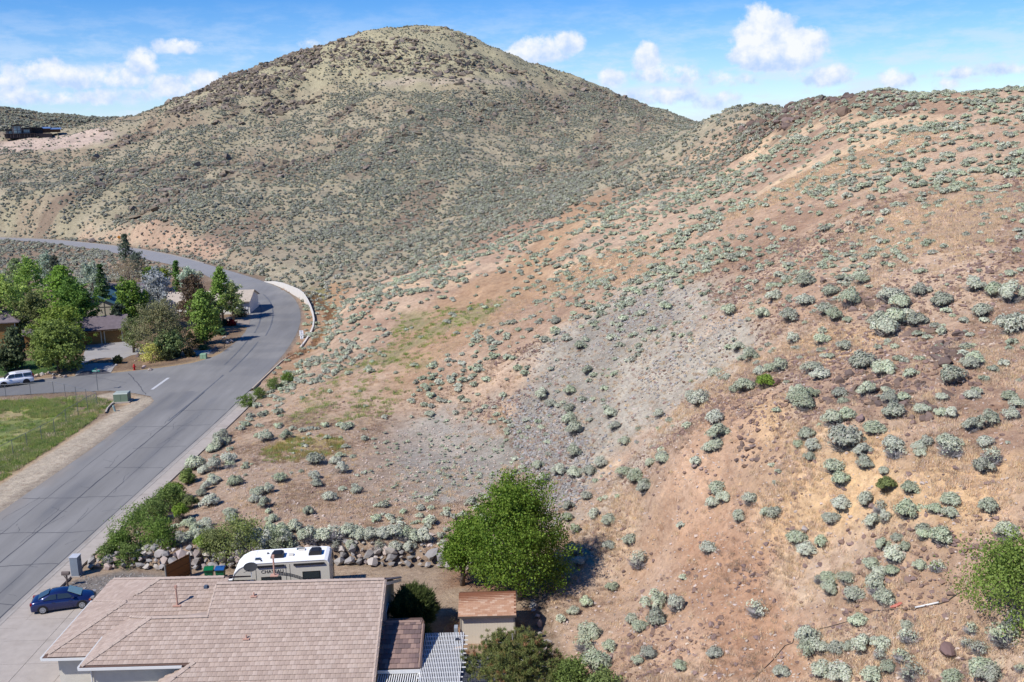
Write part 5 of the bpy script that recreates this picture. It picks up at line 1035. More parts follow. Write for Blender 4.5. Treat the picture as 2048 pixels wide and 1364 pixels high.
shrub_px('green_shrub', 'leafy green and red-twigged shrub at the bottom edge right of the pine', 1150, 1392, 95, 66, (.15, .20, .06), 911, 4500, .10)
shrub_px('green_shrub', 'light green shrub against the bottom edge beside the red-twigged shrub', 1205, 1398, 80, 50, (.17, .22, .07), 912, 3500, .10)
shrub_px('twiggy_shrub', 'grey-tan twiggy shrub at the bottom edge right of the pine', 1105, 1385, 60, 75, (.20, .16, .10), 913, 1500, .08, (.22, .12, .08))
RB = ('bitterbrush', 'shrub', 'green bushes lining the pavement above the boulder wall')
for i, (u, vb, wp, hp, lb) in enumerate([(275, 1092, 105, 62, 'largest mounded green bush above the left end of the boulder wall'), (325, 1098, 78, 48, 'green mounded bush right of the largest one by the boulder wall'), (245, 1110, 62, 44, 'olive-green bush at the top of the loose rubble by the pavement'), (300, 1050, 70, 40, 'green bush behind the largest mounded bush beside the pavement'), (342, 1015, 62, 36, 'green spreading bush beside the pavement further up the road'),
        (318, 1030, 50, 34, 'green bush between two larger ones along the pavement'), (376, 966, 34, 24, 'single yellow-green bush by the pavement, furthest of that row'), (215, 1128, 48, 34, 'tan-green low bush next to the tall utility cabinet'), (262, 1128, 50, 38, 'dark olive bush growing out of the wall rubble'),
        (494, 812, 34, 20, 'bright green low bush where the pavement ends'), (548, 778, 34, 20, 'bright green bush below the concrete berm'), (575, 765, 30, 18, 'second bright green bush below the concrete berm'), (520, 796, 30, 18, 'small green bush at the end of the pavement'), (478, 1102, 130, 52, 'wide olive-yellow bush behind the refuse bins'), (430, 1108, 70, 40, 'yellow-green bush beside the wooden gate'), (560, 1100, 60, 36, 'grey-green bush behind the motorhome')]):
    c = (.085, .125, .03) if i < 13 else (.13, .15, .055)
    if i == 15: c = (.19, .21, .14)
    shrub_px(RB[0], lb, u, vb, wp, hp, c, 920 + i, 4200 if wp > 60 else 1800, .10, tuple(np.array(c) * 1.6), group=RB[2])
GS = 'clipped shrubs in the front gardens across the side street'
for i, (nm, u, vb, wp, hp, c, lb) in enumerate([('round_shrub', 236, 727, 17, 13, (.04, .05, .022), 'small dark clipped shrub beside the driveway'), ('yellow_shrub', 305, 722, 52, 28, (.40, .36, .08), 'bright yellow flowering shrub by the hydrant garden'), ('round_shrub', 330, 720, 44, 24, (.045, .055, .022), 'dark green spreading shrub behind the yellow flowers'), ('round_shrub', 352, 714, 26, 14, (.05, .06, .028), 'low dark shrub between the two driveways'),
        ('round_shrub', 378, 713, 22, 15, (.07, .065, .03), 'clipped brownish shrub beside the small driveway'), ('round_shrub', 385, 695, 36, 26, (.06, .065, .025), 'large dark olive shrub under the aspen'), ('red_shrub', 463, 651, 17, 11, (.16, .012, .015), 'dark red barberry shrub beside the grey drive'), ('round_shrub', 450, 651, 16, 11, (.035, .06, .03), 'dark green shrub left of the red barberry'),
        ('round_shrub', 443, 670, 18, 10, (.05, .10, .05), 'green leafy clump among the white rocks'), ('round_shrub', 405, 686, 24, 9, (.05, .09, .035), 'flat green groundcover under the aspen'), ('round_shrub', 406, 699, 18, 7, (.05, .09, .035), 'flat green groundcover by the pale gravel'), ('round_shrub', 478, 634, 36, 13, (.035, .055, .025), 'dark low hedge in front of the white garage')]):
    shrub_px(nm, lb, u, vb, wp, hp, c, 950 + i, 1500, .16, None, group=GS)
print('trees', round(time.time() - T0, 1))
# ------------------------------------------------------------------ the near house
def plz(u, v, z0, k, y0):
    r = ray(u, v); t = (z0 - CAM_H - k * y0) / (r[2] - k * r[1]); return tuple(np.array([0, 0, CAM_H]) + t * r)
M_TILE = mat('roof_tile', None, .85, var=.10, scale=2.2, attr='Col', rnd=.045, bump=.004, bscale=30, stretch=(7, .7, 1))
M_RIDGE = mat('ridge_tile', alb(212, 191, 175), .85, var=.12, scale=3, rnd=.06)
M_STUC = mat('stucco', alb(210, 204, 190, .8), .9, var=.07, scale=2, bump=.003, bscale=60)
M_WHITE = mat('white_paint', alb(232, 232, 228, .8), .5, var=.04)
M_UNDER = mat('roof_underlay', alb(120, 96, 86), .9, var=.1)
TC = [alb(206, 184, 167), alb(200, 178, 162), alb(211, 190, 174), alb(196, 174, 158)]
def tile_mesh(c, w=.30, l=.37, name='tile'):
    b = MB(); t = .045
    b.add([(-w / 2 + .004, .07, 0), (w / 2 - .004, .07, 0), (w / 2 - .004, l, -.006), (-w / 2 + .004, l, -.006), (-w / 2 + .004, 0, t), (w / 2 - .004, 0, t), (w / 2 - .004, l, .004), (-w / 2 + .004, l, .004), (-.03, 0, t + .008), (.03, 0, t + .008), (.03, l, .012), (-.03, l, .012)],
          [(0, 1, 5, 4), (1, 2, 6, 5), (3, 0, 4, 7), (4, 8, 11, 7), (8, 9, 10, 11), (9, 5, 6, 10), (4, 5, 9, 8)])
    me = b.mesh(name); me.materials.append(M_TILE); a = me.color_attributes.new('Col', 'FLOAT_COLOR', 'POINT'); a.data.foreach_set('color', np.tile(np.array(c, np.float32), len(b.v))); return me
TILES_M = [tile_mesh(c) for c in TC]
def plane_tiles(parent, poly3, eave_dir, up_dir, budget, exp_=.335, w=.30, meshes=None, order=None, stuffname='tiles', tint=1.0):
    meshes = meshes or TILES_M; e = Vector(eave_dir).normalized(); u = Vector(up_dir).normalized(); n = e.cross(u).normalized()
    if n.z < 0: n = -n
    o = Vector(poly3[0]); P2 = [((Vector(p) - o).dot(e), (Vector(p) - o).dot(u)) for p in poly3]
    if e.cross(u).z < 0: e = -e; P2 = [(-a, b) for a, b in P2]
    x0, x1 = min(p[0] for p in P2), max(p[0] for p in P2); y0, y1 = min(p[1] for p in P2), max(p[1] for p in P2)
    cells = []; row = 0; y = y0
    while y < y1 - .05:
        x = x0 - (row % 2) * w * .5
        while x < x1:
            cells.append((x + w / 2, y)); x += w
        y += exp_; row += 1
    A = np.array(cells); ok = inside(A[:, 0], A[:, 1] + exp_ * .5, P2); A = A[ok]
    if order == 'far': A = A[np.argsort(A[:, 1])]
    R = Matrix((e, u, n)).transposed().to_4x4(); inv = parent.matrix_world.inverted() if parent else Matrix()
    rest = MB(); rc = []
    for i, (a, b_) in enumerate(A):
        M = Matrix.Translation(o + e * a + u * b_ + n * .012) @ R; me = meshes[random.randrange(len(meshes))]
        if i < budget:
            t = link('tile', me, parent); t.matrix_local = M @ Matrix.Rotation(random.uniform(-.008, .008), 4, 'Z')
        else:
            vs = [tuple(M @ v.co) for v in me.vertices]; rest.add(vs, [tuple(p.vertices) for p in me.polygons]); c = np.array(me.color_attributes['Col'].data[0].color[:3]) * random.uniform(.95, 1.05); rc += [c] * len(vs)
    if rest.v:
        me = rest.mesh(stuffname); me.materials.append(M_TILE); a = me.color_attributes.new('Col', 'FLOAT_COLOR', 'POINT'); a.data.foreach_set('color', np.concatenate([np.array(rc), np.ones((len(rc), 1))], 1).astype(np.float32).ravel())
        t = link('tile', me, parent); t['kind'] = 'stuff'
    return len(A)
H = thing('house', 'near house with pinkish-brown tiled hip roof at the bottom of the picture', 'house')
K_ = .45
RA = plz(319, 1157, 2.75, K_, 57.1); AX = RA[0] - (RA[1] - 57.1); RB_ = (-25.82, 61.0, 4.505); RC_ = (-23.1, 57.9, 4.86)
def roofpart(name, polys, m=M_UNDER, th=.10):
    b = MB()
    for p in polys:
        n = len(p); top = [tuple(q) for q in p]; bot = [(q[0], q[1], q[2] - th) for q in p]
        b.add(top + bot, [tuple(range(n)), tuple(range(2 * n - 1, n - 1, -1))] + [(i, (i + 1) % n, n + (i + 1) % n, n + i) for i in range(n)])
    return b.build(name, m, H)
def zp(y, z0=3.4, y0=54.66): return z0 + K_ * (y - y0)
ny = RA[1] + (RA[2] - 2.75) / K_
ab_front = [(-29.75, 57.1, 2.75), (-19.5, 57.1, 2.75), (-19.5, RA[1], RA[2]), (RA[0], RA[1], RA[2]), (AX + (RB_[1] + .4 - 57.1), RB_[1] + .4, 2.75 + K_ * (RB_[1] + .4 - 57.1)), RB_]
a_left = [(AX, 60.5, 2.75), (RA[0], RA[1], RA[2]), (AX, ny, 2.75)]
a_left = [(AX, 60.0, 2.75), (AX + 2.9, 60.0, 2.75 + .45 * 2.9), RA, (AX, ny, 2.75)]
a_back = [RA, (-19.5, RA[1], RA[2]), (-19.5, ny, 2.75), (AX, ny, 2.75)]
b_left = [(-29.75, 57.1, 2.76), RB_, (-29.75, 64.9, 2.76)]
b_back = [RB_, (-25.2, 61.4, 4.32), (-28.2, 63.4, 3.42), (-29.75, 64.9, 2.76)]
c_front = [(-26.35, 54.66, 3.4), (-19.5, 54.66, 3.4), (-19.5, 57.9, 4.86), RC_]
c_left = [(-26.35, 54.66, 3.4), RC_, (-25.05, 59.85, 3.99), (-26.35, 58.54, 3.4)]
c_back = [RC_, (-19.5, 57.9, 4.86), (-19.5, 59.85, 3.98), (-25.05, 59.85, 3.99)]
m_front = [(-22.35, 52.0, zp(52.0)), (-8.6, 52.0, zp(52.0)), (-8.6, 60.3, zp(60.3)), (-19.5, 60.3, zp(60.3)), (-19.5, 57.9, zp(57.9)), RC_, (-26.35, 54.66, 3.4), (-19.7, 54.66, 3.4)]
m_back = [(-19.5, 60.3, zp(60.3)), (-8.6, 60.3, zp(60.3)), (-8.6, 68.4, zp(52.2)), (-19.5, 68.4, zp(52.2))]
d_left = [(-22.35, 52.0, zp(52.0)), (-19.55, 54.8, zp(54.8)), (-21.2, 54.6, zp(54.8) - .74), (-23.4, 52.4, 1.75)]
for nm, polys, ed, ud, bud in (('roof', [m_front], (1, 0, 0), (0, 1, K_), 300), ('roof', [ab_front], (1, 0, 0), (0, 1, K_), 0), ('roof', [a_left], (0, 1, 0), (1, 0, K_), 0), ('roof', [b_left], (0, 1, 0), (1, 0, K_), 0), ('roof', [c_left], (0, 1, 0), (1, 0, K_), 0), ('roof', [d_left], (0, 1, 0), (1, 0, K_), 0), ('roof', [m_back, a_back, b_back, c_back], None, None, 0)):
    o = roofpart(nm, polys)
    if ed: plane_tiles(o, polys[0], ed, ud, bud, order='far' if bud else None)
def cap_row(a, b_, parent=H, name='ridge_tile', w=.19, step=.36, m=M_RIDGE, lift=.085, tagk=True):
    a, b_ = Vector(a), Vector(b_); d = b_ - a; n = int(d.length / step); d.normalize(); s = d.cross(Vector((0, 0, 1))).normalized(); up = s.cross(d); bm_ = MB(); L = step * 1.12
    bm_.add([(-w, 0, -.05), (0, 0, .035), (w, 0, -.05), (-w * .9, L, -.065), (0, L, .015), (w * .9, L, -.065), (-w, 0, -.09), (w, 0, -.09)], [(0, 1, 4, 3), (1, 2, 5, 4), (6, 7, 2, 1, 0)])
    me = bm_.mesh(name); me.materials.append(m); R = Matrix((s, d, up)).transposed().to_4x4()
    for i in range(n): t = link(name, me, parent); t.matrix_local = Matrix.Translation(a + d * (i * step) + Vector((0, 0, lift))) @ R
for a, b_ in (((-19.5, 60.3, zp(60.3)), (-8.6, 60.3, zp(60.3))), (RA, (-19.5, RA[1], RA[2])), (RA, (AX + 4.3, 57.1 + 4.3, 2.75 + K_ * 4.3)), (RB_, (-29.7, 57.15, 2.78)), (RB_, (-29.7, 64.85, 2.78)), (RC_, (-26.3, 54.7, 3.42)), (RC_, (-25.1, 59.8, 4.02)), (RC_, (-19.5, 57.9, 4.86)), ((-19.55, 54.8, zp(54.8)), (-22.35, 52.0, zp(52.0))), (RA, (AX + .1, ny - .1, 2.8))): cap_row(a, b_)
# rake tiles on the two gable edges
cap_row((-8.62, 52.0, zp(52)), (-8.62, 60.25, zp(60.25)), name='rake_tile', w=.13, step=.345, lift=.075); cap_row((-19.48, 57.9, zp(57.9)), (-19.48, 60.25, zp(60.25)), name='rake_tile', w=.12, lift=.04); cap_row((-8.62, 68.3, zp(52.3)), (-8.62, 60.4, zp(60.2)), name='rake_tile', w=.11, step=.345, lift=.04)
b = MB(); b.extr([(52.4, -.05), (67.9, -.05), (67.9, zp(52.7) - .12), (60.3, zp(60.3) - .14), (52.4, zp(52.4) - .12)], 'x', -19.2, -9.1)
b.box(-29.1, -19.2, 57.7, ny - .6, -.05, 2.70); b.box(-25.9, -19.2, 55.15, 60, -.05, 3.35); b.box(-22.8, -19.2, 52.6, 55.15, -.05, 1.9); b.build('wall', M_STUC, H)
b = MB(); b.extr([(59.9, 2.7), (60.6, 2.7), (60.6, zp(60.3) - .15), (57.9, zp(57.9) - .15), (57.9, 3.3)], 'x', -19.35, -19.2); b.build('gable_wall', M_STUC, H)
def gutter(a, b_, par=H, m=M_WHITE, h=.15, d=.12, name='gutter'):
    a, b_ = Vector(a), Vector(b_); t = (b_ - a).normalized(); s = Vector((t.y, -t.x, 0)); g = MB(); n_ = []
    for p in (a, b_): n_.append([p + s * 0 + Vector((0, 0, -.02)), p + s * d + Vector((0, 0, 0)), p + s * d + Vector((0, 0, -h)), p + Vector((0, 0, -h))])
    v = n_[0] + n_[1]; g.add(v, [(0, 1, 5, 4), (1, 2, 6, 5), (2, 3, 7, 6), (3, 0, 4, 7), (0, 3, 2, 1), (4, 5, 6, 7)]); return g.build(name, m, par)
gutter((-26.4, 54.63, 3.40), (-20.2, 54.63, 3.40)); gutter((-29.8, 57.07, 2.75), (-26.4, 57.07, 2.75)); gutter((-29.78, 64.9, 2.76), (-29.78, 57.1, 2.76)); gutter((-26.38, 58.5, 3.4), (-26.38, 54.7, 3.4))
b = MB(); b.extr([(60.2, zp(60.2) - .13), (68.5, zp(52.1) - .13), (68.5, zp(52.1) - .36), (60.2, zp(60.2) - .36)], 'x', -8.66, -8.60); b.build('bargeboard', M_WHITE, H)
b = MB(); b.tube([(-25.86, 55.05, 3.25), (-25.86, 55.05, 0)], .04, 6); b.build('downpipe', M_WHITE, H)
wn = MB(); wn.box(-9.09, -9.03, 63.0, 64.3, 1.0, 2.3); w_ = wn.build('window', M_WHITE, H); wg = MB(); wg.box(-9.03, -9.02, 63.1, 64.2, 1.1, 2.2); wg.build('pane', mat('glass_dark', (.04, .05, .06, 1), .08, spec=.6, var=.02), w_)
def vent(u, v, kind, z0, y0):
    x, y, z = plz(u, v, z0, K_, y0); b = MB()
    if kind == 'flue': b.tube([(x, y, z - .1), (x, y, z + 1.25)], .055, 10); b.box(x - .08, x + .08, y - .08, y + .08, z + 1.22, z + 1.42); b.box(x - .26, x + .26, y - .2, y + .2, z + .0, z + .05); return b.build('flue', mat('flue_paint', alb(214, 170, 150, .7), .7, var=.1), H)
    if kind == 'vent': b.tube([(x, y, z), (x, y, z + .28)], .05, 8); b.box(x - .2, x + .2, y - .18, y + .18, z + .03, z + .06); return b.build('roof_vent', mat('flue_paint', None), H)
    if kind == 'skyl': b.box(x - .11, x + .11, y - .14, y + .14, z + .02, z + .18); return b.build('roof_vent', mat('blue_metal', alb(96, 112, 132), .5), H)
vent(355, 1211, 'flue', 2.75, 57.1); vent(549, 1151, 'flue', 3.4, 54.66); vent(508, 1193, 'vent', 3.4, 54.66); vent(412, 1176, 'skyl', 2.75, 57.1); vent(493, 1278, 'vent', 3.4, 54.66)
b = MB(); b.add([(-19.6, 57.95, 4.9), (-19.6, 60.2, 4.2), (-21.3, 57.95, 4.86)], [(0, 1, 2)]); b.build('cricket', M_RIDGE, H)
# satellite dish standing on the ridge
dx, dy, dz = plz(503, 1152, 3.4, K_, 54.66); t = thing('satellite_dish', 'grey satellite dish on a thin white mast on the ridge of the near house', 'dish', (dx, dy, dz)); b = MB(); b.tube([(0, 0, -.1), (0, 0, .55)], .025, 6); b.build('mast', M_WHITE, t)
b = MB(); rings = []
for i in range(5):
    rr = .42 * i / 4; rings.append([(rr * 1.1 * math.cos(a), rr * .75 * math.sin(a)) for a in np.linspace(0, 2 * math.pi, 20, endpoint=False)])
Md = Matrix.Translation((0, 0, .62)) @ Matrix.Rotation(math.radians(50), 4, 'X')
vs = [tuple(Md @ Vector((x, y, .35 * (x * x + y * y)))) for rg in rings for x, y in rg]; b.add(vs, [(i * 20 + j, i * 20 + (j + 1) % 20, (i + 1) * 20 + (j + 1) % 20, (i + 1) * 20 + j) for i in range(4) for j in range(20)]); b.build('dish', mat('dish_grey', (.035, .036, .04, 1), .8, spec=.1), t, fix=False); b = MB(); b.tube([(0, -.05, .5), (-.35, -.45, .45)], .015, 5); b.build('arm', mat('dish_grey', None), t)
# lean-to roof beside the end wall
lt = thing('lean_to', 'small darker brown tiled lean-to roof against the right end of the house', 'lean-to'); k2 = .30
lt_poly = [(-8.55, 54.95, 2.6), (-6.05, 54.95, 2.6), (-6.05, 58.7, 2.6 + k2 * 3.75), (-8.55, 58.7, 2.6 + k2 * 3.75)]; b = MB()
top = lt_poly; b.add(top + [(p[0], p[1], p[2] - .12) for p in top], [(0, 1, 2, 3), (7, 6, 5, 4), (0, 1, 5, 4), (1, 2, 6, 5), (2, 3, 7, 6), (3, 0, 4, 7)]); o = b.build('roof', M_UNDER, lt)
DT = [tile_mesh(alb(*c), .36, .42) for c in ((164, 138, 128), (146, 122, 116), (174, 146, 134), (132, 112, 108))]; plane_tiles(o, lt_poly, (1, 0, 0), (0, 1, k2), 300, exp_=.40, w=.36, meshes=DT)
b = MB(); yb = 58.7; zb = 2.6 + k2 * 3.75; b.add([(-8.55, yb, zb), (-6.05, yb, zb), (-6.3, yb + 1.2, zb - .35), (-8.55, yb + 1.2, zb - .35)], [(0, 1, 2, 3)]); b.build('roof_back', M_UNDER, lt)
cap_row((-8.5, 58.7, zb), (-6.1, 58.7, zb), lt, w=.14, m=mat('ridge_tile2', alb(172, 145, 132), .85, rnd=.06)); cap_row((-6.08, 54.95, 2.6), (-6.08, 58.7, zb), lt, name='rake_tile', w=.10, m=mat('ridge_tile2', None)); gutter((-8.6, 54.9, 2.6), (-6.05, 54.9, 2.6), lt, h=.22)
b = MB(); b.box(-8.4, -6.3, 57.9, 59.2, 0, 3.2); b.box(-6.35, -6.25, 55.0, 55.1, 0, 2.45); b.build('wall', M_STUC, lt)
# pergola
pg = thing('pergola', 'white slatted pergola roof between the lean-to and the tool shed', 'pergola'); M_WP = mat('pergola_white', alb(238, 238, 235, .9), .5, var=.03)
me = MB(); me.box(-.02, .02, -3.45, 3.45, 0, .045); me = me.mesh('slat'); me.materials.append(M_WP)
for i in range(24): o = link('slat', me, pg, (-6.02 + i * .1045, 55.9, 2.52), (0, 0, random.uniform(-.003, .003)))
me = MB(); me.box(-.026, .026, -1.5, 1.5, 0, .045); me = me.mesh('slat'); me.materials.append(M_WP)
for i in range(18): link('slat', me, pg, (-8.5 + i * .135, 53.3, 2.30))
me = MB(); me.box(-2.6, .12, -.02, .02, 0, .055); me = me.mesh('beam'); me.materials.append(M_WP)
for i in range(13): o = link('beam', me, pg, (-3.55, 59.0 - i * .55, 2.46)); 
for ch in [c for c in pg.children if c.name.startswith('beam')]:
    if ch.location.y > 54.7: ch.location.x = -3.42; ch.scale.x = .985
for x, y in ((-3.7, 59.1), (-3.7, 54.5), (-6.05, 54.6)): b = MB(); b.box(x - .06, x + .06, y - .06, y + .06, 0, 2.46); b.build('post', M_WP, pg)
b = MB(); b.box(-.13, .13, -.07, .07, 0, .12); o = b.build('speaker', mat('dark_box', alb(66, 70, 84), .6), None); o.location = (-3.95, 58.35, 2.57); tag(o, 'small dark box lying on the far corner of the pergola', 'box')
pt = MB(); pt.box(-8.6, -.6, 50, 60.8, -.05, .05); struct(pt.build('patio', mat('patio', alb(132, 134, 140), .85, var=.1)))
# tool shed
sh = thing('tool_shed', 'tan wooden tool shed with orange-brown shingle roof under the leafy tree', 'shed', (-2.1, 0, 0))
SX0, SX1, SY0, SY1, SZ = -1.9, 1.78, 62.55, 65.75, 2.22; M_SID = mat('shed_siding', alb(224, 212, 192, .85), .8, var=.06, scale=3)
b = MB(); b.extr([(SY0, -.05), (SY1, -.05), (SY1, SZ), (64.15, 2.92), (SY0, SZ)], 'x', SX0, SX1); b.build('wall', mat('shed_groove', alb(176, 164, 146, .8), .85), sh)
me = MB(); me.box(0, .19, -.018, 0, 0, SZ - .02); me = me.mesh('board'); me.materials.append(M_SID)
for i in range(19): link('board', me, sh, (SX0 + .02 + i * .193, SY0, 0))
for x in (SX0 - .03, SX1 - .07): b = MB(); b.box(x, x + .10, SY0 - .04, SY0 - .019, 0, SZ); b.build('corner_board', mat('shed_trim', alb(186, 176, 160), .7), sh)
kk = (2.92 - SZ) / (64.15 - SY0); e0 = (SX0 - .12, SY0 - .28, SZ - .28 * kk + .04); rf = [(SX0 - .12, SY0 - .28, e0[2]), (SX1 + .12, SY0 - .28, e0[2]), (SX1 + .12, 64.15, 2.98), (SX0 - .12, 64.15, 2.98)]; rb = [(SX0 - .12, 64.15, 2.98), (SX1 + .12, 64.15, 2.98), (SX1 + .12, SY1 + .28, e0[2]), (SX0 - .12, SY1 + .28, e0[2])]
b = MB()
for p in (rf, rb): b.add(list(p) + [(q[0], q[1], q[2] - .06) for q in p], [(0, 1, 2, 3), (7, 6, 5, 4), (0, 1, 5, 4), (1, 2, 6, 5), (2, 3, 7, 6), (3, 0, 4, 7)])
ro = b.build('roof', mat('shingle_base', alb(140, 92, 66), .9), sh)
SM = []
for c in ((214, 172, 142), (206, 160, 128), (224, 188, 160), (200, 154, 124), (210, 166, 136)):
    q = MB(); q.add([(0, 0, .012), (.325, 0, .012), (.325, .18, .004), (0, .18, .004), (0, 0, 0), (.325, 0, 0)], [(0, 1, 2, 3), (4, 5, 1, 0)]); m_ = q.mesh('shingle'); m_.materials.append(mat('shingle_%d_%d' % c[:2], alb(*c), .9, var=.15, scale=12)); SM.append(m_)
ang = math.atan(kk); ln = math.hypot(64.15 - SY0 + .28, 2.98 - e0[2]); nr = int(ln / .155)
for r_ in range(nr):
    for c_ in range(12):
        x = SX0 - .12 + c_ * .33 - (r_ % 2) * .165
        if x < SX0 - .13: x = SX0 - .12
        if x > SX1 - .2: x = SX1 + .12 - .325
        o = link('shingle', SM[random.randrange(5)], ro, (x, SY0 - .28 + math.cos(ang) * r_ * .155, e0[2] + math.sin(ang) * r_ * .155 + .004 + c_ * .0003), (ang, 0, 0))
b = MB(); b.box(SX0 - .15, SX1 + .15, SY0 - .31, SY0 - .28, e0[2] - .12, e0[2] + .02); b.build('fascia', mat('shed_fascia', alb(110, 96, 88), .8), sh)
sh.location = (-2.1, 0, 0)
for ch in sh.children: pass
b = MB(); b.box(-4.42, -4.18, 62.2, 62.7, 0, 1.35); tag(b.build('storage_locker', mat('pale_blue_plastic', alb(178, 188, 200), .5, var=.04)), 'narrow pale blue-grey cabinet standing at the left corner of the tool shed', 'cabinet')
# ------------------------------------------------------------------ vehicles
M_TYRE = mat('tyre', (.015, .015, .016, 1), .85, var=.1); M_GL = mat('car_glass', (.03, .04, .045, 1), .05, spec=.8, var=.02); M_CHR = mat('bright_metal', (.62, .62, .63, 1), .3, metal=.8, var=.05); M_BLK = mat('black_plastic', (.018, .018, .02, 1), .5, var=.1)
def wheel(parent, x, y, r, w, hub, spokes=7, side=1, dark=False):
    b = MB(); b.extr([(x + r * math.cos(a), r + r * math.sin(a)) for a in np.linspace(0, 2 * math.pi, 26, endpoint=False)], 'y', y - w / 2, y + w / 2); o = b.build('wheel', M_TYRE, parent)
    h = MB(); yo = y + side * (w / 2 + .004); R_i = r * .68
    h.extr([(x + R_i * math.cos(a), r + R_i * math.sin(a)) for a in np.linspace(0, 2 * math.pi, 24, endpoint=False)], 'y', yo - .01, yo + .006); h.build('rim', hub, o)
    if not dark:
        s = MB()
        for i in range(spokes):
            a = 2 * math.pi * i / spokes; cx, cz = x + R_i * .62 * math.cos(a), r + R_i * .62 * math.sin(a); q = R_i * .15
            s.extr([(cx + q * math.cos(t), cz + q * math.sin(t)) for t in np.linspace(0, 2 * math.pi, 7, endpoint=False)], 'y', min(yo, yo + side * .012), max(yo, yo + side * .012))
        s.build('rim_hole', M_BLK, o)
    return o
def loft(b, rings):
    n = len(rings[0]); base = len(b.v)
    for r_ in rings: b.v += [tuple(p) for p in r_]
    for i in range(len(rings) - 1):
        for j in range(n - 1): b.f.append((base + i * n + j, base + i * n + j + 1, base + (i + 1) * n + j + 1, base + (i + 1) * n + j)); b.mi.append(0)
    b.f.append(tuple(base + j for j in range(n))); b.mi.append(0); b.f.append(tuple(base + (len(rings) - 1) * n + j for j in range(n - 1, -1, -1))); b.mi.append(0)
def subdiv(o, lv=2):
    md = o.modifiers.new('smooth', 'SUBSURF'); md.levels = lv; md.render_levels = lv; o.data.polygons.foreach_set('use_smooth', [True] * len(o.data.polygons))
def car(name, label, cat, loc, rz, body, cabin, W, wb, r, paint, hub, z0=.2, dark=False, group=None, deck=None, extras=None):
    """body: (x, width factor, shoulder z, centre z); cabin: (x, z, half width) along the roof line with base z per station"""
    th = thing(name, label, cat, loc, rz, group); hw = W / 2; b = MB(); rings = []
    for x, wf, zs, zc in body:
        w = hw * wf; rings.append([(x, -w * .90, z0), (x, -w * 1.0, z0 + .18), (x, -w * 1.0, zs * .72), (x, -w * .95, zs), (x, -w * .60, zc), (x, 0, zc + .015), (x, w * .60, zc), (x, w * .95, zs), (x, w * 1.0, zs * .72), (x, w * 1.0, z0 + .18), (x, w * .90, z0)])
    loft(b, rings); o = b.build('body', paint, th); subdiv(o, 1)
    c = MB(); rings = []
    for x, zb, zt, wb_, wt in cabin: rings.append([(x, -wb_, zb), (x, -wt - (wb_ - wt) * .05, zt - .06 * (zt > zb + .1)), (x, -wt * .8, zt), (x, 0, zt + .02), (x, wt * .8, zt), (x, wt + (wb_ - wt) * .05, zt - .06 * (zt > zb + .1)), (x, wb_, zb)])
    loft(c, rings); o = c.build('roof', paint, th); subdiv(o, 1)
    for sx in (1, -1):
        for sy in (-1, 1): wheel(th, sx * wb / 2, sy * (hw - .11), r, .21, hub, side=sy, dark=dark)
    # dark wheel openings
    for sx in (1, -1):
        for sy in (-1, 1):
            a = MB(); ra = r + .055; a.extr([(sx * wb / 2 + ra * math.cos(t), max(z0 + .01, r + ra * math.sin(t))) for t in np.linspace(-.25, math.pi + .25, 18)], 'y', min(sy * (hw + .003), sy * (hw - .1)), max(sy * (hw + .003), sy * (hw - .1))); a.build('wheel_arch', M_BLK, th)
    return th
M_BLUE = mat('blue_paint', (.012, .022, .095, 1), .22, metal=.3, var=.03, coat=.6, spec=.5)
CZ = .10
civ = car('parked_car', 'dark blue four-door sedan parked nose-in on the near driveway', 'car', (-34.05, 69.55, CZ), math.radians(15.5),
    [(-2.22, .84, .66, .70), (-2.16, .93, .86, .90), (-1.9, .98, .97, 1.02), (-1.2, 1.0, .98, 1.04), (-.2, 1.0, .97, 1.02), (.8, 1.0, .94, .99), (1.25, .99, .88, .96), (1.75, .96, .78, .88), (2.1, .88, .66, .74), (2.27, .74, .50, .55)],
    [(-1.72, .98, 1.01, .74, .70), (-1.25, .97, 1.24, .77, .62), (-.75, .97, 1.40, .78, .58), (-.2, .96, 1.44, .78, .58), (.25, .95, 1.42, .78, .58), (.75, .94, 1.22, .77, .62), (1.32, .93, .96, .74, .70)], 1.75, 2.70, .315, M_BLUE, mat('hubcap', alb(196, 198, 200), .4, metal=.3, var=.03))
def panel(th, name, pts, m): b = MB(); b.face(pts); p = b.build(name, m, th, fix=False); return p
def slab(th, name, pts, m, t=.012):
    pts = [Vector(p) for p in pts]; n = (pts[1] - pts[0]).cross(pts[2] - pts[0]).normalized(); k = len(pts); b = MB()
    b.add([tuple(p + n * t) for p in pts] + [tuple(p - n * t) for p in pts], [tuple(range(k)), tuple(range(2 * k - 1, k - 1, -1))] + [(i, (i + 1) % k, k + (i + 1) % k, k + i) for i in range(k)]); return b.build(name, m, th)
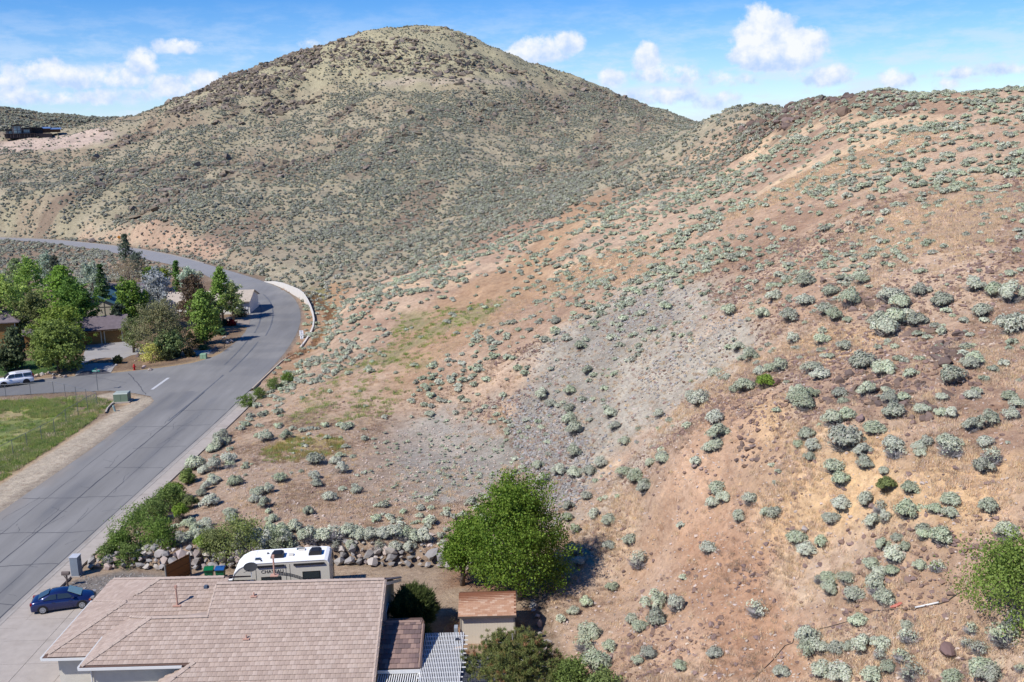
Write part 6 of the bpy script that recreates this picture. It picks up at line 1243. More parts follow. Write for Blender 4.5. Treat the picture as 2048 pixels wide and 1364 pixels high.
for s in (-1, 1):
    y = s * .775; yt = s * .635
    slab(civ, 'window', [(-1.28, y, 1.00), (-.36, y * 1.0, 1.00), (-.36, yt, 1.345), (-.78, yt, 1.32)], M_GL); slab(civ, 'window', [(-.28, y, 1.00), (.88, y, .99), (.42, yt, 1.31), (-.28, yt, 1.35)], M_GL)
    b = MB(); b.box(.68, .88, s * .86 - .09, s * .86 + .09, .98, 1.10); b.build('mirror', M_BLUE, civ)
    b = MB(); b.box(1.92, 2.20, s * .56 - .16, s * .56 + .16, .60, .74); b.build('headlight', mat('headlamp', alb(176, 172, 168), .2), civ)
    b = MB(); b.box(1.86, 1.99, s * .80 - .05, s * .80 + .04, .60, .68); b.build('turn_signal', mat('amber', alb(236, 120, 50), .4), civ)
    b = MB(); b.box(-2.2, -2.05, s * .66 - .13, s * .66 + .15, .70, .86); b.build('tail_light', mat('tail_lamp', (.25, .01, .015, 1), .3), civ)
    for x in (-.62, .55): b = MB(); b.box(x - .5 + .42, x - .5 + .62, s * .885 - .015, s * .885 + .015, .80, .84); b.build('door_handle', M_BLUE, civ)
M_SHADE = mat('windshield', alb(150, 186, 188), .12, spec=.7, var=.12, scale=6)
slab(civ, 'windshield', [(1.30, -.60, 1.005), (1.30, .60, 1.005), (.42, .50, 1.425), (.42, -.50, 1.425)], M_SHADE, .01); slab(civ, 'rear_window', [(-1.66, .56, 1.09), (-1.66, -.56, 1.09), (-.90, -.48, 1.405), (-.90, .48, 1.405)], M_GL, .01)
M_SUVW = mat('white_car_paint', alb(240, 240, 242, .9), .25, var=.02, coat=.5)
suv = car('parked_car', 'white full-size SUV parked on the side street at the left edge', 'car', (-72.45, 141.5, 0), math.radians(180 + 31),
    [(-2.55, .90, .92, 1.0), (-2.50, .96, 1.10, 1.15), (-1.5, 1.0, 1.16, 1.2), (0, 1.0, 1.15, 1.18), (1.05, 1.0, 1.13, 1.18), (1.6, .99, 1.10, 1.17), (2.2, .96, 1.04, 1.10), (2.5, .88, .92, .96), (2.6, .80, .70, .74)],
    [(-2.42, 1.15, 1.78, .86, .78), (-2.2, 1.15, 1.88, .90, .76), (-1.0, 1.14, 1.92, .91, .76), (.1, 1.13, 1.91, .91, .75), (.55, 1.12, 1.84, .90, .75), (.95, 1.12, 1.50, .89, .80), (1.32, 1.11, 1.17, .88, .84)], 2.04, 2.95, .41, M_SUVW, M_BLK, z0=.34, dark=True)
for s in (-1, 1):
    y = s * .915; yt = s * .80
    slab(suv, 'window', [(-2.28, y * .985, 1.26), (-1.22, y, 1.25), (-1.18, yt, 1.72), (-2.2, yt * .99, 1.72)], M_GL); slab(suv, 'window', [(-1.08, y, 1.25), (-.08, y, 1.25), (-.08, yt, 1.73), (-1.05, yt, 1.73)], M_GL); slab(suv, 'window', [(.0, y, 1.25), (1.02, y, 1.24), (.62, yt, 1.70), (.0, yt, 1.73)], M_GL)
    b = MB(); b.box(.80, 1.02, s * 1.1 - .12, s * 1.1 + .12, 1.22, 1.42); b.build('mirror', M_SUVW, suv); b = MB(); b.box(-2.3, -.2, s * .72 - .02, s * .72 + .02, 1.93, 1.98); b.build('roof_rail', M_BLK, suv)
    b = MB(); b.box(-2.56, -2.42, s * .86 - .08, s * .86 + .08, 1.0, 1.5); b.build('tail_light', mat('tail_lamp', None), suv); b = MB(); b.box(-.6, 1.3, s * 1.02 - .02, s * 1.02 + .02, .34, .44); b.build('running_board', M_BLK, suv)
slab(suv, 'rear_window', [(-2.47, .70, 1.30), (-2.47, -.70, 1.30), (-2.38, -.64, 1.74), (-2.38, .64, 1.74)], M_GL, .02); slab(suv, 'windshield', [(1.30, -.74, 1.22), (1.30, .74, 1.22), (.64, .66, 1.83), (.64, -.66, 1.83)], M_GL, .02)
# motorhome
rv = thing('motorhome', 'white and tan motorhome parked between the house and the boulder wall', 'motorhome', (-14.2, 71.05, 0), math.radians(180 + 4.7))
RW = 1.22; M_RVW = mat('rv_white', alb(245, 245, 243, .95), .35, var=.03, scale=1.5); M_RVT = mat('rv_tan', alb(212, 207, 194, .95), .4, var=.03)
b = MB(); prof = [(.0, .75), (.0, 2.95), (.12, 3.12), (.35, 3.2), (5.55, 3.2), (6.1, 3.12), (6.6, 2.88), (6.98, 2.5), (7.15, 2.05), (7.1, 1.75), (6.2, 1.62), (5.5, 1.55), (5.45, .75)]
b.extr(prof, 'y', -RW, RW); b.build('body', M_RVT, rv)
b = MB(); b.extr([(-.02, 2.9), (.1, 3.14), (.34, 3.225), (5.56, 3.225), (5.56, 3.19), (.36, 3.19), (.14, 3.1), (.02, 2.9)], 'y', -RW - .03, RW + .03); b.build('roof', M_RVW, rv)
b = MB(); b.extr([(5.58, 3.225), (6.12, 3.15), (6.64, 2.90), (7.02, 2.52), (7.19, 2.05), (7.15, 1.9), (6.98, 2.46), (6.6, 2.85), (6.1, 3.09), (5.58, 3.19)], 'y', -RW - .03, RW + .03); b.build('overcab_cap', M_RVW, rv)
b = MB(); b.extr([(5.45, .35), (8.2, .35), (8.3, .9), (8.1, 1.1), (7.0, 1.2), (6.35, 1.62), (5.45, 1.6)], 'y', -.98, .98); b.build('cab', M_RVW, rv); 
for x, sy in ((1.6, 1), (1.6, -1), (7.3, 1), (7.3, -1)): wheel(rv, x, sy * .98, .40, .25, M_CHR, side=sy, dark=True)
for x, y, l in ((1.1, .0, .95), (3.9, .15, .95)):
    b = MB(); b.extr([(x - l / 2, 3.22), (x - l / 2 + .05, 3.5), (x - l / 2 + .2, 3.57), (x + l / 2 - .2, 3.57), (x + l / 2, 3.36), (x + l / 2, 3.22)], 'y', y - .38, y + .38); o = b.build('air_conditioner', M_BLK, rv)
for x, y, a, c_, m_ in ((2.2, -.75, .5, .3, M_RVT), (2.9, .1, .36, .36, M_RVT), (5.3, .55, .38, .3, M_GL), (2.3, -.9, .6, .18, mat('teal_cover', alb(96, 120, 124), .5)), (4.7, -.4, .12, .12, M_BLK), (5.0, .9, .1, .1, M_BLK)):
    b = MB(); b.box(x - a / 2, x + a / 2, y - c_ / 2, y + c_ / 2, 3.22, 3.32); b.build('roof_hatch', m_, rv)
for x0, x1 in ((.35, 2.6), (3.3, 5.3)):
    b = MB(); b.extr([(RW + .02, 3.02), (RW + .11, 3.0), (RW + .11, 2.9), (RW + .02, 2.86)], 'x', x0, x1); b.build('awning', M_BLK, rv)
for x0, x1, z0, z1 in ((.7, 2.0, 1.75, 2.35), (3.6, 5.05, 1.55, 2.1), (5.5, 6.5, 1.62, 1.95)):
    b = MB(); b.box(x0, x1, RW, RW + .03, z0, z1); w_ = b.build('window', M_BLK, rv); b = MB(); b.box(x0 + .06, x1 - .06, RW + .03, RW + .036, z0 + .06, z1 - .06); b.build('pane', M_GL, w_)
for x in (2.9, 3.2, 5.4): b = MB(); b.box(x - .015, x + .015, RW, RW + .012, .8, 3.0); b.build('panel_seam', mat('rv_seam', alb(120, 118, 112), .5), rv)
b = MB()      # dark swoosh stripes
for k in range(3):
    pts = [(2.0 + 2.0 * t, RW + .008 + .003 * k, 2.42 - .55 * (1 - t) ** 2 - .09 * k - .02 * t) for t in np.linspace(0, 1, 12)]
    for p, q in zip(pts[:-1], pts[1:]): w = .05; b.face([(p[0], p[1], p[2] - w), (q[0], q[1], q[2] - w * .6), (q[0], q[1], q[2] + w * .3), (p[0], p[1], p[2] + w * .5)])
b.build('stripe', mat('rv_stripe', alb(56, 62, 78), .4), rv, fix=False)
b = MB()
for i in range(7): b.tube([(-.1, -.55, .9 + i * .32), (-.1, -.95, .9 + i * .32)], .016, 5)
for y in (-.55, -.95): b.tube([(-.03, y, .8), (-.1, y, .95), (-.1, y, 3.2), (.1, y, 3.32)], .018, 5)
b.build('ladder', M_BLK, rv)
def text(s, size, m, parent, loc, rot, name='lettering', ext=.004, align='CENTER'):
    cu = bpy.data.curves.new(name, 'FONT'); cu.body = s; cu.size = size; cu.extrude = ext; cu.align_x = align; cu.align_y = 'CENTER'
    o = bpy.data.objects.new('tmp', cu); COL.objects.link(o); dg = bpy.context.evaluated_depsgraph_get(); me = bpy.data.meshes.new_from_object(o.evaluated_get(dg)); bpy.data.objects.remove(o); me.name = name
    me.materials.clear(); me.materials.append(m); return link(name, me, parent, loc, rot)
text('CHATEAU', .36, mat('rv_letter', (.02, .022, .028, 1), .5), rv, (4.2, RW + .014, 2.5), (math.pi / 2, 0, math.pi))
print('near objects', round(time.time() - T0, 1))
# ------------------------------------------------------------------ small things near the house
def at0(u, v, z=0.0): x, y = gz(u, v, z); return (x, y, z)
x, y, _ = at0(148, 1158)
t = thing('utility_cabinet', 'tall pale blue-grey louvred utility cabinet beside the pavement', 'cabinet', (-35.55, 75.3, .0)); MC = mat('cabinet_grey', alb(176, 186, 196), .5, var=.05); MD = mat('cabinet_groove', alb(132, 142, 154), .6)
b = MB(); b.box(-.31, .31, -.36, .36, 0, 1.62); b.build('body', MD, t); b = MB(); b.box(-.35, .35, -.40, .40, 1.62, 1.68); b.build('lid', mat('cabinet_top', alb(222, 226, 232), .4), t)
me = MB(); me.box(-.027, .027, -.014, 0, .05, 1.58); me = me.mesh('louvre'); me.materials.append(MC)
for i in range(8): link('louvre', me, t, (-.27 + i * .077, -.36, 0))
for i in range(9): link('louvre', me, t, (.31, -.32 + i * .08, 0), (0, 0, math.pi / 2))
b = MB(); b.box(.31, .35, .1, .2, 1.2, 1.34); b.build('handle', M_BLK, t); b = MB(); b.box(-.42, .42, -.46, .46, -.1, .07); b.build('plinth', M_CONC, t)
t = thing('mailbox', 'brown mailbox on a thick post beside the tall utility cabinet', 'mailbox', (-35.45, 73.3, 0)); MB_ = mat('mailbox_brown', alb(122, 108, 102), .6); b = MB(); b.tube([(0, 0, -.1), (0, 0, .95)], .075, 8); b.build('post', MB_, t)
b = MB(); b.extr([(-.13, .95), (.13, .95), (.13, 1.12), (.09, 1.2), (0, 1.23), (-.09, 1.2), (-.13, 1.12)], 'x', -.34, .26); b.build('box', MB_, t); b = MB(); b.box(-.36, -.34, -.11, .11, .97, 1.18); b.build('door', mat('mailbox_door', alb(206, 206, 208), .35), t); b = MB(); b.tube([(-.05, 0, .6), (-.22, 0, .93)], .03, 5); b.build('brace', MB_, t)
x0, y0 = -27.0, 74.4
t = thing('gate', 'brown wooden board gate standing ajar by the left end of the motorhome', 'gate', (-27.35, 72.6, 0), math.radians(62)); MW = mat('cedar', alb(164, 108, 62), .8, var=.22, scale=4, stretch=(6, 6, .6)); me = MB(); me.box(0, .135, -.012, .012, .03, 1.8); me = me.mesh('board'); me.materials.append(MW)
for i in range(17): link('board', me, t, (i * .142, 0, random.uniform(-.01, .01)))
for z in (.35, 1.0, 1.6): b = MB(); b.box(0, 2.42, -.05, -.012, z, z + .09); b.build('rail', MW, t)
for x in (-.1, 2.42): b = MB(); b.box(x, x + .1, -.05, .05, -.1, 1.9); b.build('post', mat('grey_post', alb(150, 146, 140), .6), t)
for (u, v, lid, lb, rz) in ((430, 1158, (20, 122, 72), 'dark green wheeled refuse bin with green lid by the wooden gate', .15), (452, 1157, (40, 100, 170), 'green recycling bin with blue lid next to the motorhome', .05)):
    xx = -24.35 if u == 430 else -23.45; t = thing('refuse_bin', lb, 'bin', (xx, 73.6, 0), rz + math.pi); GB = mat('bin_green', alb(22, 112, 74), .5); b = MB()
    b.add([(-.26, -.28, .08), (.26, -.28, .08), (.26, .28, .08), (-.26, .28, .08), (-.33, -.38, 1.0), (.33, -.38, 1.0), (.33, .36, 1.0), (-.33, .36, 1.0)], [(3, 2, 1, 0), (4, 5, 6, 7), (0, 1, 5, 4), (1, 2, 6, 5), (2, 3, 7, 6), (3, 0, 4, 7)]); b.build('body', GB, t)
    b = MB(); b.extr([(-.42, .99), (.40, .99), (.40, 1.05), (.1, 1.13), (-.3, 1.12), (-.43, 1.05)], 'x', -.36, .36); b.build('lid', mat('bin_lid_%d' % lid[0], alb(*lid), .4), t); b = MB(); b.tube([(-.3, .43, 1.0), (.3, .43, 1.0)], .02, 6); b.build('handle', M_BLK, t)
    for sx in (-.28, .28): b = MB(); b.extr([(.3 + .12 * math.cos(a), .12 + .12 * math.sin(a)) for a in np.linspace(0, 6.28, 14, endpoint=False)], 'x', sx - .03, sx + .03); b.build('wheel', M_TYRE, t)
b = MB(); pts = []
for i in range(40):
    q = i / 39; pts.append((-5.05 + .35 * math.sin(q * 5.5 + .5) * (1 - .3 * q), 60.0 + 5.3 * q, .05))
pts += [(-4.75 + .28 * math.cos(a) * (1 - .02 * i), 65.6 + .25 * math.sin(a), .06 + .012 * i) for i, a in enumerate(np.linspace(-1.5, 11, 40))]
b.tube(pts, .02, 5); tag(b.build('garden_hose', mat('hose', alb(176, 164, 112), .6), smooth=True), 'tan-green garden hose snaking over the dirt beside the tool shed', 'hose')
tag(link('white_rock', PAL[0], None, (-5.9, 66.3, .06)), 'single whitish stone lying in the bare yard', 'stone').scale = (.22, .18, .16)
# ------------------------------------------------------------------ things on the right slope
def on(u, v): x, y, z, ok = hit(u, v); return Vector((float(x[0]), float(y[0]), float(z[0])))
def ground_line(px_, n=10, lift=.03):
    out = []
    for (u0, v0), (u1, v1) in zip(px_[:-1], px_[1:]):
        for k in range(n): t_ = k / n; out.append((u0 + (u1 - u0) * t_, v0 + (v1 - v0) * t_))
    out.append(px_[-1]); x, y, z, ok = hit([p[0] for p in out], [p[1] for p in out]); return [(a, c, d + lift) for a, c, d in zip(x, y, z)]
b = MB(); b.tube(ground_line([(1495, 1370), (1545, 1322), (1570, 1292), (1585, 1287), (1588, 1277)], 6), .022, 5); b.tube(ground_line([(1633, 1260), (1660, 1254), (1695, 1244)], 6), .022, 5); b.tube(ground_line([(1740, 1223), (1775, 1221), (1800, 1218), (1832, 1220)], 6), .025, 5); b.tube(ground_line([(1876, 1210), (1895, 1203), (1910, 1192), (1925, 1184)], 6), .03, 5)
tag(b.build('irrigation_pipe', mat('black_pipe', (.03, .028, .026, 1), .6), smooth=True), 'thin black irrigation pipe running across the brown slope', 'pipe')
b = MB(); g = ground_line([(1830, 1220), (1877, 1210)], 1, .14); b.tube(g, .045, 8); tag(b.build('white_pipe', M_WHITE, smooth=True), 'short straight white plastic pipe lying on the brown slope', 'pipe')
p = on(1792, 1214); b = MB()
gl = ground_line([(1780, 1217), (1792, 1214), (1804, 1208)], 3, .07); b.tube(gl, [.05, .09, .11, .10, .08, .09, .04], 6); tag(b.build('red_tarp', mat('salmon_plastic', alb(214, 128, 108), .6)), 'salmon-red scrap of plastic beside the white pipe', 'scrap')
for nm, u, v, w, c, lb in (('boulder', 1897, 1312, 46, (.20, .135, .12), 'large smooth reddish-brown boulder near the bottom right corner'), ('boulder', 1388, 935, 20, (.40, .31, .25), 'pale boulder on the bare dirt rib, left one of two'), ('boulder', 1402, 940, 18, (.34, .26, .22), 'pale boulder on the bare dirt rib, right one of two'), ('boulder', 1552, 771, 26, (.13, .085, .07), 'dark brown boulder behind the yellow-green bush'),
        ('boulder', 1719, 843, 30, (.22, .15, .125), 'flat brown boulder between sagebrush on the right slope'), ('boulder', 1758, 812, 20, (.16, .125, .115), 'dark rounded boulder on the right slope'), ('boulder', 1610, 1062, 20, (.46, .40, .35), 'whitish flat boulder right of a sagebrush pair'), ('boulder', 1480, 878, 20, (.20, .14, .12), 'brown boulder left of the straw grass patch'), ('boulder', 276, 714, 13, (.11, .08, .07), 'brown rounded boulder in the garden by the driveway'), ('boulder', 287, 737, 12, (.44, .35, .30), 'pinkish boulder behind the street edge near the hydrant'), ('boulder', 109, 757, 10, (.30, .25, .22), 'grey boulder by the side street behind the white SUV')):
    q = on(u, v); d = (q - Vector((0, 0, CAM_H))).length; s = w / F_PX * d; me = me_of('boulder', rock_part(7000 + u, c, 2, .8), M_STONE); o = link(nm, me, None, (q.x, q.y, q.z + s * .18), (random.uniform(-.2, .2), .1, random.uniform(0, 6))); s *= .72; o.scale = (s * 1.15, s, s * .9); tag(o, lb, 'boulder')
q = on(2003, 1328); b = MB(); b.box(-.38, .38, -.25, .25, 0, .04); o = b.build('stepping_slab', mat('pale_slab', alb(216, 196, 170), .8)); o.location = q + Vector((0, 0, .06)); o.rotation_euler = (.25, -.18, .5); tag(o, 'flat pale square paving slab in the bottom right corner', 'slab')
# ------------------------------------------------------------------ road furniture
MP = mat('galvanised', alb(150, 154, 158), .45, metal=.5, var=.08)
t = thing('street_sign', 'green street name sign on a steel post at the corner of the side street', 'sign', (-58.4, 136.6, 0)); b = MB(); b.tube([(0, 0, -.1), (0, 0, 2.75)], .045, 7); b.build('post', MP, t); b = MB(); b.box(-.52, .52, -.012, .012, 2.75, 3.0); s_ = b.build('name_blade', mat('sign_green', alb(60, 170, 150), .4), t)
b = MB(); [b.box(x0_, x0_ + w0_, -.018, -.012, 2.82, 2.93) for x0_, w0_ in ((-.40, .08), (-.28, .05), (-.20, .09), (-.07, .05), (.02, .08), (.20, .06), (.29, .05))]; b.build('lettering', mat('sign_white', alb(230, 240, 236, .9), .4), s_); b = MB(); b.box(-.012, .012, -.45, .45, 3.02, 3.25); b.build('cross_blade', mat('sign_green', None), t)
t = thing('speed_sign', 'white speed limit sign with smaller black-diamond plate by the road bend', 'sign', (-34.7, 162.0, 0), math.radians(-8)); b = MB(); b.tube([(0, .03, -.1), (0, .03, 2.95)], .035, 6); b.build('post', MP, t); b = MB(); b.box(-.33, .33, -.01, .01, 2.2, 3.0); s_ = b.build('sign_plate', mat('sign_face', alb(236, 236, 240, .9), .4), t); MK = mat('sign_black', (.02, .02, .02, 1), .5)
text('SPEED', .14, MK, s_, (0, -.015, 2.89), (math.pi / 2, 0, 0)); text('LIMIT', .14, MK, s_, (0, -.015, 2.74), (math.pi / 2, 0, 0)); text('25', .40, MK, s_, (0, -.015, 2.44), (math.pi / 2, 0, 0))
b = MB(); b.box(-.27, .27, -.01, .01, 1.55, 2.12); s_ = b.build('lower_plate', mat('sign_face', None), t); b = MB(); b.extr([(-.13, 1.92), (0, 1.79), (.13, 1.92), (0, 2.05)], 'y', -.02, -.011); b.build('diamond', MK, s_); b = MB(); b.box(-.17, .17, -.02, -.011, 1.61, 1.67); b.build('bar', MK, s_)
wx, wy = gz(239.5, 489); t = thing('warning_sign', 'orange diamond warning sign on a post beside the far stretch of road', 'sign', (wx, wy, 0), math.radians(20)); b = MB(); b.tube([(0, .03, -.1), (0, .03, 2.3)], .05, 6); b.build('post', mat('wood_post', alb(120, 84, 62), .8), t); b = MB(); b.extr([(-.62, 2.5), (0, 1.88), (.62, 2.5), (0, 3.12)], 'y', -.015, .015); b.build('sign_plate', mat('sign_orange', alb(255, 160, 30, .9), .45), t)
b = MB(); b.extr([(-.1, 2.2), (.1, 2.2), (.1, 2.5), (.25, 2.5), (0, 2.85), (-.25, 2.5), (-.1, 2.5)], 'y', -.025, -.016); b.build('arrow', MK, t)
hx, hy = gz(269, 740); t = thing('fire_hydrant', 'red fire hydrant at the edge of the corner garden', 'hydrant', (hx, hy, 0)); RD = mat('hydrant_red', alb(206, 22, 34), .4)
b = MB(); b.tube([(0, 0, -.05), (0, 0, .06)], .2, 12); b.tube([(0, 0, .05), (0, 0, .72)], .13, 12); b.build('barrel', RD, t, smooth=True); b = MB(); b.tube([(0, 0, .72), (0, 0, .78), (0, 0, .88), (0, 0, .94)], [.17, .16, .10, .03], 12); b.build('bonnet', RD, t); b = MB(); b.tube([(-.26, 0, .52), (.26, 0, .52)], .07, 8); b.build('nozzle', RD, t); b = MB(); b.tube([(0, 0, .52), (0, -.26, .52)], .09, 8); b.build('nozzle', RD, t)
def box_thing(nm, lb, cat, loc, rz, dims, m, lidm=None, pad=None):
    t = thing(nm, lb, cat, loc, rz); x, y, z = dims; b = MB(); b.box(-x / 2, x / 2, -y / 2, y / 2, 0, z * .9); b.build('body', m, t); b = MB(); b.add([(-x / 2 - .03, -y / 2 - .03, z * .9), (x / 2 + .03, -y / 2 - .03, z * .9), (x / 2 + .03, y / 2 + .03, z * .9), (-x / 2 - .03, y / 2 + .03, z * .9), (-x / 2 + .03, -y / 2 + .1, z), (x / 2 - .03, -y / 2 + .1, z), (x / 2 - .03, y / 2 - .03, z), (-x / 2 + .03, y / 2 - .03, z)], [(3, 2, 1, 0), (4, 5, 6, 7), (0, 1, 5, 4), (1, 2, 6, 5), (2, 3, 7, 6), (3, 0, 4, 7)]); b.build('lid', lidm or m, t)
    b = MB(); b.box(-.012, .012, -y / 2 - .012, -y / 2, .05, z * .88); b.build('door_seam', mat('seam', alb(70, 90, 74), .7), t)
    if pad: b = MB(); b.box(-x / 2 - pad, x / 2 + pad, -y / 2 - pad, y / 2 + pad, -.2, .10); b.build('pad', M_CONC, t)
    return t
GR = mat('transformer_green', alb(132, 152, 128), .6, var=.06); GRL = mat('transformer_lid', alb(190, 200, 188), .5)
px_, py_ = gz(242, 806); box_thing('transformer', 'grey-green transformer box on a concrete pad at the road corner', 'transformer', (px_, py_ + .6, .1), math.radians(4), (1.85, 1.5, 1.25), GR, GRL, .25)
px_, py_ = gz(230, 822); t = thing('pedestal', 'small pale blue-green marker pedestal leaning before the transformer box', 'pedestal', (px_, py_, 0)); t.rotation_euler = (0, -.22, 0); b = MB(); b.tube([(0, 0, -.1), (0, 0, .62)], .15, 8); b.build('body', mat('pale_teal', alb(170, 194, 190), .6), t); b = MB(); b.tube([(0, 0, .62), (0, 0, .78)], [.17, .12], 8); b.build('cap', mat('pale_teal', None), t)
px_, py_ = gz(406, 718); box_thing('utility_box', 'small mint-green utility box at the tip of the corner garden', 'utility box', (px_, py_ + .4, 0), 0, (.95, .8, .8), mat('mint_green', alb(160, 196, 160), .6))
b = MB(); l_ = [gz(u, v) for u, v in ((210, 827), (214, 818), (222, 810), (230, 806))]; sweep(b, [(x, y) for x, y in l_], [(0, 0), (0, .22), (.18, .22), (.18, 0)]); struct(b.build('kerb_stub', M_CONC))
# driveways and edging across the street
b = MB(); dr = [gz(u, v) for u, v in ((150, 752), (222, 745), (225, 740), (236, 722), (262, 711), (300, 705), (272, 697), (248, 683), (172, 690), (165, 720))]; b.prism(dr, -.1, .03); struct(b.build('far_driveway', mat('conc_far', alb(186, 182, 178), .85, var=.08, scale=.6, dirt=.2)))
b = MB(); b.prism([gz(u, v) for u, v in ((338, 705), (420, 700), (434, 700), (424, 708), (340, 712))], -.1, .035); struct(b.build('garden_path', mat('conc_far', None)))
b = MB(); b.prism([gz(u, v) for u, v in ((432, 690), (436, 701), (426, 708), (418, 708))], -.1, .045); struct(b.build('asphalt_apron', mat('asph_dark', alb(96, 94, 98), .85)))
b = MB(); b.prism([gz(u, v) for u, v in ((150, 752.6), (166, 743), (206, 740), (222, 746))], -.1, .05); struct(b.build('drive_apron', mat('asph_dark', None)))
b = MB(); b.prism([gz(u, v) for u, v in ((455, 634), (500, 629), (502, 633), (497, 655), (460, 648), (440, 640))], -.1, .03); struct(b.build('upper_drive', mat('conc_brown', alb(176, 162, 150), .85, var=.08)))
# white concrete wall round the outside of the bend
wl_px = [(530, 563, .05), (548, 568, .7), (565, 575, 1.2), (582, 585, 1.6), (597, 594, 1.9), (608, 602, 1.9), (616, 609, 1.3), (622, 617, .8), (627, 629, .55), (629.5, 643, .5), (628, 657, .5), (622, 671, .45), (612, 686, .4), (603, 697, .35)]
b = MB(); W3 = []
for u, v, h in wl_px: x, y = gz(u, v); W3.append((x, y, h))
for i in range(len(W3)):
    pass
def wallpanel(p, q, t=.28):
    d = np.array([q[0] - p[0], q[1] - p[1]]); n_ = np.array([d[1], -d[0]]) / np.linalg.norm(d) * t; a = (p[0], p[1]); c = (q[0], q[1]); a2 = (a[0] + n_[0], a[1] + n_[1]); c2 = (c[0] + n_[0], c[1] + n_[1]); w = MB()
    w.add([(a[0], a[1], -.6), (c[0], c[1], -.6), (c2[0], c2[1], -.6), (a2[0], a2[1], -.6), (a[0], a[1], p[2]), (c[0], c[1], q[2]), (c2[0], c2[1], q[2]), (a2[0], a2[1], p[2])], [(3, 2, 1, 0), (4, 5, 6, 7), (0, 1, 5, 4), (1, 2, 6, 5), (2, 3, 7, 6), (3, 0, 4, 7)]); return w
cw = thing('concrete_wall', 'low white concrete wall curving round the outside of the road bend', 'wall', (0, 0, 0)); MCW = mat('white_concrete', alb(226, 220, 210, .8), .8, var=.07, scale=1.5, stretch=(1, 1, .2))
for p, q in zip(W3[:-1], W3[1:]):
    for k in range(2):
        f0, f1 = k / 2, (k + 1) / 2; wallpanel(tuple(p[j] + (q[j] - p[j]) * f0 for j in range(3)), tuple(p[j] + (q[j] - p[j]) * f1 for j in range(3))).build('panel', MCW, cw)
# chain-link fence round the field
FP = [gz(u, v) for u, v in ((-60, 797), (-20, 796), (12, 794), (62, 791), (108, 788), (131, 793), (153, 799), (174, 805), (195, 812), (176, 821), (157, 833), (133, 848), (110, 868), (84, 882), (55, 896), (27, 911), (-5, 928), (-45, 948))]
fe = thing('chain_link_fence', 'galvanised chain-link fence enclosing the green field at the left', 'fence'); me = MB(); me.tube([(0, 0, -.2), (0, 0, 1.82)], .035, 6); me = me.mesh('post'); me.materials.append(MP); wm = MB()
for x, y in FP: link('post', me, fe, (x, y, float(zcoarse(x, y))))
for (x0, y0), (x1, y1) in zip(FP[:-1], FP[1:]):
    z0, z1 = float(zcoarse(x0, y0)), float(zcoarse(x1, y1)); b = MB(); b.tube([(x0, y0, z0 + 1.78), (x1, y1, z1 + 1.78)], .026, 5); b.build('rail', MP, fe)
    L_ = math.hypot(x1 - x0, y1 - y0); n = int(L_ / .16); nx, ny_ = (y1 - y0) / L_ * .003, -(x1 - x0) / L_ * .003
    for i in range(-10, n):
        for sgn in (1, -1):
            a0, a1 = i / n, (i + 11) / n
            f0, f1 = (a0, a1); za, zb_ = (0.05, 1.76)
            if f0 < 0: za = 0.05 + 1.71 * (-f0) / (f1 - f0); f0 = 0
            if f1 > 1: zb_ = 0.05 + 1.71 * (1 - a0) / (a1 - a0); f1 = 1
            if f1 <= f0: continue
            if sgn < 0: za, zb_ = 1.81 - za, 1.81 - zb_
            p = (x0 + (x1 - x0) * f0, y0 + (y1 - y0) * f0, z0 + za); q = (x0 + (x1 - x0) * f1, y0 + (y1 - y0) * f1, z0 + zb_); w_ = .0035
            wm.add([(p[0], p[1], p[2] - w_), (q[0], q[1], q[2] - w_), (q[0], q[1], q[2] + w_), (p[0], p[1], p[2] + w_)], [(0, 1, 2, 3)])
o = wm.build('wire_mesh', mat('wire', alb(170, 174, 176), .5, metal=.4), fe, fix=False); o['kind'] = 'stuff'
# mailboxes and posts across the way
for u, v, lb in ((494, 632, 'black mailbox by the road in front of the white garage'), (449, 696, 'dark mailbox on a post beside the pale gravel garden')):
    x, y = gz(u, v); t = thing('mailbox', lb, 'mailbox', (x, y, 0)); b = MB(); b.tube([(0, 0, 0), (0, 0, 1.05)], .05, 6); b.build('post', M_BLK, t); b = MB(); b.extr([(-.11, 1.05), (.11, 1.05), (.11, 1.22), (0, 1.3), (-.11, 1.22)], 'x', -.27, .27); b.build('box', M_BLK, t)
# ------------------------------------------------------------------ houses across the street
M_TAN = mat('tan_siding', alb(168, 128, 76), .8, var=.08, scale=1); M_GSH = mat('grey_shingle', alb(132, 120, 124), .9, var=.22, scale=1.6); M_TRIM = mat('trim_cream', alb(226, 216, 190, .8), .6)
def obox(b, M, x0, x1, y0, y1, z0, z1): b.box(x0, x1, y0, y1, z0, z1, M)
h2 = thing('garage', 'long low tan garage building with grey shingle roof and two garage doors', 'house', (-73.62, 169.47, 0), math.radians(18)); MT = M_TAN
b = MB(); b.extr([(0, 0), (8, 0), (8, 2.6), (4, 4.0), (0, 2.6)], 'x', -9.5, 6.6); b.build('wall', MT, h2)
b = MB()
for s, y0, y1, z0, z1 in ((1, -.7, 4.0, 2.55, 4.25), (2, 4.0, 8.6, 4.25, 2.5)): b.add([(-9.9, y0, z0), (7.0, y0, z0), (7.0, y1, z1), (-9.9, y1, z1), (-9.9, y0, z0 - .14), (7.0, y0, z0 - .14), (7.0, y1, z1 - .14), (-9.9, y1, z1 - .14)], [(0, 1, 2, 3), (7, 6, 5, 4), (0, 1, 5, 4), (1, 2, 6, 5), (2, 3, 7, 6), (3, 0, 4, 7)])
b.build('roof', M_GSH, h2)
